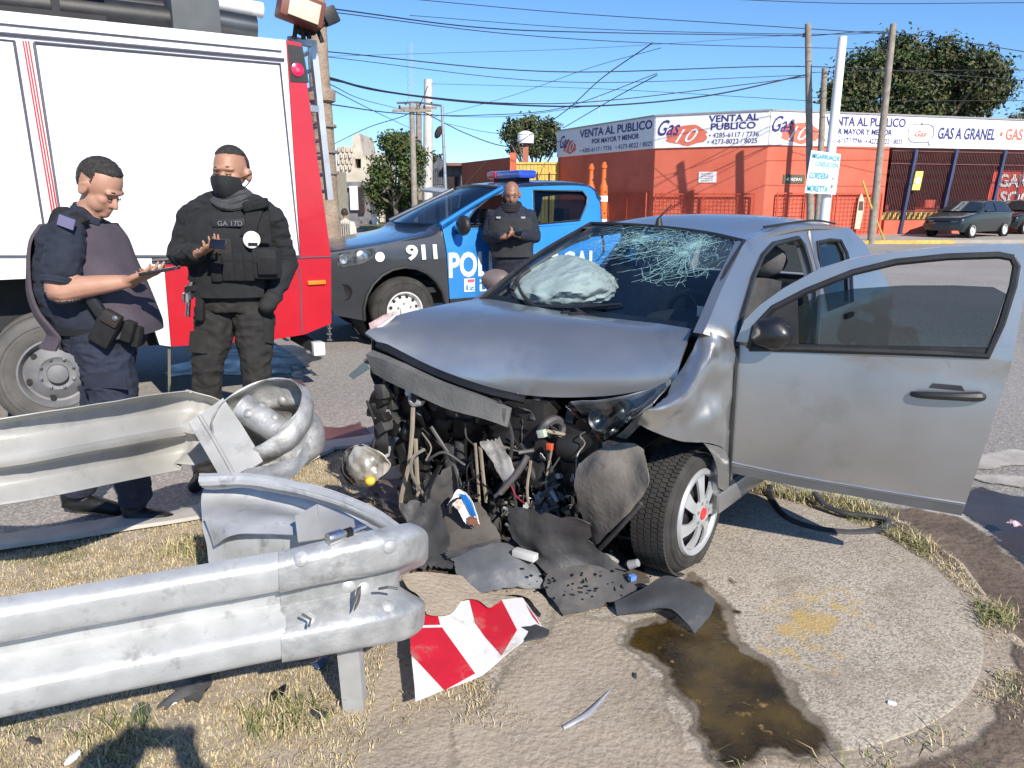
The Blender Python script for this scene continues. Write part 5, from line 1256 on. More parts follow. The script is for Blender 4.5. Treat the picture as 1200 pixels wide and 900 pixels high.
car = thing('wrecked_hatchback', 'silver hatchback with its front end torn off and cracked windshield', 'car', frame=CW)
cY, cX, cZ = CW.onY, CW.onX, CW.onZ
def sy(z): return 0.79 if z < 0.95 else 0.79 - 0.235 * ((z - 0.95) / 0.45) ** 1.15
def cs(px, py): return CW.on(px, py, sy)
def c2(px, py): p = cs(px, py); return (p.x, p.z)
# --- windshield, roof
wtop = [cY(692, 262, -.55), cY(735, 263.5, -.3), cY(785, 267.5, 0), cY(832, 274, .3), cY(872, 283, .55)]
wbot = [cY(563, 351, -.66), cY(628, 364, -.35), cY(690, 373, 0), cY(752, 381, .35), cY(824, 389, .69)]
wmid = [a.lerp(b, .5) + V((.035, 0, .02)) for a, b in zip(wtop, wbot)]
q = MB(); q.sheet([wbot, wmid, wtop], 24, 16); wsh = q.build('windshield', glass('windshield_glass', (0.68, 0.765, 0.775), ior=1.55), car)
def wsp(u, v, off=0.0):
    p = crom([crom(wbot, u), crom(wmid, u), crom(wtop, u)], v)
    if off:
        e = 1e-2; a = crom([crom(wbot, min(1, u + e)), crom(wmid, min(1, u + e)), crom(wtop, min(1, u + e))], v) - p; b = crom([crom(wbot, u), crom(wmid, u), crom(wtop, u)], min(1, v + e)) - p
        if v + e > 1: b = p - crom([crom(wbot, u), crom(wmid, u), crom(wtop, u)], v - e)
        if u + e > 1: a = p - crom([crom(wbot, u - e), crom(wmid, u - e), crom(wtop, u - e)], v)
        p = p + a.cross(b).normalized() * off
    return p
edge = [wsp(i / 16, 0) for i in range(17)] + [wsp(1, i / 8) for i in range(1, 9)] + [wsp(1 - i / 16, 1) for i in range(1, 17)] + [wsp(0, 1 - i / 8) for i in range(1, 9)]
q = MB(); q.tube(edge, .013, 6); q.build('windshield_seal', black_plastic, car)
# black printed border inside the glass
def strip(a, b, name='glass_border', n=16):
    q = MB(); P0 = [wsp(*a(i / n), -.004) for i in range(n + 1)]; P1 = [wsp(*b(i / n), -.004) for i in range(n + 1)]; q.sheet([P0, P1], n, 1, lin=True); q.build(name, black_plastic, wsh)
strip(lambda t: (t, .0), lambda t: (t, .075)); strip(lambda t: (t, 1), lambda t: (t, .94)); strip(lambda t: (.965 - .0 * t, t), lambda t: (1, t)); strip(lambda t: (0, t), lambda t: (.025, t))
# cracks: rays and broken rings about two blows, thin slivers of split glass standing on the pane
crk = mat('crack_white', (0.27, 0.47, 0.46), 0.35, spec=.8, var=.15, scale=40)
rnd = random.Random(42); q = MB()
def wcrk(pts, w): 
    P = [wsp(min(.985, max(.015, a)), min(.985, max(.02, b)), .003) for a, b in pts]
    for i in range(len(P) - 1):
        if (P[i + 1] - P[i]).length > 1e-4:
            d = (P[i + 1] - P[i]).normalized(); up = V((.6, 0, .8)); s_ = d.cross(up).normalized() * w * .85 * rnd.uniform(.5, 1.3)
            q.add([P[i] - s_, P[i] + s_, P[i + 1] + s_ * .8, P[i + 1] - s_ * .8], [(0, 1, 2, 3)])
def blow(u0, v0, ru, rv, rays, rings, w, a_lo=0, a_hi=6.283):
    R_ = []
    for i in range(rays):
        a = a_lo + (a_hi - a_lo) * (i + rnd.uniform(-.35, .35)) / rays; L_ = rnd.uniform(.45, 1.15); pts = []
        for k in range(9):
            t = k / 8 * L_; a2 = a + rnd.gauss(0, .05); pts.append((u0 + ru * t * math.cos(a2), v0 + rv * t * math.sin(a2)))
        wcrk(pts, w * rnd.uniform(.4, 1)); R_.append((a, L_))
    for j in range(rings):
        t = (j + rnd.uniform(.4, 1)) / rings
        i = 0
        while i < rays - 1:
            n_ = rnd.randint(1, 5); pts = []
            for k in range(i, min(rays, i + n_ + 1)):
                a, L_ = R_[k]; tt = t * rnd.uniform(.93, 1.05); pts.append((u0 + ru * tt * math.cos(a), v0 + rv * tt * math.sin(a)))
            wcrk(pts, w * rnd.uniform(.35, .9)); i += n_ + (1 if rnd.random() < .5 else 0)
blow(.72, .80, .25, .42, 40, 9, .0012); blow(.72, .84, .10, .14, 34, 9, .0016); blow(.72, .74, .20, .38, 26, 4, .0020, 3.0, 5.9)
blow(.40, .80, .19, .24, 36, 8, .0013); blow(.42, .86, .09, .10, 26, 6, .0016); blow(.22, .76, .14, .24, 22, 6, .0010); blow(.56, .84, .10, .2, 24, 4, .0012)
for i in range(26):
    u, v = rnd.uniform(.28, .95), rnd.uniform(.45, .95); a = rnd.uniform(.45, .8); L_ = rnd.uniform(.08, .28)
    wcrk([(u - L_ * t * math.cos(a), v - L_ * t * math.sin(a) * 1.2 + rnd.gauss(0, .006)) for t in [k / 6 for k in range(7)]], .0014)
for i in range(170):
    b_ = rnd.random() < .65; u = rnd.gauss(.70 if b_ else .40, .09); v = rnd.gauss(.80, .09); a = rnd.uniform(0, 3.14); L_ = rnd.uniform(.006, .022)
    wcrk([(u, v), (u + L_ * math.cos(a), v + L_ * 1.6 * math.sin(a))], .0022)
tag(q.build('crack_web', crk, wsh, smooth=0), kind='stuff')

def roofrow(x, ze, zc, ye): return [V((x, -ye, ze)), V((x, -ye * .6, zc - .012)), V((x, 0, zc)), V((x, ye * .6, zc - .012)), V((x, ye, ze))]
q = MB(); q.sheet([wtop, roofrow(-1.45, 1.435, 1.495, .565), roofrow(-2.0, 1.43, 1.485, .56), roofrow(-2.45, 1.40, 1.445, .55), roofrow(-2.62, 1.36, 1.39, .53)], 20, 24, .02); q.build('roof', silver, car)
for s_ in (-1, 1):
    q = MB(); q.tube([V((-1.15, s_ * .50, 1.446)), V((-1.9, s_ * .50, 1.462)), V((-2.4, s_ * .49, 1.43))], .007, 5, sub=4); q.build('roof_moulding', black_plastic, car)
# --- left flank: frame with the open front doorway and rear window
ap = [c2(824, 391), c2(846, 338), c2(872, 284)]
roofL = [c2(890, 274), c2(920, 269), c2(950, 265)]
rear_end = [(-2.50, 1.405), (-2.66, 1.30), (-2.78, 1.02), (-2.86, .78), (-2.84, .40), (-2.65, .36)]
wr = arc(-2.305, .285, .335, 0, 180, 12)
outl = ap + roofL + rear_end + [(-2.64, .30)] + list(reversed(arc(-2.305, .285, .335, 5, 175, 12)))[0:0] + [(-2.305 + .335 * math.cos(R(a)), .285 + .335 * math.sin(R(a))) for a in range(172, 6, -12)] + [(-1.95, .26), (-.10, .27), (-.10, .45), c2(856, 500), c2(860, 430), (c2(850, 398)[0], c2(850, 398)[1] - .01)]
door_open = [c2(862, 408), c2(868, 372), c2(882, 325), c2(893, 300), c2(906, 286), c2(935, 279), c2(942, 288), c2(949, 312), c2(956, 345), (-1.20, .75), (-1.19, .36), (-.20, .36), (-.19, .8)]
rwin = [c2(957, 284), c2(972, 281), c2(985, 282), c2(992, 296), c2(997, 318), (c2(990, 330)[0], 1.0), (c2(962, 345)[0] - .02, .995), c2(961, 320)]
cuts = (.5, .7, .85, .95, 1.0, 1.06, 1.12, 1.18, 1.24, 1.3, 1.35, 1.4)
for s_ in (1, -1):
    wb_, wt_ = wbot[0], wtop[0]; outl = outl if s_ > 0 else [(wb_.x - .03, wb_.z - .01), ((wb_.x + wt_.x) / 2 - .035, (wb_.z + wt_.z) / 2), (wt_.x - .02, wt_.z - .01)] + outl[3:]
    q = MB(); q.panel(outl, [door_open if s_ > 0 else [(a, b) for a, b in door_open if b > .98] + [(-1.14, 1.0), (-.45, 1.0)], rwin], fn=lambda x, z: (x, s_ * sy(z), z), cy=cuts, th=.045, inward=(0, -s_, 0)); q.build('body_side', silver, car, smooth=30)
    q = MB(); q.panel(rwin, fn=lambda x, z: (x, s_ * (sy(z) - .02), z), cy=cuts); q.build('rear_side_window', dark_glass, car)
    q = MB(); q.tube([V((x, s_ * (sy(z) + .002), z)) for x, z in rwin + rwin[:1]], .010, 5); q.build('window_seal', black_plastic, car)
q = MB(); q.tube([V((x, sy(z) + .001, z)) for x, z in door_open[:9] + door_open[9:] + door_open[:1]], .014, 6); q.build('door_aperture_seal', black_plastic, car)
# B pillar trim and bright rear door edge
b0 = [cs(946, 272), cs(953, 300), cs(958, 325), V((-1.235, .792, .95)), V((-1.23, .795, .5))]
q = MB(); q.tube([p + V((-.01, .006, 0)) for p in b0], [.012] * 5, 6, sub=4); q.build('rear_door_edge', silver, car)
q = MB(); q.tube([p + V((-.035, .003, 0)) for p in b0], [.008] * 5, 5, sub=4); q.build('door_gap', oilblack, car)
q = MB(); q.bar((-1.72, .80, .93), (-1.86, .80, .93), .02, .03); q.build('rear_door_handle', black_plastic, car, bevel=.006)
q = MB(); q.bar((-.10, .755, .30), (-1.95, .755, .30), .10, .10); q.bar((-.10, -.755, .30), (-1.95, -.755, .30), .10, .10); q.build('sill', silver, car, bevel=.015)
# --- tail
q = MB(); q.sheet([[(-2.62, -.53, 1.36), (-2.62, 0, 1.39), (-2.62, .53, 1.36)], [(-2.80, -.66, 1.05), (-2.84, 0, 1.06), (-2.80, .66, 1.05)]], 8, 4); q.build('rear_window', dark_glass, car)
q = MB(); q.sheet([[(-2.78, -.73, 1.04), (-2.86, 0, 1.05), (-2.78, .73, 1.04)], [(-2.86, -.77, .8), (-2.93, 0, .8), (-2.86, .77, .8)], [(-2.84, -.76, .38), (-2.9, 0, .36), (-2.84, .76, .38)]], 8, 8, .02); q.build('tailgate', silver, car)
for s_ in (-1, 1):
    q = MB(); q.sheet([[(-2.76, s_ * .72, 1.02), (-2.83, s_ * .64, 1.02)], [(-2.80, s_ * .77, .92), (-2.90, s_ * .66, .92)], [(-2.83, s_ * .78, .84), (-2.90, s_ * .68, .84)]], 3, 5, .02); q.build('tail_lamp', mat('red_lens', (0, 0, 0)), car)
# --- cabin
q = MB(); q.box((-1.35, 0, .30), (2.6, 1.5, .06)); q.box((-.12, 0, .62), (.05, 1.46, .75)); q.build('floor_pan', trim_in, car)
q = MB(); q.sheet([[(-.16, -.68, 1.0), (-.20, 0, .98), (-.10, .68, 1.0)], [(-.42, -.66, .99), (-.46, 0, .985), (-.40, .66, .99)], [(-.58, -.64, .90), (-.60, 0, .89), (-.56, .64, .90)], [(-.52, -.62, .6), (-.54, 0, .55), (-.50, .62, .6)]], 12, 12, .03, .006, 9); q.build('dashboard', mat('dashboard_plastic', (0.055, 0.06, 0.068), .55, var=.2, scale=9, bump=.2, bscale=120), car)
q = MB(); q.sheet([[(-.44, .18, .98), (-.46, .36, 1.0), (-.42, .54, .98)], [(-.56, .18, 1.03), (-.58, .36, 1.065), (-.55, .54, 1.03)], [(-.66, .2, .98), (-.68, .36, 1.0), (-.65, .52, .98)]], 10, 8, .02); q.build('instrument_hood', trim_in, car)
sc = V((-.78, .36, .98)); ax = V((-.86, 0, .5)).normalized(); u = ax.orthogonal().normalized(); v_ = ax.cross(u)
q = MB(); q.tube([sc + (u * math.cos(6.283 * i / 28) + v_ * math.sin(6.283 * i / 28)) * .185 for i in range(29)], .016, 7)
for a in (0.0, 2.1, 4.2): q.bar(sc, sc + (u * math.cos(a) + v_ * math.sin(a)) * .18, .03, .018, up=ax)
q.blob(sc, (.07, .08, .07), 2); q.build('steering_wheel', trim_in, car)
for y in (.37, -.37):
    q = MB(); q.sheet([[(-.85, y - .24, .52), (-.85, y, .54), (-.85, y + .24, .52)], [(-1.0, y - .25, .60), (-1.0, y, .58), (-1.0, y + .25, .60)], [(-1.3, y - .25, .56), (-1.3, y, .54), (-1.3, y + .25, .56)]], 8, 8, .12); st = q.build('seat', seat_m, car)
    q = MB(); q.sheet([[(-1.28, y - .24, .55), (-1.30, y, .55), (-1.28, y + .24, .55)], [(-1.40, y - .25, .85), (-1.44, y, .85), (-1.40, y + .25, .85)], [(-1.50, y - .2, 1.12), (-1.53, y, 1.14), (-1.50, y + .2, 1.12)]], 8, 8, .10); q.build('backrest', seat_m, st)
    q = MB(); q.blob((-1.55, y, 1.24), (.06, .13, .10), 2, .05, 3); q.build('headrest', seat_m, st)
q = MB(); q.box((-2.15, 0, .75), (.16, 1.2, .65), Matrix.Rotation(R(-14), 3, 'Y')); q.box((-1.85, 0, .5), (.5, 1.2, .2)); q.build('rear_bench', seat_m, car, bevel=.04)
# airbag blown out of the dashboard, crumpled white nylon
airb = mat('airbag_nylon', (0.62, 0.63, 0.61), 0.75, var=.06, scale=9, bump=.5, bscale=22, bdist=.02)
bm = bmesh.new(); bmesh.ops.create_icosphere(bm, subdivisions=5, radius=1); q = MB(); P = []
at_, ab_, al_, ar_ = cX(662, 302, -.70), cX(660, 366, -.70), cX(611, 340, -.70), cX(708, 345, -.70)
ac = V((-.72, (al_.y + ar_.y) / 2, (at_.z + ab_.z) / 2)); ry, rz_ = abs(ar_.y - al_.y) / 2, (at_.z - ab_.z) / 2
for v in bm.verts:
    d = v.co; fold = abs(nz3(d + V((.5 * d.z, .2 * d.y, 0)), 2.6, 1)) ** .7; k = 1.05 + .09 * nz3(d, 1.5, 3) - .16 * fold - .07 * abs(nz3(d + V((0, .6 * d.z, 0)), 6.5, 2)) ** .7
    p_ = ac + V((d.x * .34 * k, d.y * ry * k, d.z * rz_ * k * (1.0 - .15 * d.y)))
    xg = -.20 + .10 * (p_.y + .66) - (p_.z - 1.06) / .38 * .86 - .085
    if p_.x > xg - .06: p_.x = xg - .06 + .055 * math.tanh((p_.x - xg + .06) / .12) - .03 * fold
    P.append(p_)
q.add(P, [tuple(v.index for v in f.verts) for f in bm.faces]); bm.free(); q.build('airbag', airb, car, smooth=60)
q = MB(); q.box(wsp(.97, .22, -.03), (.01, .09, .045)); q.build('paper_sticker', sign_white, car)
q = MB(); q.box(wsp(.5, .9, -.06), (.03, .22, .06)); q.build('rear_view_mirror', trim_in, car, bevel=.01)
# --- hood, buckled
hz = [[(-.21, -.665, 1.06), (.06, -.675, 1.052), (.33, -.69, 1.035), (.50, -.70, 1.005), (.575, -.70, .975)],
      [(-.235, -.35, 1.04), (.06, -.36, 1.045), (.30, -.37, .985), (.42, -.38, .89), (.47, -.38, .80)],
      [(-.22, 0, 1.03), (.03, 0, 1.04), (.17, 0, .96), (.245, 0, .84), (.255, 0, .735)],
      [(-.15, .35, 1.04), (.00, .35, 1.03), (.09, .35, .955), (.145, .35, .85), (.15, .35, .765)],
      [(-.05, .655, 1.055), (.00, .66, 1.01), (.035, .655, .945), (.05, .65, .895), (.06, .64, .845)]]
q = MB(); q.sheet(hz, 34, 34, -.012, .004, 3.2, 4); hood = q.build('hood', silver, car, smooth=50)
q = MB(); q.tube([cY(437, 388, -.69), cY(452, 378, -.67), cY(467, 366, -.66)], [.008, .012, .006], 6, sub=4); q.build('torn_edge', bare, hood)
q = MB(); q.sheet([[cY(434, 381, -.70) + V((.01, 0, .01)), cY(452, 372, -.69) + V((.01, 0, .012))], [cY(440, 398, -.68) + V((.014, 0, 0)), cY(465, 368, -.66) + V((.014, 0, .012))]], 4, 4, .004, .004, 20); q.build('torn_lamp_edge', mat('red_grey_scuff', (.35, .24, .24), .5, var=.3, scale=30), hood)
for x_ in (0,): 
    q = MB(); q.tube([V((-.20, -.02, 1.045)), V((-.12, -.02, 1.05))], .012, 6); q.tube([V((-.20, -.08, 1.045)), V((-.14, -.08, 1.05))], .012, 6); q.build('washer_nozzle', black_plastic, hood)
# cowl and wipers
q = MB(); q.sheet([[p + V((.03, 0, -.012)) for p in wbot], [p + V((-.05, 0, -.05)) for p in wbot]], 14, 2, .01); q.build('cowl', black_plastic, car)
def wiper(p, e, up):
    q = MB(); a, b = wsp(*p, .02), wsp(*e, .018); mid = a.lerp(b, .5) + up; q.tube([a, mid, b], [.011, .010, .006], 6, sub=5)
    t = b; d = (b - a).normalized(); q.build('wiper_arm', black_plastic, car)
    q = MB(); m0 = wsp(e[0] - .20, e[1] - .035, .012); m1 = wsp(min(.98, e[0] + .19), e[1] + .09, .012); q.tube([m0, wsp(e[0], e[1] + .01, .016), m1], [.006, .012, .005], 6, sub=6, flat=1.0); q.build('wiper_blade', black_plastic, car)
wiper((.56, -.05), (.42, .05), V((.02, 0, .01))); 
q = MB(); q.tube([wsp(.30, -.03, .02), wsp(.17, .06, .04), wsp(.09, .18, .06), wsp(.085, .30, .06)], [.012, .010, .008, .006], 6, sub=5); q.build('bent_wiper', black_plastic, car)
q = MB(); q.tube([wsp(.10, .10, .03), wsp(.085, .20, .05), wsp(.10, .28, .06)], .014, 6, sub=4); q.build('bent_wiper_joint', black_plastic, car)
an = cY(770, 262, -.02); q = MB(); q.cyl(an + V((-.02, 0, -.01)), an + V((-.02, 0, .03)), .022, .012, 10); q.tube([an + V((-.02, 0, .03)), an + V((-.12, .02, .10))], [.006, .003], 6); q.build('antenna', black_plastic, car)
mr_ = cY(582, 329, -.84); q = MB(); q.blob(mr_, (.07, .10, .07), 3, .06, 3); q.tube([mr_ + V((-.02, .08, -.04)), V((-.32, -.72, 1.02))], .03, 6); q.build('side_mirror', mat('brown_grey_mirror_shell', (.12, .095, .085), .5, col2=(.20, .16, .15), scale=9), car)
# --- left front wing, crumpled; right wing stub
wing = [[cY(791, 446, .655), cY(800, 433, .68), cY(810, 415, .70), cY(824, 391, .715), cY(842, 393, .77), cY(858, 402, .79)],
        [cY(782, 464, .73), cY(796, 454, .76), cY(812, 441, .785), cY(832, 424, .80), cY(846, 428, .80), cY(858, 432, .79)],
        [cY(770, 477, .79), cY(788, 472, .83), cY(808, 467, .83), cY(826, 461, .78), cY(844, 460, .785), cY(857, 465, .785)],
        [cY(754, 482, .80), cY(776, 488, .80), cY(804, 492, .81), cY(828, 490, .82), cY(846, 492, .80), cY(856, 500, .785)],
        [cY(748, 496, .74), cY(764, 505, .78), cY(795, 516, .80), cY(824, 518, .81), cY(846, 525, .80), cY(856, 545, .785)]]
q = MB(); q.sheet(wing, 40, 32, .004, .010, 7.5, 8); q.build('front_wing', silver, car, smooth=55)
q = MB(); q.sheet([[cY(824, 519, .81), cY(846, 526, .80), cY(857, 545, .79)], [cY(838, 540, .80), cY(850, 552, .80), cY(858, 562, .79)], [cY(842, 572, .80), cY(850, 575, .80), cY(861, 572, .79)]], 8, 8, .004, .004, 8, 2); q.build('wing_foot', silver, car)
q = MB(); q.tube([cY(793, 442, .665), cY(806, 424, .69), cY(820, 398, .71)], .0035, 5, sub=4); q.build('wing_edge', bare, car)
q = MB(); q.sheet([[(-.2, -.70, 1.03), (.2, -.74, 1.0), (.5, -.74, .95)], [(-.2, -.79, .8), (.1, -.80, .75), (.46, -.78, .70)], [(-.2, -.79, .45), (.0, -.80, .52), (.2, -.79, .6)]], 10, 8, .004, .015, 6, 3); q.build('front_wing', silver, car)
# --- wheels
ht = thing
wl = tyre_wheel(car, (0.0, .745, .282), (0, 1, 0), .282, .165, .172, black_plastic, rubber, holes=0, nut=0, tread=84, hub_r=.05, dish=.02)
for xw, s_ in ((0.02, -1), (-2.305, 1), (-2.305, -1)): tyre_wheel(car, (xw, s_ * .745, .282), (0, s_, 0), .282, .165, .172, rim_grey, rubber, holes=8, nut=4)
# hub cap with seven split spokes and a red centre
cap = mat('hubcap_silver', (0.46, 0.47, 0.48), 0.38, 0.35, var=.08, scale=9)
hc = V((0, .752, .282)); q = MB(); NS = 7
def hp_(r, a, h=0.0): return hc + V((r * math.sin(a), h, r * math.cos(a)))
q.ring(hc, (0, 1, 0), [(.190, -.012), (.193, 0), (.186, .012), (.170, .010), (.162, -.002)], 56)
for i in range(NS):
    a = 6.2832 * i / NS; w_ = 6.2832 / NS
    q.sheet([[hp_(.165, a - .20, .004), hp_(.165, a + .20, .004)], [hp_(.11, a - .20 + .1, .018), hp_(.11, a + .22 + .1, .018)], [hp_(.05, a - .42 + .16, .022), hp_(.05, a + .42 + .16, .022)]], 4, 8, .01)
q.ring(hc, (0, 1, 0), [(.068, .010), (.064, .022), (.036, .026), (.034, .022), (.0001, .022)], 30)
q.build('hubcap', cap, wl)
q = MB(); q.ring(hc, (0, 1, 0), [(.026, .022), (.026, .028), (.0001, .030)], 20); q.build('cap_emblem', mat('emblem_cap_red', (.62, .04, .04), .35), wl)
for i in range(NS):
    a = 6.2832 * i / NS + .3; q = MB(); q.ring(hp_(.052, a, .02), (0, 1, 0), [(.008, 0), (.008, .006), (.0001, .006)], 8); q.build('wheel_nut', rim_grey, wl)
q = MB(); q.cyl((0, .58, .282), (0, .2, .30), .035, n=10); q.cyl((0, .575, .282), (0, .60, .282), .11, n=20); q.tube([(0, .45, .30), (-.03, .5, .6), (-.04, .5, .9)], [.04, .05, .05], 8, sub=3); q.build('suspension', grey_metal, car)
q = MB(); q.sheet([[(-.36, .30, .22), (-.30, .30, .52), (-.05, .30, .64), (.22, .34, .60)], [(-.36, .62, .22), (-.30, .62, .52), (-.05, .62, .64), (.22, .60, .60)]], 12, 2, .004); q.build('wheel_house', oilblack, car); q = MB(); q.ring((-2.305, .45, .285), (0, 1, 0), [(.0001, 0), (.34, 0), (.34, .3)], 24); q.ring((-2.305, -.45, .285), (0, -1, 0), [(.0001, 0), (.34, 0), (.34, .3)], 24); q.build('wheel_house', oilblack, car)

# --- open front door
hg = CW.M @ V((-.205, .79, .45)); d_dir = V((.91, -.41, 0)).normalized(); d_n = V((.41, .91, 0)).normalized()
DF = Frame((hg.x, hg.y, 0), math.atan2(d_dir.y, d_dir.x))          # X along the door towards its rear edge; Y away from the viewer
door = thing('open_car_door', 'wide open silver front door', 'door', frame=DF) if False else None
Mdc = CW.Mi @ DF.M
def dp(px, py, y=0.0): return DF.onY(px, py, y)
def dcurve(z, x=.5): return (0.018 * ((z - .62) / .3) ** 2 if z < 1.0 else .018 + (z - 1.0) * .13)          # the skin bellies towards the viewer and leans back above the belt
def don(px, py): return DF.on(px, py, lambda z: dcurve(z))
def d2(px, py): p = don(px, py); return (p.x, p.z)
class DMB(MB):
    def build(s, name, m, parent=None, **k):
        s.v = [Mdc @ p for p in s.v]; return MB.build(s, name, m, parent, **k)
def dfn(off=0.0): return lambda x, z: V((x, dcurve(z) - off, z))
dout = [d2(853, 553), d2(855, 470), d2(857, 430), d2(862, 402), d2(872, 376), d2(890, 358), d2(918, 338), d2(960, 315), d2(1000, 303), d2(1050, 295), d2(1110, 289), d2(1170, 286), d2(1196, 286), d2(1204, 292), d2(1204, 320), d2(1197, 365), d2(1186, 424), d2(1160, 504), d2(1127, 604), d2(1060, 592), d2(1000, 581), d2(930, 569)]
dwin = [d2(878, 408), d2(884, 384), d2(906, 361), d2(945, 341), d2(1000, 319), d2(1050, 307), d2(1110, 301), d2(1170, 299), d2(1186, 302), d2(1191, 312), d2(1187, 335), d2(1173, 380), d2(1157, 417), d2(1100, 414), d2(1020, 411), d2(930, 408)]
zc_ = [.35 + .05 * i for i in range(24)]
q = DMB(); q.panel(dout, [dwin], fn=dfn(), cx=[.1 * i for i in range(1, 11)], cy=zc_, th=.045, inward=(0, 1, 0)); dr = q.build('front_door', silver, car, smooth=30)
q = DMB(); q.tube([dfn(.004)(x, z) for x, z in dwin + dwin[:1]], .014, 6); q.build('window_seal', black_plastic, dr)
q = DMB(); q.panel([d2(905, 403), d2(1157, 408), d2(1156, 419), d2(905, 412)], fn=dfn(.006), th=.02, inward=(0, 1, 0)); q.build('belt_strip', black_plastic, dr)
tri = [d2(876, 408), d2(882, 386), d2(906, 363), d2(930, 350), d2(932, 408)]
q = DMB(); q.panel(tri, fn=dfn(.003), th=.02, inward=(0, 1, 0)); q.build('mirror_sail', black_plastic, dr)
gl = [d2(930, 410), d2(932, 362), d2(960, 346), d2(1000, 339), d2(1060, 335), d2(1120, 335), d2(1165, 337), d2(1180, 345), d2(1157, 414), d2(1040, 412)]
q = DMB(); q.panel(gl, fn=dfn(-.02)); q.build('half_lowered_window', glass('half_window', (0.20, 0.23, 0.24)), dr)
q = DMB(); P = [d2(916, 370), d2(930, 345)]; q.panel([d2(930, 408), d2(928, 352), d2(934, 350), d2(936, 408)], fn=dfn(.0), th=.02, inward=(0, 1, 0)); q.build('window_guide', black_plastic, dr)
mc = don(908, 388) + V((.0, -.07, 0)); q = DMB(); q.blob(mc, (.085, .06, .066), 3, .18, 1.4); q.tube([mc + V((-.02, .03, -.03)), mc + V((-.03, .09, -.03))], .03, 8); q.build('side_mirror', mat('gloss_black', (.012, .012, .014), .34, coat=.25, var=.1), dr)
# handle with its recess
hb = don(1110, 463); w0, w1 = don(1068, 461), don(1150, 464)
q = DMB(); q.sheet([[hb + V((-.055, -.001, .042)), hb + V((.045, -.001, .042))], [hb + V((-.075, .004, .0)), hb + V((.065, .004, 0))], [hb + V((-.05, -.001, -.038)), hb + V((.045, -.001, -.038))]], 8, 8, 0); q.build('handle_recess', mat('recess_paint', (.10, .105, .115), .35, .5), dr)
q = DMB(); q.tube([w0 + V((0, -.010, 0)), w0.lerp(w1, .15) + V((0, -.030, .002)), w0.lerp(w1, .6) + V((0, -.036, .002)), w1 + V((-.01, -.02, 0)), w1 + V((0, -.004, 0))], [.010, .014, .016, .019, .014], 8, sub=5); q.build('door_handle', black_plastic, dr)
q = DMB(); q.ring(don(1137, 463.5) + V((0, -.036, 0)), (0, -1, 0), [(.011, -.005), (.011, .002), (.006, .003), (.0001, .001)], 14); q.build('key_lock', rim_grey, dr)
q = DMB(); a = [don(854, 541), don(930, 557), don(1000, 569), don(1060, 579), don(1131, 590)]; q.tube([p + V((0, -.001, 0)) for p in a], .004, 5, sub=4); q.build('sill_crease', silver, dr)
q = DMB(); q.sheet([[don(853, 545), don(930, 560), don(1000, 572), don(1060, 582), don(1130, 593)], [don(853, 553), don(930, 569), don(1000, 581), don(1060, 592), don(1127, 604)]], 16, 2, 0)
q.v = [p + V((0, -.004, 0)) for p in q.v]; q.build('lower_trim', mat('trim_grey_paint', (.12, .125, .13), .5, .3), dr)
q = DMB(); q.panel([(.04, .42), (.92, .40), (.94, .95), (.04, .96)], fn=lambda x, z: (x, dcurve(z) + .07, z), th=.03, inward=(0, 1, 0)); q.build('door_card', trim_in, dr)
q = DMB(); q.bar((-.02, .06, .55), (-.10, .06, .55), .04, .05); q.bar((-.02, .06, .88), (-.10, .06, .88), .04, .05); q.build('hinge', grey_metal, dr)

# --- torn front end
def cbeam(name, top, bot, m, th=.05, nz=.008, par=None, nu=18, nv=6): q = MB(); q.sheet([top, bot], nu, nv, th, nz, 9, 1); return q.build(name, m, par or car, smooth=35)
cbeam('radiator_support', [cY(437, 410, -.66), cY(470, 424, -.5), cY(520, 447, -.28), cY(570, 465, -.08), cY(600, 478, .02)], [cY(446, 432, -.64), cY(480, 452, -.46), cY(525, 474, -.26), cY(568, 488, -.08), cY(596, 500, .02)], mat('dusty_support', (.085, .09, .09), .7, col2=(.15, .145, .135), scale=8, detail=8, bump=.3, bscale=60), .05, .005)
q = MB(); P = [cY(437, 404, -.64), cY(500, 436, -.36), cY(560, 458, -.12), cY(610, 470, .05)]; q.tube([p + V((-.03, 0, .0)) for p in P], .02, 6, sub=4); q.build('hood_latch_bar', oilblack, car)
for (a, b, y0, y1) in ((520, 545, -.26, -.16), (548, 566, -.15, -.08), (572, 596, -.06, .03)):
    q = MB(); q.sheet([[cY(a, 452 + (a - 520) * .35, y0) + V((.012, 0, 0)), cY(b, 460 + (b - 545) * .35, y1) + V((.012, 0, 0))], [cY(a + 3, 466 + (a - 520) * .35, y0) + V((.02, 0, 0)), cY(b, 476 + (b - 545) * .35, y1) + V((.02, 0, 0))]], 4, 3, .012, .003, 20); q.build('support_rib', dull_pl, car)
hn = cY(494, 463, -.42) + V((.03, 0, 0)); q = MB(); q.ring(hn, (1, -.2, .2), [(.045, -.02), (.05, .0), (.048, .018), (.034, .02), (.032, 0)], 20, R(-20), R(300)); q.build('horn', bare, car)
q = MB(); q.ring(hn, (1, -.2, .2), [(.032, -.02), (.03, .012), (.0001, .014)], 16); q.build('horn_centre', oilblack, car)
q = MB(); q.sheet([[cY(478, 447, -.48) + V((.03, 0, 0)), cY(492, 446, -.44) + V((.03, 0, 0))], [cY(484, 462, -.46) + V((.04, 0, 0)), cY(494, 456, -.43) + V((.04, 0, 0))]], 4, 4, .008, .006, 20); q.build('horn_bracket', bare, car)
rnd = random.Random(12)
dusty = mat('dust_brown_plastic', (0.125, 0.112, 0.095), .75, col2=(.21, .19, .16), scale=6, detail=9, bump=.35, bscale=45, stain=(.06, .055, .05), stain_scale=5, stain_lo=.56, stain_hi=.68)
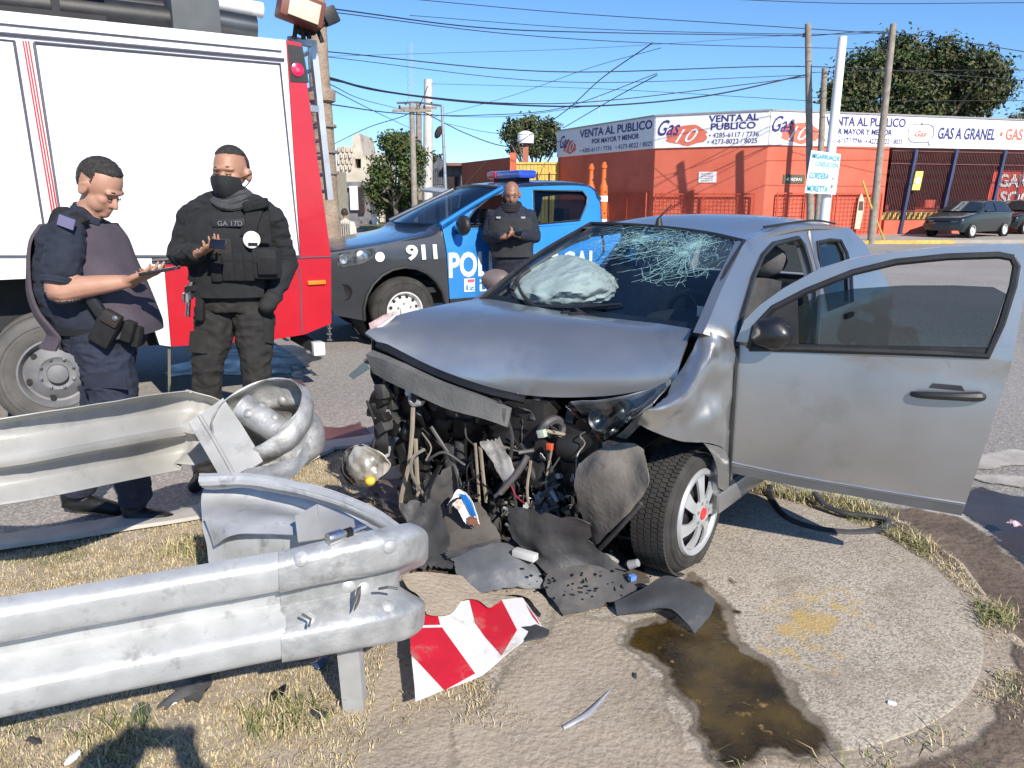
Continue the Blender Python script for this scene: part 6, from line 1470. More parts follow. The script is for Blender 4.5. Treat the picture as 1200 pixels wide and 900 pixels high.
# mass of dark machinery behind the torn face
q = MB(); q.box((-.02, -.05, .48), (.10, 1.35, .85)); q.build('firewall', oilblack, car)
eng = MB(); eng.box((.10, -.12, .50), (.30, .46, .42)); eng.box((.08, .22, .46), (.26, .3, .34)); eng.cyl((.16, -.40, .55), (.16, -.30, .55), .11, n=16); eng.cyl((.2, -.2, .36), (.2, .12, .36), .09, n=14); eng.cyl((.2, .18, .52), (.2, .30, .52), .07, n=14)
en = eng.build('engine_block', mat('engine_dark', (.022, .022, .024), .5, .4, col2=(.05, .048, .045), scale=10), car, bevel=.015)
for i in range(190):
    y = rnd.uniform(-.66, .5); xf = .50 - (y + .66) * .36
    z = rnd.uniform(.07, .72); x = xf - rnd.uniform(.0, .24)
    mm = rnd.choice([oilblack, oilblack, oilblack, dark_pl, dark_pl, dark_pl, grey_metal, dull_pl, dusty]); kind = rnd.random(); q = MB(); rot = Matrix.Rotation(rnd.uniform(0, 3), 3, rnd.choice('XYZ')) @ Matrix.Rotation(rnd.uniform(0, 3), 3, 'Y')
    if kind < .16: q.box((x, y, z), (rnd.uniform(.02, .1), rnd.uniform(.03, .12), rnd.uniform(.02, .1)), rot); q.build('engine_part', mm, car, bevel=.006)
    elif kind < .42: d = rot @ V((rnd.uniform(.03, .09), 0, 0)); q.cyl(V((x, y, z)) - d, V((x, y, z)) + d, rnd.uniform(.015, .05), n=12); q.build('engine_part', mm, car)
    else:
        a = rot @ V((.08, 0, 0)); b = rot @ V((0, .07, 0)); c = V((x, y, z)); q.sheet([[c - a - b, c - a * .2 - b * 1.1, c + a - b], [c - a, c + rot @ V((0, 0, .03)), c + a * 1.1], [c - a + b, c + b * 1.2, c + a * .8 + b]], 8, 8, .004, .012, 16, i, jag=.6); q.build('bent_plate', mm, car)
# hanging hoses, rods and harness
def tube_px(name, L, r, m, x0=None, y0=None, n=6, sub=5):
    P = []
    for p in L: P.append(cY(p[0], p[1], p[2]))
    q = MB(); q.tube(P, r, n, sub=sub); return q.build(name, m, car)
tube_px('bent_pipe', [(484, 478, -.40), (483, 505, -.41), (479, 545, -.44), (470, 585, -.49), (474, 604, -.50), (481, 608, -.48)], .011, beige)
tube_px('bent_pipe', [(487, 515, -.40), (489, 560, -.42), (490, 580, -.43), (482, 600, -.46)], .011, beige)
tube_px('support_rod', [(557, 520, -.12), (560, 560, -.14), (562, 590, -.16)], .007, beige); tube_px('support_rod', [(563, 524, -.10), (566, 555, -.12), (570, 588, -.14)], .009, beige)
tube_px('radiator_hose', [(632, 510, .12), (640, 497, .14), (652, 492, .16), (660, 500, .18), (656, 515, .18)], .022, dark_pl, n=8)
tube_px('radiator_hose', [(617, 545, .05), (628, 560, .08), (640, 565, .12), (652, 560, .16)], .020, dark_pl, n=8)
harn = [[(640, 520, .14), (650, 570, .15), (660, 610, .16), (672, 650, .16), (684, 690, .15)], [(648, 520, .16), (640, 570, .13), (652, 615, .13), (690, 680, .17)], [(660, 520, .2), (672, 545, .24), (671, 590, .23), (676, 612, .23)], [(680, 530, .25), (690, 560, .28), (692, 585, .28), (688, 600, .27)],
        [(600, 560, .02), (606, 600, .03), (614, 625, .04), (612, 650, .03)], [(622, 540, .08), (618, 580, .06), (630, 620, .07), (650, 640, .1)], [(640, 505, .15), (668, 512, .22), (690, 530, .27), (700, 550, .3)], [(500, 540, -.34), (520, 530, -.26), (545, 545, -.18)], [(430, 470, -.66), (440, 500, -.66), (436, 530, -.68)], [(505, 500, -.34), (530, 540, -.25), (540, 570, -.22)], [(650, 600, .14), (668, 640, .17), (690, 660, .19), (700, 690, .18)], [(585, 470, .0), (600, 510, .02), (596, 550, .0)]]
for h_ in harn: tube_px('wiring_harness', [(a, b, c + .0) for a, b, c in h_], rnd.choice([.005, .007, .009]), rnd.choice([dark_pl, dark_pl, grey_metal, beige]))
tube_px('red_wire', [(596, 560, .02), (604, 580, .03), (618, 592, .05), (632, 600, .07)], .003, mat('red_wire', (.45, .03, .07), .5))
tube_px('drive_rod', [(586, 578, -.02), (606, 555, .06), (618, 535, .10)], .014, grey_metal)
tube_px('steel_strut', [(640, 585, .12), (660, 630, .15), (684, 676, .16)], .010, dull_pl); tube_px('steel_strut', [(668, 600, .2), (676, 645, .22), (686, 690, .2)], .006, beige)
for i in range(46):
    px, py = rnd.uniform(490, 705), rnd.uniform(485, 640); y = -.38 + (px - 490) * .0032; P = [(px, py, y)]
    for k in range(rnd.randint(2, 4)): P.append((P[-1][0] + rnd.gauss(2, 12), P[-1][1] + rnd.uniform(6, 26), P[-1][2] + rnd.uniform(-.01, .03)))
    tube_px('loose_cable', P, rnd.choice([.003, .004, .006, .008]), rnd.choice([dark_pl, oilblack, oilblack, grey_metal, dusty]))
# light sheet metal ends of the crash rails
for L in ([[(566, 515, -.1), (590, 509, -.02)], [(585, 545, -.06), (608, 545, .03)], [(598, 568, -.02), (606, 560, .03)]],
          [[(628, 575, .07), (660, 560, .16)], [(632, 605, .07), (668, 590, .18)], [(638, 622, .08), (660, 618, .15)]],
          [[(615, 590, .05), (632, 580, .09)], [(618, 618, .05), (640, 640, .09)], [(626, 640, .05), (645, 655, .09)]],
          [[(660, 545, .16), (696, 520, .28)], [(664, 560, .17), (694, 545, .27)], [(672, 575, .18), (690, 565, .26)]],
          [[(640, 560, .11), (668, 553, .19)], [(644, 572, .11), (668, 568, .19)]],
          [[(500, 560, -.37), (540, 540, -.24)], [(505, 580, -.38), (545, 570, -.26)], [(512, 600, -.38), (548, 590, -.27)]]):
    q = MB(); q.sheet([[cY(*p) + V((.03, 0, 0)) for p in r] for r in L], 12, 12, .005, .013, 16, L[0][0][0], jag=.5); q.build('crumpled_rail', bare if L[0][0][0] != 500 else dull_pl, car)
for i in range(80):
    px, py = rnd.gauss(646, 26), rnd.gauss(590, 38); y = .12 + (px - 645) * .0035
    c = cY(px, py, y) + V((.04 + rnd.uniform(-.02, .05), 0, 0)); q = MB(); a = V((rnd.gauss(0, 1), rnd.gauss(0, 1), rnd.gauss(0, 1))).normalized() * rnd.uniform(.012, .035); b = a.orthogonal().normalized() * rnd.uniform(.006, .022)
    if c.z < .04: continue
    if rnd.random() < .6: q.sheet([[c - a - b, c - b * 1.2, c + a - b * .6], [c - a * .8 + b, c + b, c + a * 1.1 + b]], 6, 4, .003, .006, 30, i); q.build('torn_scrap', rnd.choice([bare, bare, grey_metal, dull_pl, dark_pl]), car)
    else: q.cyl(c - a, c + a, rnd.uniform(.005, .014), n=8); q.build('connector', rnd.choice([dark_pl, grey_metal, bare, oilblack]), car)
c = cY(655, 519, .17) + V((.07, 0, 0)); q = MB(); q.box(c, (.02, .03, .03)); q.build('orange_connector', mat('orange_plug', (.62, .10, .04), .5), car, bevel=.004)
c = cY(643, 505, .14) + V((.05, 0, 0)); q = MB(); q.box(c, (.025, .04, .035), Matrix.Rotation(.3, 3, 'X')); q.build('pale_relay', mat('pale_relay', (.42, .48, .40), .5), car, bevel=.004)
# left headlight still hanging under the hood edge
hlr = [[cY(672, 470, .22), cY(715, 466, .40), cY(760, 456, .56), cY(789, 444, .655)], [cY(690, 490, .27), cY(722, 486, .42), cY(757, 474, .57), cY(786, 452, .66)], [cY(694, 515, .27), cY(716, 512, .40), cY(742, 492, .55), cY(768, 470, .64)]]
q = MB(); q.sheet([[p + V((.075, .01, .0)) for p in r] for r in hlr], 18, 12, .006, .003, 9, jag=.15); q.build('headlight_lens', glass('headlight_clear', (0.60, 0.64, 0.66), ior=1.7), car)
q = MB(); q.sheet([[p + V((.02, 0, 0)) for p in r] for r in hlr], 18, 12, .006, .012, 8); q.build('headlight_body', mat('headlight_inside', (.08, .083, .088), .3, .2, col2=(.32, .33, .34), scale=8), car)
for px, py, y, r in ((742, 476, .50, .045), (712, 488, .38, .05)):
    q = MB(); q.ring(cY(px, py, y) + V((.06, 0, 0)), (1, .2, .1), [(r, .01), (r * .8, -.01), (r * .3, -.035), (.0001, -.04)], 18); q.build('reflector_bowl', steel, car)
q = MB(); q.sheet([[cY(700, 521, .34), cY(726, 508, .46), cY(750, 484, .58), cY(764, 474, .64)], [cY(706, 530, .36), cY(732, 516, .48), cY(756, 492, .60), cY(767, 482, .65)]], 16, 4, .006, .006, 14); q.build('lamp_carrier', bare, car)
# torn liner in front of the wheel
lin = [[cY(694, 536, .42), cY(725, 517, .53), cY(755, 512, .64), cY(770, 520, .70)], [cY(690, 562, .42), cY(722, 548, .56), cY(758, 545, .68), cY(776, 550, .76)], [cY(698, 598, .44), cY(726, 590, .57), cY(752, 580, .68), cY(772, 566, .75)], [cY(712, 634, .47), cY(722, 622, .54), cY(742, 602, .64), cY(764, 578, .72)]]
q = MB(); q.sheet([[p + V((.10, 0, 0)) for p in r] for r in lin], 24, 24, .005, .008, 8, 5, jag=.22); q.build('wheel_liner', dusty, car)
q = MB(); q.tube([cY(714, 638, .47) + V((.11, 0, 0)), cY(740, 612, .62) + V((.12, 0, 0)), cY(768, 580, .73) + V((.11, 0, 0))], .010, 6, sub=4); q.build('liner_flange', dark_pl, car)
q = MB(); q.sheet([[cY(676, 570, .25), cY(690, 566, .30)], [cY(690, 605, .28), cY(700, 600, .33)], [cY(712, 640, .33), cY(722, 642, .38)], [cY(752, 690, .45), cY(756, 682, .48)]], 5, 14, .006, .004, 12); q.build('lower_brace', dull_pl, car)
# black cluster at the far corner with the hanging fog lamp
for i in range(26):
    px, py = rnd.uniform(437, 486), rnd.uniform(432, 552); c = cY(px, py, -.66 + (px - 437) * .004) + V((rnd.uniform(-.06, .02), 0, 0)); q = MB()
    if rnd.random() < .5: q.box(c, (.05, rnd.uniform(.03, .1), rnd.uniform(.03, .09)), Matrix.Rotation(rnd.uniform(-1, 1), 3, 'X')); q.build('bracket_piece', rnd.choice([oilblack, dark_pl, oilblack]), car, bevel=.006)
    else: a_ = V((0, rnd.uniform(.03, .07), rnd.uniform(-.04, .04))); b_ = V((rnd.uniform(-.02, .02), rnd.uniform(-.03, .03), rnd.uniform(.03, .08))); q.sheet([[c - a_ - b_, c - b_ * 1.2, c + a_ - b_], [c - a_ * 1.2, c + V((.03, 0, 0)), c + a_], [c - a_ + b_, c + b_, c + a_ * .7 + b_]], 6, 6, .006, .014, 14, i); q.build('bracket_piece', rnd.choice([oilblack, dark_pl]), car, smooth=30)
q = MB(); q.sheet([[cY(440, 500, -.7), cY(452, 502, -.68), cY(462, 508, -.64)], [cY(438, 520, -.7), cY(450, 525, -.68), cY(464, 530, -.64)], [cY(450, 540, -.68), cY(458, 545, -.66), cY(466, 552, -.64)]], 8, 8, .004, .010, 16, 7); q.build('white_bracket', bare, car)
q = MB(); q.sheet([[cY(408, 440, -.80), cY(428, 422, -.76)], [cY(414, 445, -.79), cY(433, 432, -.75)]], 4, 3, .003, .004, 20); q.build('lens_shard', glass('shard_glass', (.62, .74, .8)), car)
q = MB(); q.tube([cY(428, 422, -.76), cY(440, 428, -.70)], .012, 6); q.build('shard_stalk', dull_pl, car)
lc = cY(425, 545, -.66); e1 = V((.8, -.2, .1))
q = MB(); q.blob(lc, (.085, .115, .105), 4, .07, 1.6); q.build('hanging_headlight', glass('fog_clear', (.86, .87, .87), ior=1.4), car)
q = MB(); q.blob(lc, (.066, .095, .086), 4, .22, 2.6); q.build('lamp_bowl', mat('lamp_gleam_paint', (.66, .65, .62), .35, .15, col2=(.36, .31, .25), scale=14, stain=(.14, .10, .08), stain_scale=12, stain_lo=.56, stain_hi=.64), car)  # pale mottled colour stands in for bright reflections in the bowl
q = MB(); q.sheet([[lc + V((-.06, -.10, .05)), lc + V((-.02, 0, .10)), lc + V((-.06, .10, .05))], [lc + V((-.08, -.11, -.0)), lc + V((-.07, 0, 0)), lc + V((-.08, .11, 0))], [lc + V((-.02, -.08, -.07)), lc + V((.0, 0, -.10)), lc + V((-.02, .08, -.07))]], 12, 12, .006, .014, 12, 3); q.build('lamp_reflector', mat('lamp_gleam_paint', (.62, .60, .57), .22, .9, col2=(.35, .3, .25), scale=9, stain=(.2, .15, .1), stain_scale=8, stain_lo=.55, stain_hi=.65), car)
q = MB(); q.blob(lc + V((.03, .085, -.05)), (.025, .028, .025), 2, .1, 3); q.build('yellow_bulb', mat('yellow_bulb', (.72, .50, .06), .4), car)
q = MB(); q.blob(lc + V((-.05, -.13, -.05)), (.08, .03, .10), 2, .2, 3); q.build('lamp_housing', oilblack, car)
# ------------------------------------------------------------------ guard rails
galv = mat('galvanised_steel', (0.42, 0.43, 0.43), 0.50, 0.35, col2=(0.55, 0.56, 0.56), scale=7, detail=10, rvar=.14, bump=.10, bscale=70, stain=(0.25, 0.25, 0.245), stain_scale=11, stain_lo=.57, stain_hi=.72)
galv_old = mat('weathered_galvanised', (0.36, 0.355, 0.335), 0.60, 0.3, col2=(0.50, 0.495, 0.47), scale=4, detail=9, rvar=.12, bump=.08, bscale=50, stain=(0.26, 0.25, 0.23), stain_scale=4, stain_lo=.55, stain_hi=.72)
WP_ = [(.155, .0), (.152, .004), (.147, .012), (.120, .068), (.114, .077), (.104, .081), (.066, .081), (.056, .077), (.050, .068), (.022, .010), (.014, .003)]
NP_ = [(.156, .040), (.151, .058), (.143, .073), (.134, .080), (.122, .083), (.076, .083), (.066, .080), (.057, .070), (.024, .010), (.016, .003)]
NPROF = NP_ + [(0, .001)] + [(-a, b) for a, b in reversed(NP_)]
WPROF = WP_ + [(0, .001)] + [(-a, b) for a, b in reversed(WP_)]
def wbeam(q, st, nu=40, th=.004, prof=WPROF, sgn=1, nz=0.0, seed=0):
    """st = [(top point, bottom point)] along the rail; bumps stick out towards sgn * viewer side"""
    tops = vs([a for a, b in st]); bots = vs([b for a, b in st]); rows = []
    for i in range(nu + 1):
        t = i / nu; a, b = crom(tops, t), crom(bots, t); e = 1e-3
        ta = (crom(tops, min(1, t + e)) + crom(bots, min(1, t + e)) - crom(tops, max(0, t - e)) - crom(bots, max(0, t - e))).normalized()
        up = (a - b); L_ = up.length; up.normalize(); out = ta.cross(up).normalized() * sgn
        c = (a + b) / 2; rows.append([c + up * (h / .31 * L_) + out * d for h, d in prof])
    q.sheet(rows, len(prof) * 2, nu, th, nz, 6, seed)
def rail_st(L, H_=.31):
    out = []
    for px, yt, yb in L:
        at = math.tan(math.atan((yt - 450) / FPX) + PITCH); ab = math.tan(math.atan((yb - 450) / FPX) + PITCH); Y = H_ / (ab - at)
        out.append((Yp(px, yt, Y), Yp(px, yb, Y)))
    return out
def px_sheet(name, rows, m, par, nu=14, nv=14, th=.004, nz=0.0, nzs=8, seed=0, sm=40, label=None):
    """rows of (px, py, distance ahead)"""
    q = MB(); q.sheet([[Yp(*p) for p in r] for r in rows], nu, nv, th, nz, nzs, seed); return q.build(name, m, par, world=True, smooth=sm, label=label)
near = thing('guard_rail', 'bright galvanised guard rail in front, its right end bent into a hairpin', 'guard rail', (-.6, 1.95, 0), group='broken guard rails')
st = rail_st([(-340, 741, 901), (-160, 714.5, 859), (0, 690.5, 824.5), (170, 664, 790), (338, 637, 757)])
q = MB(); wbeam(q, st, 40, prof=NPROF, nz=.002); q.build('rail_beam', galv, near, world=True)
e_st = [(Yp(328, 637.5, 1.905), Yp(332, 759, 1.91)), (Yp(400, 622, 1.955), Yp(402, 748, 1.95)), (Yp(440, 613, 2.0), Yp(440, 742, 2.0)), (Yp(464, 609, 2.05), Yp(461, 737, 2.05)), (Yp(471, 618, 2.12), Yp(465, 735, 2.11)), (Yp(470, 628, 2.20), Yp(463, 730, 2.18))]
e_st = [(a + V((0, -.012, .004)), b + V((0, -.012, -.004))) for a, b in e_st]
q = MB(); wbeam(q, e_st, 40, .005, prof=NPROF, nz=.0035, seed=3); from mathutils.bvhtree import BVHTree; SLV = BVHTree.FromPolygons([tuple(p) for p in q.v], q.f); q.build('end_sleeve', mat('scuffed_galvanised', (.33, .34, .34), .46, .45, col2=(.50, .51, .51), scale=14, detail=10, rvar=.15, bump=.2, bscale=60, stain=(.24, .24, .235), stain_scale=9, stain_lo=.55, stain_hi=.70), near, world=True)
def bolt(px, py, Y, par, r=.017, n=V((.35, -.9, .15)), m=None):
    c = Yp(px, py, Y); hit = (SLV if par is near else SLF).ray_cast(V(C0), V(ray(px, py)).normalized())
    if hit[0] is not None: c = hit[0]; n = hit[1] if hit[1].dot(V(ray(px, py))) < 0 else -hit[1]; c = c + n * .006
    q = MB(); q.ring(c, n, [(r * 1.15, -.03), (r * 1.15, -.004), (r * .9, .0), (.0001, .002)], 14); q.build('bolt', m or galv, par, world=True)
for px, py, Y in ((353, 655, 1.825), (457, 641, 1.915), (361, 725, 1.83), (455, 710, 1.905), (408, 687, 1.92), (426, 690, 1.94)): bolt(px, py, Y, near)
px_sheet('torn_tab', [[(424, 686, 1.90), (420, 690, 1.88)], [(420, 704, 1.86), (414, 716, 1.85)]], mat('shade_dark_steel', (.12, .115, .11), .6, .4), near, 4, 4, .004, .004, 20)  # dark tone paints the shade around the torn steel
q = MB(); q.tube([Yp(354, 720, 1.81), Yp(364, 726, 1.80), Yp(362, 734, 1.80)], .004, 5); q.tube([Yp(444, 690, 1.9), Yp(455, 688, 1.89), Yp(466, 690, 1.9)], .004, 5); tag(q.build('torn_edge_line', MATS['shade_dark_steel'], near, world=True), kind='stuff')
for i, (a, b, c, d) in enumerate([(330, 752, 480, 728), (340, 742, 470, 722)]):
    q = MB(); q.tube([Yp(a + (c - a) * t / 10, b + (d - b) * t / 10 + 2 * nz3((t, i, 0), .9), 1.885 + .012 * t) for t in range(11)], .004, 5); tag(q.build('scraped_edge', galv_old, near, world=True), kind='stuff')
# post under the rail end
pb, pt = Zp(414, 833, 0.0), Yp(405, 735, 2.06)
q = MB(); d_ = (pb - pt).normalized()
for o_, w_, h_ in ((V((0, 0, 0)), .066, .005), (V((.031, .03, 0)), .005, .06), (V((-.031, .03, 0)), .005, .06)):
    q.bar(pt + o_, pb + o_ + d_ * .05, w_, h_, up=(0, 1, .2))
q.build('rail_post', galv, near, world=True, smooth=0)
# folded back part of the hairpin: lip, deep inner face, bracket
lip = [[(234, 556, 2.62), (300, 556, 2.60), (380, 572, 2.50), (440, 596, 2.38), (486, 628, 2.22)], [(236, 568, 2.58), (300, 568, 2.56), (380, 586, 2.46), (440, 610, 2.34), (490, 636, 2.20)], [(240, 572, 2.66), (300, 572, 2.64), (380, 590, 2.53), (440, 616, 2.42), (484, 640, 2.26)]]
q = MB(); q.sheet([[Yp(*p) for p in r] for r in lip], 30, 10, .004, .006, 9, 2); q.build('folded_lip', galv, near, world=True)
q = MB(); q.tube([Yp(236, 562, 2.60), Yp(300, 561, 2.585), Yp(380, 578, 2.48), Yp(440, 602, 2.36), Yp(487, 631, 2.21)], [.024, .018, .015, .013, .008], 8, sub=8); q.build('rolled_edge', galv, near, world=True)
inn = [[(240, 570, 2.68), (300, 573, 2.69), (380, 590, 2.62), (440, 612, 2.55), (484, 632, 2.42)], [(236, 586, 2.63), (300, 592, 2.63), (370, 606, 2.57), (430, 622, 2.47), (476, 640, 2.34)], [(238, 612, 2.52), (300, 606, 2.44), (360, 612, 2.36), (420, 628, 2.28), (470, 656, 2.18)], [(244, 640, 2.48), (290, 634, 2.40), (350, 636, 2.32), (410, 646, 2.24), (468, 668, 2.16)], [(248, 680, 2.44), (300, 676, 2.38), (360, 672, 2.3), (420, 676, 2.22), (468, 690, 2.14)]]
q = MB(); q.sheet([[Yp(*p) for p in r] for r in inn], 34, 24, .004, .005, 8, 5); q.build('folded_beam', galv, near, world=True)
q = MB(); q.sheet([[Yp(240, 604, 2.46), Yp(262, 612, 2.42), Yp(300, 616, 2.36), Yp(350, 618, 2.30)], [Yp(252, 640, 2.42), Yp(272, 628, 2.36), Yp(305, 626, 2.32), Yp(350, 628, 2.27)]], 14, 6, .004, .003, 9); q.build('pressed_rib', galv, near, world=True)
br = [Yp(346, 606, 2.27), Yp(372, 592, 2.31), Yp(378, 632, 2.16), Yp(350, 636, 2.17)]; br2 = [Yp(372, 592, 2.31), Yp(414, 610, 2.26), Yp(418, 625, 2.12), Yp(378, 632, 2.16)]
q = MB(); q.sheet([[br[0], br[1]], [br[3], br[2]]], 4, 4, .005); q.sheet([[br2[0], br2[1]], [br2[3], br2[2]]], 4, 4, .005); q.build('angle_bracket', galv_old, near, world=True, smooth=20)
# long bolt with nut lying on the sleeve
bo = thing('steel_bolt', 'long shiny bolt with nut lying on the guard rail end', 'bolt', Yp(395, 634, 1.97))
b0, b1 = Yp(384, 632, 1.87), Yp(428, 617, 1.95)
q = MB(); q.cyl(b0, b0.lerp(b1, .36), .017, n=14); q.build('head', steel, bo, world=True, bevel=.002)
q = MB(); q.cyl(b0.lerp(b1, .36), b0.lerp(b1, .5), .010, n=12); q.build('collar', grey_metal, bo, world=True); q = MB(); q.cyl(b0.lerp(b1, .46), b0.lerp(b1, .62), .014, n=6); q.build('nut', oilblack, bo, world=True); q = MB(); q.cyl(b0.lerp(b1, .62), b1, .008, n=10); q.build('shank', steel, bo, world=True)

far = thing('guard_rail', 'dull weathered guard rail behind, its right end curled into a loop', 'guard rail', (-1.9, 2.9, 0), group='broken guard rails')
WB = [(h, -d) for h, d in WPROF]
st = rail_st([(-330, 540, 622), (-160, 510, 602), (0, 483, 581.5), (110, 470, 566)]) + [(Yp(200, 453, 3.18), Yp(190, 545, 3.18)), (Yp(244, 460, 3.25), Yp(226, 538, 3.22)), (Yp(268, 476, 3.30), Yp(246, 528, 3.25))]
st[-4:-3] = []
q = MB(); wbeam(q, st, 50, .004, prof=[(h, .078 - d) for h, d in WPROF], nz=.004, seed=9); q.build('rail_beam', galv_old, far, world=True)
# loop: a band of the beam curled round, axis nearly upright
lc_ = Yp(315, 507, 3.02); rows = []
scr = mat('scraped_zinc', (.26, .26, .25), .55, .4, col2=(.46, .46, .45), scale=16, detail=10, bump=.3, bscale=60, stain=(.12, .12, .11), stain_scale=6, stain_lo=.55, stain_hi=.7)
ua = V((-.10, -.50, .86)).normalized(); ub = V((1, .1, .2)); ub = (ub - ua * ub.dot(ua)).normalized(); uc = ua.cross(ub)       # the loop leans towards us: its hollow shows
for t in range(33):
    a = R(205 - 305 * t / 32); e = ub * math.cos(a) + uc * math.sin(a); r0 = .158 + .02 * math.sin(a * 2 + .6)
    hh = 1.0 if t < 18 else 1.0 - .35 * (t - 18) / 14
    prof = [(.155, .004), (.145, .0), (.09, .026), (.04, .018), (0, .0), (-.05, .024), (-.10, .030), (-.14, .01), (-.15, -.01)]
    rows.append([lc_ + e * (r0 + o_) + ua * (h * hh - .05 * (1 - hh)) for h, o_ in prof])
q = MB(); q.sheet(rows, 26, 64, .006, .009, 9, 4); FB = MB(); FB.add(q.v, q.f); q.build('curled_end', scr, far, world=True)
px_sheet('spacer_plate', [[(221, 496, 2.90), (240, 483, 2.96), (262, 468, 3.02)], [(240, 528, 2.82), (262, 516, 2.86), (286, 503, 2.92)], [(262, 566, 2.70), (284, 556, 2.74), (308, 541, 2.82)]], galv_old, far, 12, 12, .006, .006, 8, 6)
q = MB(); q.tube([Yp(234, 487, 2.93), Yp(255, 522, 2.83), Yp(276, 560, 2.72)], .008, 6, sub=5); q.build('pressed_rib', galv_old, far, world=True)
q = MB(); a, b = Yp(283, 478, 3.03), Yp(338, 512, 2.98); q.cyl(a, b, .062, .058, 20); FB.add(q.v, q.f); SLF = BVHTree.FromPolygons([tuple(p) for p in FB.v], FB.f); q.build('post_stub', scr, far, world=True)
q = MB(); q.ring(a.lerp(b, .85), b - a, [(.058, 0), (.072, .01), (.072, .04), (.058, .05)], 18); q.build('stub_collar', galv_old, far, world=True)
for px, py, Y in ((291, 484, 2.96), (323, 488, 2.95), (297, 508, 2.92), (308, 474, 3.12), (330, 470, 3.12)): bolt(px, py, Y, far, .016, m=scr)
px_sheet('gouged_lip', [[(262, 562, 2.72), (300, 548, 2.78), (340, 540, 2.84), (360, 520, 2.9)], [(250, 570, 2.66), (296, 562, 2.70), (340, 562, 2.74), (362, 540, 2.82)]], scr, far, 16, 6, .005, .012, 18, 8)

# ------------------------------------------------------------------ red and white striped chevron plate on the ground
sgm = [(478, 716), (487, 822), (566, 790), (634, 734), (612, 700), (556, 702)]
sign = thing('striped_sign_plate', 'fallen red and white striped sign plate half buried in dirt', 'sign plate', Zp(540, 760))
G0 = Zp(560, 752, .012)
def sgz(p): return .022 + max(0, (-.10 - p.x)) * .30
sp_ = [Zp(a, b, .012) for a, b in sgm]
sp_ = [V((p.x, p.y, 0)) for p in sp_]
for _ in range(4): sp_ = [Zp(a, b, sgz(p)) for (a, b), p in zip(sgm, sp_)]
swhite = mat('sign_sheet_white', (0.80, 0.79, 0.78), 0.5, var=.03, scale=9, stain=(.42, .36, .29), stain_scale=8, stain_lo=.58, stain_hi=.75)
sred = mat('sign_sheet_red', (0.58, 0.015, 0.035), 0.45, var=.1, scale=9, stain=(.36, .22, .17), stain_scale=8, stain_lo=.56, stain_hi=.74)
q = MB(); q.panel([(p.x, p.y) for p in dense([(p.x, p.y) for p in sp_], 8, .006, sm=False)], fn=lambda x, y: (x, y, sgz(V((x, y, 0)))), cx=[-.4 + .05 * i for i in range(14)], th=.003); q.build('plate', swhite, sign, world=True, smooth=0)
def stripe(pts):
    P = [Zp(a, b, .014) for a, b in pts]; P = [Zp(a, b, sgz(p) + .003) for (a, b), p in zip(pts, P)]; P = [Zp(a, b, sgz(p) + .003) for (a, b), p in zip(pts, P)]
    q = MB(); q.panel([(p.x, p.y) for p in P], fn=lambda x, y: (x, y, sgz(V((x, y, 0))) + .0025), cx=[-.4 + .05 * i for i in range(14)]); q.build('red_stripe', sred, sign, world=True, smooth=0)
stripe([(481, 736), (518, 735), (557, 789), (521, 809), (481, 766)]); stripe([(550, 702), (588, 703), (606, 738), (588, 768), (557, 730)]); stripe([(479.5, 717), (512, 716), (516, 732), (481, 733)]); stripe([(616, 707), (630, 727), (633, 733), (624, 722)])
q = MB(); q.ring(Zp(522, 748, .022), (0, 0, 1), [(.007, 0), (.007, .003), (.0001, .004)], 10); q.build('rivet', steel, sign, world=True)
# dirt pushed over its upper edge
q = MB(); dd_ = dense(pix([(476, 708), (520, 695), (600, 690), (640, 712), (634, 732), (618, 712), (596, 706), (576, 722), (560, 716), (545, 720), (528, 742), (500, 748), (494, 728), (480, 722)]), 5, .012)
q.panel([(p.x, p.y) for p in dd_], fn=lambda x, y: (x, y, sgz(V((x, y, 0))) + .014 + .006 * nz3((x * 9, y * 9, 0), 1)), cx=[-.4 + .04 * i for i in range(18)], cy=[2.3 + .04 * i for i in range(16)]); tag(q.build('dirt', dirt), kind='stuff')

# ------------------------------------------------------------------ torn bumper and undertray pieces on the ground
def gsheet(rows, nu=16, nv=14, th=.004, nz=.006, nzs=9, seed=1, jag=.30): q = MB(); q.sheet([[Zp(*p) for p in r] for r in rows], nu, nv, th, nz, nzs, seed, jag=jag); return q
tray = thing('torn_undertray', 'broad grey scuffed plastic undertray spread below the car nose', 'undertray', Zp(580, 680))
def gpart(name, rows, m, par, **k): return gsheet(rows, **k).build(name, m, par, world=True)
gpart('upper_flap', [[(503, 600, .16), (530, 590, .20), (562, 588, .22)], [(514, 622, .12), (545, 612, .16), (575, 608, .18)], [(528, 655, .08), (558, 640, .11), (590, 634, .12)]], mat('brown_grey_plastic', (.075, .066, .058), .65, col2=(.13, .115, .10), scale=7, detail=8, bump=.3, bscale=50), tray, th=.006)
gpart('centre_shell', [[(528, 655, .08), (560, 642, .12), (592, 637, .13), (620, 655, .10)], [(536, 675, .06), (570, 664, .10), (604, 660, .11), (634, 674, .07)], [(548, 700, .02), (575, 694, .045), (605, 690, .05), (640, 692, .03)]], mat('scuffed_blue_grey_plastic', (.10, .108, .118), .42, col2=(.18, .185, .19), scale=8, detail=8, bump=.25, bscale=50, stain=(.26, .25, .24), stain_scale=9, stain_lo=.56, stain_hi=.68), tray, th=.006)
gpart('right_shell', [[(641, 672, .08), (662, 650, .12), (700, 655, .12), (740, 668, .08)], [(638, 692, .05), (664, 680, .08), (700, 680, .08), (748, 690, .06)], [(660, 722, .02), (690, 716, .03), (724, 704, .045), (758, 700, .05)]], dull_pl, tray, th=.006, seed=4)
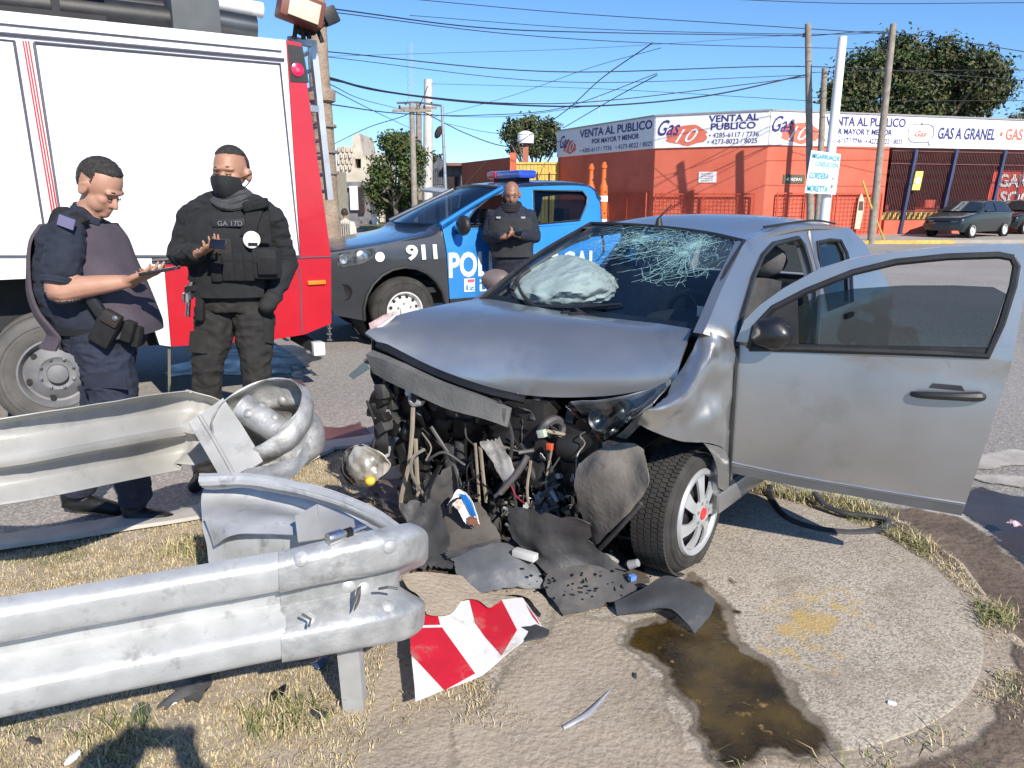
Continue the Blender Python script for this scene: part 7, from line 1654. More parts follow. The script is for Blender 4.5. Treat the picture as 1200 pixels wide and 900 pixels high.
gpart('edge_fold', [[(520, 648, .10), (552, 640, .12), (585, 632, .13)], [(524, 656, .08), (555, 648, .10), (590, 639, .11)]], dark_pl, tray, th=.012)
gpart('hanging_shroud', [[(596, 590, .30), (640, 600, .32), (690, 610, .34)], [(600, 630, .16), (645, 640, .18), (700, 640, .20)], [(640, 672, .08), (680, 668, .09), (735, 668, .10)]], dark_pl, tray, th=.006, nz=.02, seed=7, jag=.5)
gpart('torn_liner', [[(468, 590, .22), (500, 585, .24), (520, 600, .2)], [(476, 625, .12), (505, 625, .12), (530, 640, .1)], [(486, 670, .03), (512, 668, .04), (536, 668, .06)]], dark_pl, tray, th=.006, nz=.02, seed=11, jag=.5)
gpart('torn_liner', [[(590, 636, .12), (612, 628, .14), (640, 640, .13)], [(600, 655, .09), (622, 650, .10), (648, 660, .09)], [(612, 672, .05), (632, 672, .06), (655, 676, .06)]], oilblack, tray, th=.006, nz=.015, seed=13, jag=.5)
bump_m = mat('bumper_black', (.042, .043, .046), .42, col2=(.075, .076, .08), scale=6, detail=8, bump=.15, bscale=60, stain=(.15, .14, .13), stain_scale=7, stain_lo=.6, stain_hi=.72)
q = gsheet([[(720, 706, .05), (752, 692, .09), (780, 676, .12), (812, 686, .12), (838, 704, .09)], [(722, 714, .035), (756, 706, .075), (786, 698, .10), (812, 710, .09), (832, 722, .07)], [(724, 721, .012), (756, 716, .05), (784, 714, .07), (802, 728, .05), (814, 743, .02)]], 22, 14, .007, .004, 8, 6, jag=.08)
bc = solo('bumper_corner', q, bump_m, 'curved black bumper corner lying before the front wheel', 'bumper piece')
q = gsheet([[(728, 716, .03), (760, 711, .05), (788, 708, .066), (806, 720, .05)], [(728, 720, .012), (760, 717, .03), (786, 717, .05), (804, 731, .03)]], 14, 4, .006, 0, jag=0); q.build('lower_rib', dark_pl, bc, world=True)
q = gsheet([[(606, 738, .012), (628, 734, .02), (644, 740, .012)], [(598, 752, .012), (624, 752, .025), (642, 748, .012)]], 8, 6, .005, .008, 16); solo('plastic_shard', q, bump_m, 'flat dark shard lying by the striped sign plate', 'shard')
plate = thing('torn_label_plate', 'torn blue and white plate with rusty lower end among the wreckage', 'plate', Zp(545, 600, .1))
pr = [[(524, 592, .26), (536, 574, .30), (548, 578, .30)], [(536, 598, .24), (548, 588, .27), (556, 592, .27)], [(546, 616, .18), (554, 612, .20), (563, 616, .19)]]
gsheet(pr, 10, 14, .003, .004, 12).build('white_backing', sign_white, plate, world=True)
def lift(rows, dz=.004): return [[(a, b, c + dz) for a, b, c in r] for r in rows]
gsheet(lift([[(537, 577, .295), (546, 580, .298)], [(546, 591, .262), (555, 594, .262)], [(552, 604, .222), (559, 607, .222)]], .006), 8, 10, .002, .003, 12).build('blue_print', mat('label_blue', (.01, .20, .62), .4), plate, world=True)
gsheet(lift([[(548, 604, .226), (559, 607, .222)], [(548, 615, .184), (562, 616, .19)]], .007), 6, 6, .002, .003, 12).build('rust_patch', mat('label_rust', (.16, .06, .03), .8, col2=(.26, .12, .07), scale=30), plate, world=True)
gsheet(lift([[(528, 591, .262), (538, 584, .28)], [(538, 598, .24), (545, 592, .26)]], .006), 6, 6, .001, .002, 12).build('brown_print', mat('label_brown', (.35, .22, .15), .6, col2=(.65, .6, .55), scale=60), plate, world=True)
# scraps, crumbs, wires scattered under the nose
rnd = random.Random(77); sc_n = {}
def scrap(px, py, s_, m, label=None, name='plastic_scrap', z=.012, aspect=.6, thick=.004, cat='debris', group='scraps broken off the car', seed=0):
    c = Zp(px, py, z); a = rnd.uniform(0, 6.28); u = V((math.cos(a), math.sin(a), rnd.uniform(-.25, .25))) * s_; w_ = V((-math.sin(a), math.cos(a), rnd.uniform(-.1, .3))) * s_ * aspect
    q = MB(); q.sheet([[c - u - w_ * rnd.uniform(.4, 1), c - w_ * 1.1, c + u * rnd.uniform(.5, 1) - w_ * .6], [c - u * 1.1, c + V((0, 0, s_ * .25)), c + u * 1.1], [c - u * .7 + w_, c + w_ * rnd.uniform(.8, 1.2), c + u * .8 + w_ * rnd.uniform(.2, .9)]], 8, 8, thick, s_ * .08, 14 / max(.02, s_) * .05, px, jag=.7)
    zmin = min(p.z for p in q.v)
    if zmin < .004: q.v = [p + V((0, 0, .004 - zmin)) for p in q.v]
    return solo(name, q, m, label, cat, group=group, smooth=30)
for px, py, s_, m, lab in [(228, 800, .11, dark_pl, 'large dark torn sheet below the bright guard rail'), (212, 818, .07, dull_pl, 'grey plastic flake under the torn dark sheet'), (326, 812, .035, oilblack, 'small black shard left of the rail post'), (375, 776, .05, mat('dark_blue_shard', (.03, .06, .12), .3, coat=.5), 'dark blue shard in the tuft by the rail post'), (374, 836, .03, dark_pl, 'black splinter below the rail post'), (166, 838, .05, glass('lens_flake', (.75, .8, .8)), 'clear lens flake on the dry grass'), (40, 868, .025, dark_pl, 'small dark chip at the lower left'), (150, 795, .06, dull_pl, 'dusty grey chip in the shade of the bright rail'),
    (743, 792, .02, dark_pl, 'black crumb beside the oil spill'), (200, 822, .02, sign_white, 'white plastic chip on the dry grass'), (85, 888, .025, sign_white, 'pale paper scrap at the lower left'), (196, 780, .05, dull_pl, 'grey curved scrap under the bright rail'), (1046, 824, .016, sign_white, 'white chip on the mud by the slab edge'), (1187, 626, .05, mat('pink_white_wrapper', (.75, .70, .70), .5, col2=(.5, .12, .2), scale=30), 'pink and white wrapper on the dark road'), (1080, 640, .012, mat('brown_leaf', (.35, .17, .06), .8), 'dry brown leaf in the grass strip'), (236, 640, .03, mat('orange_leaf', (.55, .22, .04), .8), 'orange leaf in the tuft by the folded rail')]:
    scrap(px, py, s_, m, lab, z=.012 if px < 1150 else ROAD + .015, group=None)
q = MB(); q.tube([Zp(660, 853, .01), Zp(690, 836, .016), Zp(716, 808, .012)], [.006, .009, .004], 6, sub=4, flat=.4); solo('trim_strip', q, mat('trim_strip_grey', (.4, .4, .42), .4, .5), 'thin grey trim strip lying on the bare ground', 'trim strip')
for px, py, s_, m in [(690, 660, .06, dark_pl), (708, 670, .05, oilblack), (722, 690, .04, oilblack), (735, 680, .05, dull_pl), (700, 640, .06, oilblack), (675, 662, .05, grey_metal), (655, 655, .05, dark_pl), (618, 652, .05, sign_white), (626, 664, .035, dark_pl), (740, 660, .05, oilblack), (716, 655, .04, bare), (752, 690, .03, oilblack), (595, 625, .06, oilblack), (610, 640, .06, dark_pl), (500, 640, .06, dark_pl), (490, 660, .07, mat('brown_grey_plastic', (0, 0, 0))), (515, 690, .06, mat('rusty_clod', (.13, .07, .05), .9, col2=(.22, .14, .1), scale=20)), (505, 720, .05, dark_pl), (496, 612, .05, dull_pl), (470, 610, .07, mat('rusty_clod', (0, 0, 0))), (540, 560, .09, dull_pl), (455, 590, .07, dark_pl), (425, 585, .06, oilblack), (640, 640, .05, bare), (760, 655, .04, dark_pl), (668, 690, .03, oilblack), (480, 690, .06, mat('rusty_clod', (0, 0, 0)))]:
    cn = {dark_pl: 'scuffed black', oilblack: 'oily black', dull_pl: 'dusty grey', grey_metal: 'grimy metal', bare: 'bare pale metal', sign_white: 'white'}.get(m, 'rusty brown')
    zn = 'beside the hairpin rail end' if px < 485 else 'by the bent pipes' if px < 545 and py < 650 else 'above the striped plate' if px < 545 else 'under the blue label plate' if px < 600 else 'on the middle shell' if px < 650 else 'at the rear of the right shell' if py < 660 else 'on the right shell'
    key = cn + zn; sc_n[key] = sc_n.get(key, 0) + 1
    scrap(px, py, s_, m, f"{['', 'second ', 'third ', 'fourth ', 'fifth ', 'sixth '][sc_n[key] - 1]}{cn} broken scrap {zn}", z=.05 if 600 < px < 760 else .02)
for i in range(70):
    px, py = rnd.gauss(690, 45), rnd.gauss(672, 18)
    if py > 700 or py < 630: continue
    c = Zp(px, py, .10); q = MB()
    q.blob(c, (rnd.uniform(.003, .012), rnd.uniform(.003, .01), rnd.uniform(.002, .006)), 1, .9, 2, seed=i); 
    if i == 0: CR = MB()
    CR.v, CR.f = (lambda o: (CR.v + q.v, CR.f + [tuple(k + o for k in f) for f in q.f]))(len(CR.v))
tag(CR.build('crumbs', oilblack), kind='stuff')
q = MB(); c = Zp(738, 662, .12); q.cyl(c, c + V((.03, -.02, .02)), .02, .016, 12); solo('bulb_cap', q, mat('grey_bulb_cap', (.3, .3, .3), .4), 'short grey bulb cap on the undertray', 'bulb cap')
q = MB(); c = Zp(741, 677, .10); q.box(c, (.028, .02, .02), Matrix.Rotation(.5, 3, 'Z')); solo('blue_plug', q, mat('blue_plug', (.12, .25, .6), .4), 'small blue connector plug on the undertray', 'plug')
q = MB(); c = Zp(614, 650, .14); q.bar(c + V((-.04, .03, .0)), c + V((.05, -.03, 0)), .04, .03); solo('grey_box', q, mat('white_grey_box', (.55, .55, .53), .4), 'small pale rectangular box on the centre of the wreckage', 'box', bevel=.004)
q = MB()
for i in range(26):
    a = Zp(rnd.uniform(480, 520), rnd.uniform(600, 640), .05); b = a + V((rnd.uniform(-.1, .1), rnd.uniform(-.05, .1), rnd.uniform(.02, .14))); q.tube([a, a.lerp(b, .5) + V((rnd.uniform(-.02, .02), 0, 0)), b], .003, 4)
tag(solo('frayed_fibres', q, dull_pl, 'bundle of frayed grey fibres by the bent pipes', 'fibres'), kind='stuff')
q = MB(); q.box((-.36, 2.95, .02), (.5, .45, .05)); 
q = MB(); dd_ = dense(pix([(430, 575), (480, 560), (560, 560), (650, 590), (750, 640), (760, 690), (690, 720), (600, 700), (530, 705), (490, 735), (480, 690), (470, 640)]), 5, .03)
mudm = mat('oily_dirt', (.055, .042, .034), .8, col2=(.12, .09, .07), scale=5, detail=9, bump=.7, bscale=30)
q.panel([(p.x, p.y) for p in dd_], fn=lambda x, y: (x, y, .014 + .010 * nz3((x * 8, y * 8, 0), 1)), cx=[-.7 + .06 * i for i in range(24)], cy=[2.2 + .06 * i for i in range(36)]); tag(rim(q.build('churned_dirt', soften(mudm))), kind='structure')
q = MB(); dd_ = dense(pix([(640, 705), (690, 722), (745, 730), (735, 760), (770, 795), (800, 850), (805, 905), (780, 960), (560, 960), (520, 860), (590, 790), (630, 740)]), 6, .03)
q.panel([(p.x, p.y) for p in dd_], fn=lambda x, y: (x, y, (.0125 if math.hypot(x - .761, y - 3.041) < 1.15 else gz(x, y) + .003) + .002 * nz3((x * 8, y * 8, 0), 1)), cx=[-.3 + .06 * i for i in range(20)], cy=[1.5 + .06 * i for i in range(26)]); tag(rim(q.build('bare_ground', soften(dirt))), kind='structure')
# ------------------------------------------------------------------ black door seal looping on the ground
q = MB(); P = [(903, 568, .06), (902, 578, .02), (908, 592, .012), (922, 607, .012), (950, 618, .012), (990, 624, .012), (1024, 622, .014), (1040, 615, .02), (1036, 608, .03), (1010, 604, .03), (985, 600, .03), (965, 590, .04), (955, 578, .06)]
q.tube([Zp(*p) for p in P], .013, 8, sub=7, flat=1.5); solo('door_seal', q, mat('black_seal_rubber', (.025, .026, .028), .6, col2=(.06, .06, .06), scale=20), 'black rubber door seal looped on the ground below the open door', 'rubber seal')
# ------------------------------------------------------------------ people
skin = mat('skin_light', (0.39, 0.205, 0.135), 0.5, col2=(0.47, 0.26, 0.18), scale=12, detail=6, sss=.15, bump=.08, bscale=160)
skin2 = mat('skin_tan', (0.36, 0.18, 0.11), 0.5, col2=(0.44, 0.235, 0.155), scale=12, detail=6, sss=.15, bump=.08, bscale=160)
skin3 = mat('skin_brown', (0.24, 0.12, 0.075), 0.5, col2=(0.32, 0.165, 0.105), scale=12, sss=.1)
hair_m = mat('dark_hair', (0.012, 0.009, 0.008), 0.6, col2=(0.05, 0.042, 0.036), scale=60, detail=6, bump=.8, bscale=220)
navy_c = mat('navy_cloth', (0.016, 0.021, 0.036), 0.9, var=.2, scale=20, bump=.3, bscale=260)
navy_t = mat('navy_trousers', (0.022, 0.028, 0.050), 0.9, var=.2, scale=20, bump=.3, bscale=260)
black_c = mat('black_cloth', (0.014, 0.015, 0.017), 0.9, var=.25, scale=18, bump=.3, bscale=260)
char_c = mat('charcoal_trousers', (0.024, 0.023, 0.022), 0.9, var=.25, scale=18, bump=.3, bscale=260)
boot_m = mat('boot_leather', (0.010, 0.010, 0.010), 0.5, var=.4, scale=22, bump=.3, bscale=90)
plum = mat('plum_vest_cloth', (0.060, 0.047, 0.062), 0.9, col2=(0.085, 0.068, 0.084), scale=9, bump=.35, bscale=120)
webb = mat('black_webbing', (0.010, 0.010, 0.011), 0.85, var=.4, scale=30, bump=.4, bscale=150)
eye_w = mat('eye_white', (0.62, 0.60, 0.57), .3); eye_d = mat('eye_dark', (.012, .008, .006), .15)
phone_m = mat('phone_black', (.008, .008, .010), .15, coat=.8, var=.1)

class Body:
    """closed limbs and lofts, welded into one skin by voxels; every piece carries a cloth index"""
    def __init__(s): s.q = MB(); s.seg = []
    def limb(s, pts, rad, k, n=12, sub=3):
        pts = vs(pts); s.q.tube(pts, rad, n, sub=sub)
        s.q.blob(pts[0], rad[0], 2); s.q.blob(pts[-1], rad[-1], 2)
        for i in range(len(pts) - 1): s.seg.append((pts[i], pts[i + 1], rad[i], rad[i + 1], k))
    def blob(s, c, r, k, rot=None):
        s.q.blob(c, r, 3, rot=rot); rr = (sum(r) / 3 if isinstance(r, (tuple, list)) else r); s.seg.append((V(c), V(c) + V((0, 0, 1e-4)), rr, rr, k))
    def loft(s, secs, fw, k, n=28, e=2.4):
        """secs: (centre, half depth along fw, half width); superellipse rings"""
        fw = V(fw).normalized(); sd = V((-fw.y, fw.x, 0)); P = []; m = len(secs)
        for c, a, b in secs:
            for i in range(n):
                t = 6.2832 * i / n; ct, st = math.cos(t), math.sin(t)
                P.append(V(c) + fw * a * math.copysign(abs(ct) ** (2 / e), ct) + sd * b * math.copysign(abs(st) ** (2 / e), st))
        F_ = [(i * n + j, i * n + (j + 1) % n, (i + 1) * n + (j + 1) % n, (i + 1) * n + j) for i in range(m - 1) for j in range(n)]
        F_ += [tuple(range(n - 1, -1, -1)), tuple((m - 1) * n + j for j in range(n))]
        s.q.add(P, F_)
        for i in range(m - 1):
            c0, a0, b0 = secs[i]; c1, a1, b1 = secs[i + 1]
            for o in (-.6, 0, .6): s.seg.append((V(c0) + sd * b0 * o, V(c1) + sd * b1 * o, min(a0, b0), min(a1, b1), k[i] if isinstance(k, (list, tuple)) else k))
    def hand(s, w, fw, pn, side, k, size=1.0, curl=(0.5, 0.7, 0.6), thumb=True, spread=.10):
        """w wrist; fw wrist->knuckles; pn palm normal (the side fingers close to); side +1: thumb lies on fw x pn side"""
        w = V(w); fw = V(fw).normalized(); pn = V(pn); pn = (pn - fw * pn.dot(fw)).normalized(); ac = fw.cross(pn).normalized() * side
        z = size
        for i in range(4):
            o = ac * (.030 - .020 * i) * z
            kn = w + fw * (.088 - .004 * abs(i - 1.2)) * z + o
            s.limb([w + o * .55 + fw * .012 * z, kn], [.017 * z, .0125 * z], k, 8, 2)
            L_ = [.042, .047, .043, .034][i] * z; d = (fw + ac * (spread * (1.2 - i) * .8)).normalized(); p = kn; P = [p]; an = 0
            for j, f_ in enumerate((1.0, .66, .5)):
                an += curl[j] * (1 + .06 * i); dd = (d * math.cos(an) + pn * math.sin(an)); p = p + dd * L_ * f_; P.append(p)
            s.limb(P, [.0105 * z, .0092 * z, .0085 * z, .0068 * z], k, 8, 2)
        if thumb:
            b = w + fw * .028 * z + ac * .022 * z; m_ = b + (fw * .6 + ac * .62 + pn * .35).normalized() * .042 * z; t_ = m_ + (fw * .85 + ac * .05 + pn * .45).normalized() * .034 * z; e_ = t_ + (fw * .8 - ac * .25 + pn * .45).normalized() * .026 * z
            s.limb([b, m_, t_, e_], [.017 * z, .0125 * z, .0105 * z, .008 * z], k, 8, 2)
    def build(s, name, mats_, parent, voxel=.006, fold=.005, soft=(), iters=3, seed=0.0):
        me = s.q.mesh('tmp', 0); ob = bpy.data.objects.new('tmp', me); COL.objects.link(ob)
        md = ob.modifiers.new('r', 'REMESH'); md.mode = 'VOXEL'; md.voxel_size = voxel; md.use_smooth_shade = True
        dg = bpy.context.evaluated_depsgraph_get(); dg.update()
        m2 = bpy.data.meshes.new_from_object(ob.evaluated_get(dg)); bpy.data.objects.remove(ob); bpy.data.meshes.remove(me)
        bm = bmesh.new(); bm.from_mesh(m2)
        for _ in range(iters): bmesh.ops.smooth_vert(bm, verts=bm.verts[:], factor=.5, use_axis_x=True, use_axis_y=True, use_axis_z=True)
        bm.normal_update(); bm.verts.index_update()
        X = np.array([v.co[:] for v in bm.verts]); best = np.full(len(X), 1e9); lab = np.zeros(len(X), int)
        for a, b, r0, r1, k in s.seg:
            a_ = np.array(a[:]); d = np.array((b - a)[:]); L2 = d @ d; t = np.clip(((X - a_) @ d) / max(L2, 1e-12), 0, 1)
            ds = np.linalg.norm(X - a_ - t[:, None] * d, axis=1) - (r0 + (r1 - r0) * t)
            u = ds < best; best[u] = ds[u]; lab[u] = k
        nb = [[e.other_vert(v).index for e in v.link_edges] for v in bm.verts]
        for _ in range(5):
            l2 = lab.copy()
            for i, n_ in enumerate(nb):
                o = [lab[j] for j in n_]
                if o.count(lab[i]) < 2: l2[i] = max(set(o), key=o.count)
            lab = l2
        mk_ = np.array([1.0 if k in soft else 0.0 for k in lab])
        for _ in range(5): mk_ = np.array([(mk_[i] + sum(mk_[j] for j in n_)) / (1 + len(n_)) for i, n_ in enumerate(nb)])
        if fold:
            for v in bm.verts:
                k = lab[v.index]
                if k in soft:
                    p = v.co; w_ = noise.noise(V((p.x * 3, p.y * 3, p.z * 3 + seed)))
                    n1 = 1 - abs(noise.noise(V((p.x * 9 + w_ * 2, p.y * 9, p.z * 17 + seed)))) * 2.2
                    n2 = noise.noise(V((p.x * 5, p.y * 5, p.z * 8 + 4 + seed)))
                    v.co = p + v.normal * (fold * (n1 * .8 + n2 * .9 + .5 * (1 - 2.4 * abs(noise.noise(V((p.x * 16, p.y * 16, p.z * 30 + w_ * 4 + seed)))))) + .003) * max(0, mk_[v.index] * 2 - 1)
        for f in bm.faces:
            ks = [lab[v.index] for v in f.verts]; f.material_index = max(set(ks), key=ks.count); f.smooth = True
        Mi = root_matrix(parent).inverted()
        for v in bm.verts: v.co = Mi @ v.co
        bm.to_mesh(m2); bm.free()
        for q in mats_: m2.materials.append(q)
        m2.name = name
        return link(name, m2, None, parent)

def hair_cap(par, c, r, fw, keep, m=hair_m, th=1.06, nzamp=.05, name='hair', sub=5, rot=None):
    """hair as a shell over the skull; keep(dir in head axes (forward, left, up)) says where it grows"""
    fw = V(fw).normalized(); lf = V((0, 0, 1)).cross(fw).normalized(); up = fw.cross(lf)
    bm = bmesh.new(); bmesh.ops.create_icosphere(bm, subdivisions=sub, radius=1)
    bmesh.ops.delete(bm, geom=[f for f in bm.faces if not keep(f.calc_center_median())], context='FACES')
    P = []; bm.verts.index_update(); bd = {v for e in bm.edges if len(e.link_faces) == 1 for v in e.verts}
    for v in bm.verts:
        d = v.co; k = (th + nzamp * (nz3(d, 9) * .5 + nz3(d, 22) * .5)) if v not in bd else .99
        P.append(V(c) + fw * d.x * r[0] * k + lf * d.y * r[1] * k + up * d.z * r[2] * k)
    q = MB(); q.add(P, [tuple(v.index for v in f.verts) for f in bm.faces]); bm.free()
    return q.build(name, m, par, world=True, smooth=80)
def head(b, c, fw, k, s=1.0, lf=None, nose=1.0):
    """skull, jaw, nose, ears, brow, lips round centre c, facing fw (may tilt)"""
    fw = V(fw).normalized(); lf = V((0, 0, 1)).cross(fw).normalized(); up = fw.cross(lf)
    Rm = Matrix((fw, lf, up)).transposed(); C_ = V(c)
    at = lambda x, y, z: C_ + (fw * x + lf * y + up * z) * s
    b.blob(at(-.012, 0, .022), (.100 * s, .078 * s, .098 * s), k, Rm); b.blob(at(.022, 0, -.045), (.068 * s, .060 * s, .078 * s), k, Rm)
    b.blob(at(.060, 0, -.098), (.028 * s, .030 * s, .024 * s), k, Rm); b.limb([at(.075, 0, -.002), at(.098 * nose, 0, -.035), at(.105 * nose, 0, -.046)], [.010 * s, .014 * s, .013 * s], k, 8, 2)
    b.limb([at(.084, -.014, -.049), at(.084, .014, -.049)], [.010 * s, .010 * s], k, 8, 2)
    b.limb([at(.074, -.045, .010), at(.086, -.018, .014), at(.086, .018, .014), at(.074, .045, .010)], [.011 * s] * 4, k, 8, 2)
    b.limb([at(.076, -.022, -.074), at(.088, 0, -.071), at(.076, .022, -.074)], [.006 * s, .0075 * s, .006 * s], k, 8, 2); b.limb([at(.074, -.020, -.083), at(.084, 0, -.084), at(.074, .020, -.083)], [.006 * s, .0085 * s, .006 * s], k, 8, 2)
    for sg in (1, -1): b.blob(at(.045, sg * .036, -.034), (.034 * s, .026 * s, .028 * s), k, Rm)
    for sg in (1, -1): b.blob(at(-.012, sg * .083, -.018), (.020 * s, .012 * s, .033 * s), k, Rm); b.limb([at(-.008, sg * .092, .010), at(-.030, sg * .094, -.004), at(-.018, sg * .089, -.042)], [.007 * s, .007 * s, .008 * s], k, 6, 2)
    return at
def eyes(par, at, s=1.0, shut=False, brow=hair_m):
    for sg in (1, -1):
        if not shut:
            q = MB(); q.blob(at(.076, sg * .031, -.008), .0125 * s, 2); e = q.build('eye', eye_w, par, world=True)
            q = MB(); q.blob(at(.086, sg * .031, -.008), .006 * s, 2); q.build('iris', eye_d, e, world=True)
        else:
            q = MB(); q.tube([at(.084, sg * .018, -.012), at(.088, sg * .031, -.016), at(.080, sg * .044, -.013)], .0025 * s, 5, sub=3); q.build('eyelashes', eye_d, par, world=True)
        q = MB(); q.tube([at(.089, sg * .014, .015), at(.089, sg * .030, .020), at(.076, sg * .046, .014)], [.0025 * s, .0038 * s, .002 * s], 6, sub=3); q.build('eyebrow', brow, par, world=True)
def torso_shell(secs, fw, a0, a1, off, n=16, e=2.4, t0=0, t1=None, flare=lambda t, a: 0.0):
    fw = V(fw).normalized(); sd = V((-fw.y, fw.x, 0)); rows = []
    for i, (c, a, b) in enumerate(secs):
        r_ = []
        for j in range(n + 1):
            tt = i / (len(secs) - 1); A0_ = a0(tt) if callable(a0) else a0; A1_ = a1(tt) if callable(a1) else a1; t = R(A0_ + (A1_ - A0_) * j / n); ct, st = math.cos(t), math.sin(t); o = off + flare(i / (len(secs) - 1), t)
            r_.append(V(c) + fw * (a + o) * math.copysign(abs(ct) ** (2 / e), ct) + sd * (b + o) * math.copysign(abs(st) ** (2 / e), st))
        rows.append(r_)
    return rows
def wbox(name, c, size, m, par, rot=None, bevel=.006): q = MB(); q.box(c, size, rot); return q.build(name, m, par, world=True, bevel=bevel)
def slab_on(name, P, th, m, par, nu=8, nv=8, nz=.002):
    """a soft patch or pouch: grid of world points lifted by th"""
    q = MB(); q.sheet(P, nu, nv, th, nz, 14, 3); return q.build(name, m, par, world=True)

# --- officer in profile, head bowed over a phone
Y1 = 3.72
def A(px, py, dy=0.0): return Yp(px, py, Y1 + dy)
p1 = thing('person', 'officer in navy shirt and plum vest, head bowed over a phone', 'person', V((A(120, 400).x, Y1, ROAD)), group=None)
b = Body(); fw1 = V((1, -.05, 0)); SH, TR, BT, SK = 1, 2, 3, 0
px1 = .00428
secs1 = [(A(94, 254), 12 * px1, .07), (A(92, 264), 26 * px1, .165), (A(93, 280), 36 * px1, .195), (A(96, 305), 43 * px1, .20), (A(103, 335), 50 * px1, .205), (A(112, 360), 50 * px1, .21), (A(119, 377), 43 * px1, .205), (A(122, 388), 40 * px1, .195), (A(124, 405), 38 * px1, .185)]
b.loft(secs1, fw1, [SH] * 6 + [TR] * 2)
b.limb([A(97, 262), A(106, 246), A(112, 232)], [.068, .062, .06], SK)
h1 = V((.80, -.16, -.52)).normalized(); hc1 = A(118, 218)
at1 = head(b, hc1, h1, SK, 1.06, nose=.98)
b.blob(at1(.015, 0, -.105), (.06, .062, .045), SK); b.blob(at1(.03, .03, -.06), (.05, .04, .05), SK); b.blob(at1(.03, -.03, -.06), (.05, .04, .05), SK)
sho, elb, wri = A(80, 272, -.21), A(68, 340, -.30), A(148, 330, -.24)
b.limb([A(94, 258, -.05), A(84, 264, -.15)], [.06, .07], SH); b.limb([sho, sho.lerp(elb, .4), elb.lerp(sho, .36)], [.072, .074, .076], SH); b.limb([elb.lerp(sho, .3), elb, elb.lerp(wri, .30), elb.lerp(wri, .7), wri], [.056, .054, .052, .042, .031], SK)
b.hand(wri, A(172, 322, -.24) - wri, (0, .3, 1), -1, SK, 1.05, (.10, .28, .35))
sho2, elb2, wri2 = A(104, 274, .20), A(112, 342, .28), A(152, 334, -.02)
b.limb([sho2, elb2.lerp(sho2, .2)], [.078, .07], SH); b.limb([elb2.lerp(sho2, .3), elb2, wri2], [.052, .05, .032], SK); b.hand(wri2, A(178, 324, -.16) - wri2, (.1, -.6, .8), 1, SK, 1.0, (.2, .4, .4))
hipR, kneR, ankR = A(118, 392, -.10), A(138, 480, -.10), A(158, 582, -.06); hipL, kneL, ankL = A(128, 394, .10), A(120, 478, .12), A(92, 572, .14)
b.limb([hipR, kneR, ankR], [.130, .100, .070], TR); b.limb([hipL, kneL, ankL], [.130, .098, .070], TR)
for a_, heel, toe in ((ankR, A(154, 604, -.08), A(212, 607, -.08)), (ankL, A(80, 590, .14), A(138, 597, .12))):
    b.limb([a_ + V((0, 0, .10)), a_ + V((0, 0, -.02))], [.060, .060], BT)
    heel.z = max(heel.z, ROAD + .045); toe.z = ROAD + .035; b.limb([a_, heel + V((0, 0, .01)), heel.lerp(toe, .55) + V((0, 0, .012)), toe], [.055, .045, .045, .036], BT)
b.build('body', [skin, navy_c, navy_t, boot_m], p1, .006, .008, (SH, TR), seed=1)
def hem(par, a, b_, t, r, m, name='sleeve_hem'):
    ax_ = (b_ - a).normalized(); u_ = ax_.orthogonal().normalized(); w_ = ax_.cross(u_); c_ = a.lerp(b_, t)
    q = MB(); q.tube([c_ + (u_ * math.cos(6.2832 * i / 24) + w_ * math.sin(6.2832 * i / 24)) * r for i in range(25)], .013, 8); q.build(name, m, par, world=True)
hem(p1, sho, elb, .84, .068, navy_c); hem(p1, sho, elb, .88, .066, navy_c)
hair_cap(p1, at1(-.012, 0, .024), (.106, .084, .103), h1, lambda d: ((d.z > .44 + .22 * max(0, d.x)) or (d.x < .16 and d.z > -.30) or (d.x < -.35 and d.z > -.62)) and not (abs(d.y) > .72 and d.z < .10 and -.48 < d.x < .10), th=1.05)
eyes(p1, at1, 1.06, shut=True)
fr1 = torso_shell(secs1[1:8], fw1, -62, 75, .022, 18, flare=lambda t, a: (.030 * t * t * max(0, math.cos(a)) + (.02 if t > .7 else 0)))
q = MB(); q.sheet(fr1, 26, 26, .014, .004, 7, 2); q.build('vest_front', plum, p1, world=True)
bk_s = secs1[1:8] + [(A(112, 402), 38 * px1, .19)]
q = MB(); q.sheet(torso_shell(bk_s, fw1, lambda t: 150 - 48 * min(1, t * 1.3), lambda t: 215 + 40 * t, .014, 18, flare=lambda t, a: .05 * max(0, t - .35) * max(0, -math.cos(a)) * 1.2), 26, 26, .014, .004, 7, 5); q.build('vest_back', plum, p1, world=True)
q = MB(); q.sheet([[A(60, 262, -.17), A(66, 248, -.16), A(80, 246, -.14)], [A(76, 262, -.20), A(82, 254, -.19), A(92, 253, -.16)], [A(92, 268, -.21), A(98, 263, -.20), A(104, 262, -.17)]], 8, 8, .018, .002, 9); q.build('shoulder_strap', webb, p1, world=True)
q = MB(); q.sheet([[A(70, 251, -.285), A(89, 258, -.285)], [A(67, 263, -.292), A(86, 270, -.292)]], 4, 4, .005); q.build('rank_tab', mat('rank_tab_violet', (.13, .125, .22), .8), p1, world=True)
q = MB(); q.sheet([[A(85, 241, -.02), A(87, 243, -.09), A(99, 250, -.12), A(117, 257, -.08)], [A(82, 250, -.03), A(84, 252, -.11), A(96, 259, -.14), A(115, 264, -.09)]], 10, 4, .008); q.v = q.v; q.build('shirt_collar', navy_c, p1, world=True)
belt = [(c, a + .012, w_ + .012) for c, a, w_ in (secs1[6], (A(121, 384), 42 * px1, .20))]
q = MB(); q.sheet(torso_shell(belt, fw1, -180, 180, .004, 40), 40, 3, .008); q.build('belt', webb, p1, world=True)
hol = wbox('holster', A(124, 386, -.245), (.10, .055, .15), webb, p1, Matrix.Rotation(R(32), 3, 'Y'), .012)
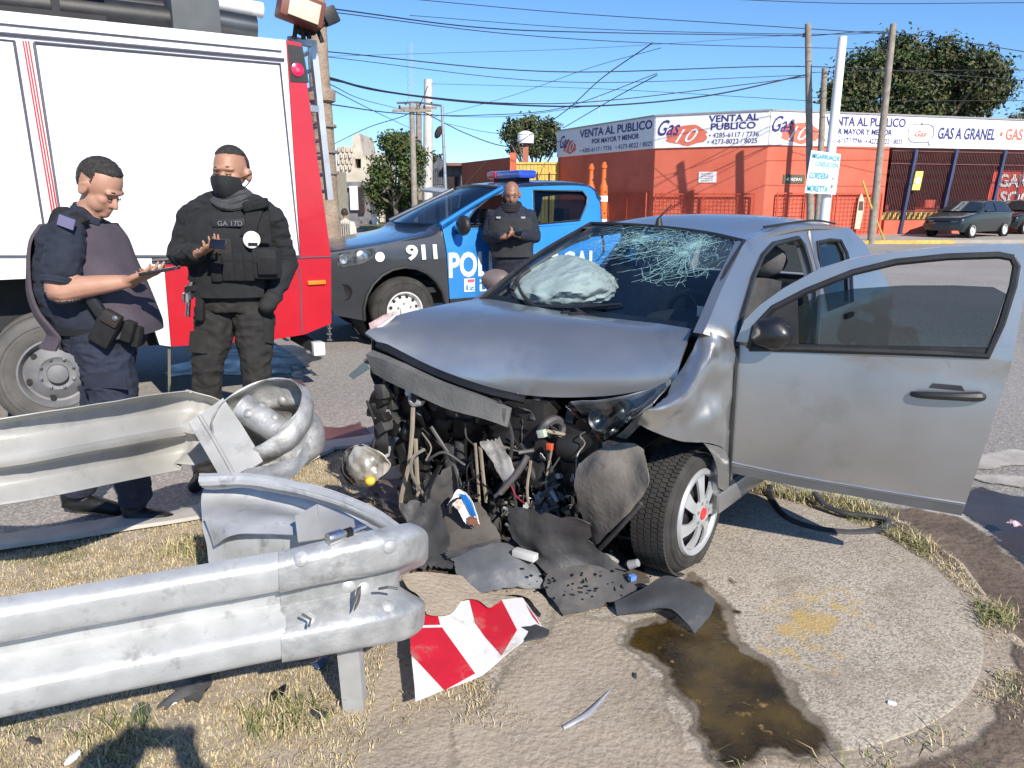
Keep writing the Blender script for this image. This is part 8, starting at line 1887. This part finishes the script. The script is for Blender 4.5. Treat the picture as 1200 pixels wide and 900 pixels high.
wbox('holster_flap', A(131, 373, -.262), (.085, .05, .06), mat('holster_leather', (.03, .024, .02), .5), hol, Matrix.Rotation(R(32), 3, 'Y'), .012)
wbox('pistol_grip', A(112, 357, -.25), (.05, .035, .11), mat('pistol_black', (.016, .016, .018), .45), hol, Matrix.Rotation(R(-28), 3, 'Y'), .01)
q = MB(); q.ring(A(135, 373, -.292), (0, -1, 0), [(.012, -.004), (.012, .003), (.0001, .006)], 12); q.build('snap', steel, hol, world=True)
wbox('magazine_pouch', A(151, 388, -.19), (.05, .05, .10), webb, p1, Matrix.Rotation(R(20), 3, 'Y'), .01); wbox('magazine_pouch', A(160, 394, -.15), (.045, .05, .10), webb, p1, Matrix.Rotation(R(15), 3, 'Y'), .01)
q = MB(); q.sheet([[A(100, 440, -.215), A(125, 437, -.225), A(148, 442, -.21)], [A(100, 455, -.20), A(125, 454, -.215), A(150, 456, -.20)]], 8, 4, .008); q.build('cargo_pocket', navy_t, p1, world=True)
q = MB(); c = A(187, 317.5, -.275); q.box(c, (.16, .075, .015), Matrix.Rotation(R(-10), 3, 'Y')); f = solo('mobile_phone', q, phone_m, 'black phone held by the officer in profile', 'phone', loc=c, bevel=.003)

# --- officer facing us, black uniform, mask, phone in his right hand
Y2 = 4.28
def B(px, py, dy=0.0): return Yp(px, py, Y2 + dy)
p2 = thing('person', 'masked officer in black uniform with loaded chest rig, one hand in pocket', 'person', V((B(272, 400).x, Y2, ROAD)))
b = Body(); fw2 = V((.05, -1, 0)); px2 = .00483
secs2 = [(B(272, 231, .02), .072, .07), (B(271, 239, .02), .09, .13), (B(271, 250, .02), .115, .20), (B(271, 275), .135, .225), (B(272, 305), .130, .215), (B(274, 330), .128, .200), (B(275, 345), .130, .198), (B(275, 362), .125, .195)]
b.loft(secs2, fw2, [1] * 5 + [2] * 2)
b.limb([B(272, 236), B(271, 222)], [.066, .062], 0)
h2 = V((-.12, -1, -.02)).normalized(); hc2 = B(270, 201)
at2 = head(b, hc2, h2, 0, 1.10)
b.limb([B(264, 231), B(240, 243), B(224, 256)], [.05, .055, .065], 1); b.limb([B(280, 231), B(303, 243), B(319, 256)], [.05, .055, .065], 1)
s2, e2, w2 = B(224, 259, .02), B(209, 299, -.02), B(231, 297, -.26)
b.limb([s2, s2.lerp(e2, .5), e2], [.070, .064, .056], 1); b.limb([e2, e2.lerp(w2, .5), w2], [.056, .050, .040], 1); b.hand(w2, B(256, 288, -.36) - w2, (0.2, -.35, .9), -1, 0, 1.08, (.25, .45, .45))
s3, e3, w3 = B(319, 259, .02), B(336, 308, .08), B(323, 344, -.08)
b.limb([s3, s3.lerp(e3, .5), e3], [.070, .064, .056], 1); b.limb([e3, e3.lerp(w3, .5), w3], [.056, .048, .038], 1); b.limb([w3, B(314, 358, -.10)], [.036, .045], 2)
hR, kR, aR = B(254, 366), B(243, 442, -.03), B(241, 560, .05); hL, kL, aL = B(297, 366), B(301, 440, -.03), B(304, 560, .05)
b.limb([hR, hR.lerp(kR, .5), kR, aR], [.112, .096, .075, .060], 2); b.limb([hL, hL.lerp(kL, .5), kL, aL], [.112, .096, .075, .060], 2)
for a_ in (aR, aL):
    a_ = V((a_.x, a_.y, ROAD + .10)); b.limb([a_ + V((0, 0, .10)), a_, a_ + V((0, -.02, -.05))], [.060, .056, .050], 3); b.limb([a_ + V((0, .03, -.055)), a_ + V((0, -.10, -.058)), a_ + V((0, -.17, -.063))], [.046, .046, .036], 3)
b.build('body', [skin2, black_c, char_c, boot_m], p2, .006, .008, (1, 2), seed=3)
hair_cap(p2, at2(-.012, 0, .025), (.109, .087, .107), h2, lambda d: d.z > .50 + .12 * max(0, d.x) or (d.x < -.05 and d.z > -.1) or (d.x < -.35 and d.z > -.5), th=1.045, nzamp=.03)
eyes(p2, at2, 1.10, shut=True)
# face mask, ear loops, neck scarf
mk = [[at2(.060, -.075, -.030), at2(.098, -.042, -.022), at2(.122, 0, -.018), at2(.098, .042, -.022), at2(.060, .075, -.030)], [at2(.050, -.078, -.060), at2(.098, -.045, -.058), at2(.128, 0, -.055), at2(.098, .045, -.058), at2(.050, .078, -.060)], [at2(.040, -.074, -.09), at2(.088, -.045, -.10), at2(.112, 0, -.10), at2(.088, .045, -.10), at2(.040, .074, -.09)], [at2(.030, -.06, -.115), at2(.070, -.035, -.128), at2(.086, 0, -.13), at2(.070, .035, -.128), at2(.030, .06, -.115)]]
q = MB(); q.sheet(mk, 18, 14, .003, .0015, 30); m_ = q.build('face_mask', mat('mask_black', (.012, .013, .015), .85, var=.3, scale=20), p2, world=True)
for sg in (1, -1): q = MB(); q.tube([at2(.06, sg * .074, -.035), at2(.02, sg * .090, -.022), at2(-.02, sg * .098, -.01)], .003, 5); q.tube([at2(.045, sg * .074, -.085), at2(.01, sg * .088, -.06), at2(-.02, sg * .096, -.035)], .003, 5); tag(q.build('ear_loop', webb, m_, world=True), kind='stuff')
q = MB()
for i, (py, r) in enumerate(((226, .078), (231, .090), (236, .100))):
    c = B(273, py, -.01); q.tube([c + V((math.cos(R(a)) * r, -math.sin(R(a)) * r * .95, .012 * math.sin(R(a * 2 + i * 60)) - .02 * math.sin(R(a)))) for a in range(0, 361, 15)], .019, 8)
q.build('neck_scarf', mat('scarf_grey', (.055, .058, .062), .95, var=.25, scale=20, bump=.4, bscale=120), p2, world=True)
# chest rig
fr2 = torso_shell(secs2[2:7], fw2, -52, 52, .020, 16)
fr2 = [r for r in fr2]
q = MB(); q.sheet(fr2, 20, 20, .022, .003, 8, 2); rig = q.build('chest_rig', black_c, p2, world=True)
def on2(px, py, off=0.0):
    """point on the front of the chest rig"""
    yv = Y2 - .155 - off; return Yp(px, py, yv)
def patch2(name, x0, x1, y0, y1, th, m=webb, off=.0, bev=.006): a_, b_ = on2(x0, y1, off), on2(x1, y0, off); return wbox(name, (a_ + b_) / 2, (abs(b_.x - a_.x), th, abs(b_.z - a_.z)), m, p2, None, bev)
for py in (262, 277, 287, 297): patch2('webbing_row', 245, 300, py, py + 4, .012, bev=.002)
nt_ = patch2('name_strip', 249, 287, 256, 266, .02, mat('name_strip_black', (.02, .02, .022), .6), .012)
text_mb('GA 17D', None, None, None, .026, .13, .01, fn=lambda X, Y: on2(255, 264.5, .026) + V((X, -.0, Y))).build('lettering', mat('name_print', (.16, .17, .19), .7), nt_, world=True, smooth=0)
patch2('chest_pouch', 246, 272, 279, 298, .045, mat('worn_brown_black', (.030, .026, .025), .85, var=.3, scale=20), .01, .012)
for x0 in (263, 275, 287): pc = patch2('magazine_pouch', x0, x0 + 11, 297, 329, .055, webb, .01, .012); patch2('pouch_flap', x0, x0 + 11, 296, 306, .062, black_c, .01, .008)
rp2 = patch2('utility_bag', 299, 327, 290, 327, .10, mat('bag_black', (.014, .014, .015), .8, var=.4, scale=18, bump=.3, bscale=120), .0, .03); patch2('bag_pocket', 303, 325, 303, 322, .03, webb, .06, .012)
rb = MB(); rb.ring(on2(295, 281, .02), (0, -1, .1), [(.045, -.004), (.045, .004), (.040, .008), (.0001, .010)], 24); bg = rb.build('round_badge', sign_white, p2, world=True)
for dx, dz, w_, h_ in ((.004, -.024, .05, .018),): wbox('badge_mark', on2(295, 281, .031) + V((dx, 0, dz)), (w_, .004, h_), webb, bg, None, .002)
# straps over the shoulders, shoulder microphone pad
for L in ([(252, 236, .02), (247, 244, -.09), (247, 258, -.15)], [(297, 235, .02), (306, 245, -.10), (308, 262, -.15), (310, 285, -.16)], [(300, 232, .0), (299, 244, -.12), (293, 262, -.165), (290, 276, -.175)]):
    q = MB(); P = [B(*p) for p in L]; w_ = .034 if L[0][0] != 300 else .042; s_ = [p + V((-w_, 0, 0)) for p in P]; t_ = [p + V((w_, 0, 0)) for p in P]; q.sheet([s_, t_], 12, 3, .022, .003, 12); q.build('shoulder_strap', webb, p2, world=True)
wbox('radio_pad', B(300, 240, -.12), (.13, .07, .055), webb, p2, Matrix.Rotation(R(-12), 3, 'Y'), .016)
bl = [(c, a + .012, w_ + .010) for c, a, w_ in (secs2[5], (B(275, 339), .13, .198))]
q = MB(); q.sheet(torso_shell(bl, fw2, -180, 180, .006, 40), 40, 3, .010); q.build('belt', webb, p2, world=True)
wbox('belt_pouch', B(233, 318, -.12), (.085, .07, .13), webb, p2, Matrix.Rotation(R(20), 3, 'Y'), .02); wbox('belt_pouch', B(255, 318, -.17), (.06, .05, .11), webb, p2, None, .014)
hs = wbox('holster', B(235, 361, -.13), (.045, .05, .135), webb, p2, Matrix.Rotation(R(6), 3, 'Y'), .012)
gun = MB(); gun.cyl(B(221, 345, -.13), B(220, 371, -.13), .013, n=10); gun.box(B(221, 343, -.13), (.032, .03, .07)); gun.cyl(B(219, 348, -.13) + V((0, 0, .02)), B(219, 354, -.13), .022, n=12); gun.tube([B(221, 338, -.13), B(225, 330, -.13), B(228, 327, -.12)], .012, 8); gun.build('revolver', steel, p2, world=True)
wbox('holster_strap', B(228, 338, -.13), (.09, .04, .03), webb, p2, None, .008)
q = MB(); q.sheet([[B(224, 388, -.125), B(233, 387, -.14), B(243, 389, -.13)], [B(222, 412, -.115), B(232, 413, -.13), B(243, 414, -.12)]], 6, 5, .01); q.build('cargo_pocket', char_c, p2, world=True)
q = MB(); q.sheet([[B(309, 372, -.09), B(316, 374, -.07), B(320, 376, -.03)], [B(309, 400, -.08), B(316, 402, -.06), B(319, 403, -.02)]], 6, 5, .01); q.build('cargo_pocket', char_c, p2, world=True)
q = MB(); c = B(255, 286, -.375); q.box(c, (.078, .012, .045), Matrix.Rotation(R(6), 3, 'Y') @ Matrix.Rotation(R(-24), 3, 'X')); solo('mobile_phone', q, phone_m, 'black phone in the masked officer\'s hand', 'phone', loc=c, bevel=.003)

# --- bearded officer at the pickup door
Y3 = 9.12
def D(px, py, dy=0.0): return Yp(px, py, Y3 + dy)
p3 = thing('person', 'shaven headed officer with dark beard leaning at the pickup door', 'person', V((D(599, 300).x, Y3, ROAD)))
b = Body(); fw3 = V((-.05, -1, 0)); px3 = .01035
secs3 = [(D(599, 240), .08, .09), (D(599, 246), .11, .18), (D(599, 255), .15, .24), (D(599, 272), .17, .26), (D(600, 290), .165, .235), (D(601, 304), .16, .225), (D(601, 318), .15, .215)]
b.loft(secs3, fw3, [1, 1, 1, 1, 1, 2]); b.limb([D(599, 244), D(599, 234)], [.075, .07], 0)
h3 = V((.02, -1, -.16)).normalized(); at3 = head(b, D(599.5, 227.5), h3, 0, 1.18)
for sg, sh, el, wr_ in ((-1, D(578, 254), D(571, 277, -.05), D(587, 277, -.30)), (1, D(620, 254), D(627, 277, -.05), D(610, 276, -.30))):
    b.limb([sh, sh.lerp(el, .5), el], [.078, .074, .066], 1); b.limb([el, el.lerp(wr_, .5), wr_], [.066, .058, .046], 1); b.hand(wr_, D(598, 274 if sg > 0 else 278, -.37) - wr_, (0, -.5, .8), sg, 0, 1.15, (.5, .6, .5))
for hx_, kx_, ax_ in ((590, 588, 587), (611, 612, 613)):
    b.limb([D(hx_, 320), D(kx_, 355, -.03), D(ax_, 392, .03)], [.125, .09, .065], 2); f0 = D(ax_, 395); f0.z = ROAD + .05; b.limb([f0, f0 + V((0, -.16, -.01))], [.055, .045], 3)
b.build('body', [skin3, mat('navy_jacket', (.012, .016, .030), .85, var=.25, scale=14, bump=.3, bscale=150), mat('navy_lower', (.010, .012, .022), .9, var=.2), boot_m], p3, .011, .010, (1, 2), 2, seed=6)
hair_cap(p3, at3(-.012, 0, .02), (.113, .090, .108), h3, lambda d: d.z > .55 or (d.x < -.0 and d.z > .0), mat('shaved_hair', (.06, .035, .025), .8), 1.012, .01, 'shaved_hair', 4)
eyes(p3, at3, 1.18, shut=True, brow=eye_d)
q = MB(); q.blob(at3(.034, 0, -.092), (.072, .078, .056), 3, .08, 6); q.build('beard', hair_m, p3, world=True)
q = MB()
for i in range(3): c = D(599, 239 + i * 3, -.01); q.tube([c + V((math.cos(R(a)) * (.10 + .012 * i), -math.sin(R(a)) * (.10 + .012 * i), -.02 * math.sin(R(a)))) for a in range(0, 361, 20)], .024, 7)
q.build('neck_gaiter', webb, p3, world=True)
q = MB(); q.sheet(torso_shell(secs3[2:5] + [(D(600, 300), .168, .23)], fw3, -58, 58, .016, 14), 14, 14, .03, .004, 6, 1); q.build('vest', mat('dark_grey_vest', (.022, .024, .027), .85, var=.25, scale=12), p3, world=True)
for px in (584, 613): wbox('jacket_badge', D(px, 255, -.185), (.05, .012, .022), mat('jacket_badge_pale', (.35, .35, .38), .7), p3, None, .003)
q = MB(); q.sheet([[D(581, 296, -.14), D(600, 297, -.185), D(620, 296, -.14)], [D(581, 299, -.14), D(600, 300, -.185), D(620, 299, -.14)]], 8, 2, .02); q.build('belt', webb, p3, world=True)
q = MB(); c = D(606, 272, -.40); q.box(c, (.11, .012, .07), Matrix.Rotation(R(20), 3, 'Y')); solo('mobile_phone', q, phone_m, 'phone held in both hands by the bearded officer', 'phone', loc=c, bevel=.003)

# --- people far down the side street, and the one taking the picture
def walker(label, px, py_head, Y, hp_px, top, low, hairm=hair_m, fw=(0, 1, 0), sk=skin2):
    H0 = Yp(px, py_head, Y); hs_ = 1.0; t = thing('person', label, 'person', V((H0.x, Y, ROAD))); k = (H0.z - ROAD) / 1.60; b = Body(); g = lambda x, y, z: V((H0.x + x * k, Y + y * k, ROAD + z * k))
    b.loft([(g(0, 0, 1.42), .07 * k, .10 * k), (g(0, 0, 1.36), .10 * k, .20 * k), (g(0, 0, 1.15), .13 * k, .21 * k), (g(0, 0, .95), .14 * k, .20 * k), (g(0, 0, .80), .13 * k, .19 * k)], fw, [1, 1, 1, 2])
    b.limb([g(0, 0, 1.4), g(0, 0, 1.5)], [.055 * k, .05 * k], 0); at_ = head(b, g(0, 0, 1.60), fw, 0, k)
    for s_ in (-1, 1):
        b.limb([g(s_ * .2, 0, 1.33), g(s_ * .25, -.02, 1.08), g(s_ * .24, .08, .85)], [.06 * k, .05 * k, .038 * k], 1); b.hand(g(s_ * .24, .08, .85), (0, .15, -1), (-s_, 0, 0), s_, 0, k, (.3, .3, .3)); b.limb([g(s_ * .09, 0, .85), g(s_ * .1, .03, .47), g(s_ * .1, -.02, .09)], [.10 * k, .07 * k, .05 * k], 2); b.limb([g(s_ * .1, -.03, .05), g(s_ * .1, .14 * (1 if fw[1] > 0 else -1), .04)], [.045 * k, .038 * k], 3)
    b.build('body', [sk, top, low, boot_m], t, .016 if Y > 8 else .011, .006, (1, 2), 2)
    hair_cap(t, at_(-.012, 0, .022), (.108 * k, .086 * k, .106 * k), fw, lambda d: d.z > .5 or (d.x < .1 and d.z > -.55), hairm, 1.07, .05, 'hair', 4); return t
cream_s = mat('cream_striped_top', (.52, .46, .38), .9, col2=(.62, .56, .48), scale=30)
wk = walker('dark haired pedestrian in a cream striped top seen from behind', 404, 250, 17, 0, cream_s, navy_t)
for i in range(7):
    c = Yp(396 + i * 2.6, 268, 17); q = MB(); q.box((c.x, 16.83 - .0, c.z - .0), (.012, .02, .34)); q.build('top_stripe', mat('stripe_grey', (.25, .22, .2), .9), wk, world=True)
walker('small pedestrian in dark red clothes far down the street', 400, 238, 34, 0, mat('dark_red_top', (.2, .06, .06), .9), black_c, fw=(0, -1, 0))
pg = thing('person', 'person in dark clothes holding a phone up behind the viewpoint', 'person', (0.0, -.46, 0))
b = Body(); g = lambda x, y, z: V((x, -.46 + y, z))
b.loft([(g(0, 0, 1.50), .07, .10), (g(0, 0, 1.44), .11, .21), (g(0, 0, 1.2), .13, .22), (g(0, 0, 1.0), .14, .20), (g(0, 0, .85), .14, .20)], (0, 1, 0), [1, 1, 1, 2])
b.limb([g(0, 0, 1.48), g(0, .02, 1.6)], [.06, .055], 0); atp = head(b, g(0, .03, 1.69), (0, 1, -.1), 0, 1.05)
for s_ in (-1, 1):
    b.limb([g(s_ * .21, 0, 1.42), g(s_ * .30, .10, 1.22), g(s_ * .12, .30, 1.52)], [.065, .055, .036], 1); b.hand(g(s_ * .12, .30, 1.52), (-s_ * .35, .2, .9), (0, 1, 0), s_, 0, 1.0, (.4, .6, .5))
    b.limb([g(s_ * .1, 0, .9), g(s_ * .12, .02, .48), g(s_ * .13, -.02, .1)], [.11, .075, .055], 2); b.limb([g(s_ * .13, -.04, .05), g(s_ * .14, .14, .045)], [.045, .038], 3)
b.build('body', [skin2, black_c, navy_t, boot_m], pg, .012, .006, (1, 2), 2)
hair_cap(pg, atp(-.012, 0, .022), (.11, .09, .11), (0, 1, 0), lambda d: d.z > .5 or (d.x < .1 and d.z > -.5), hair_m, 1.07, .05, 'hair', 4)
q = MB(); q.box((0, -.10, 1.60), (.15, .010, .075)); solo('mobile_phone', q, phone_m, 'phone held sideways by the person behind the viewpoint', 'phone', bevel=.003)
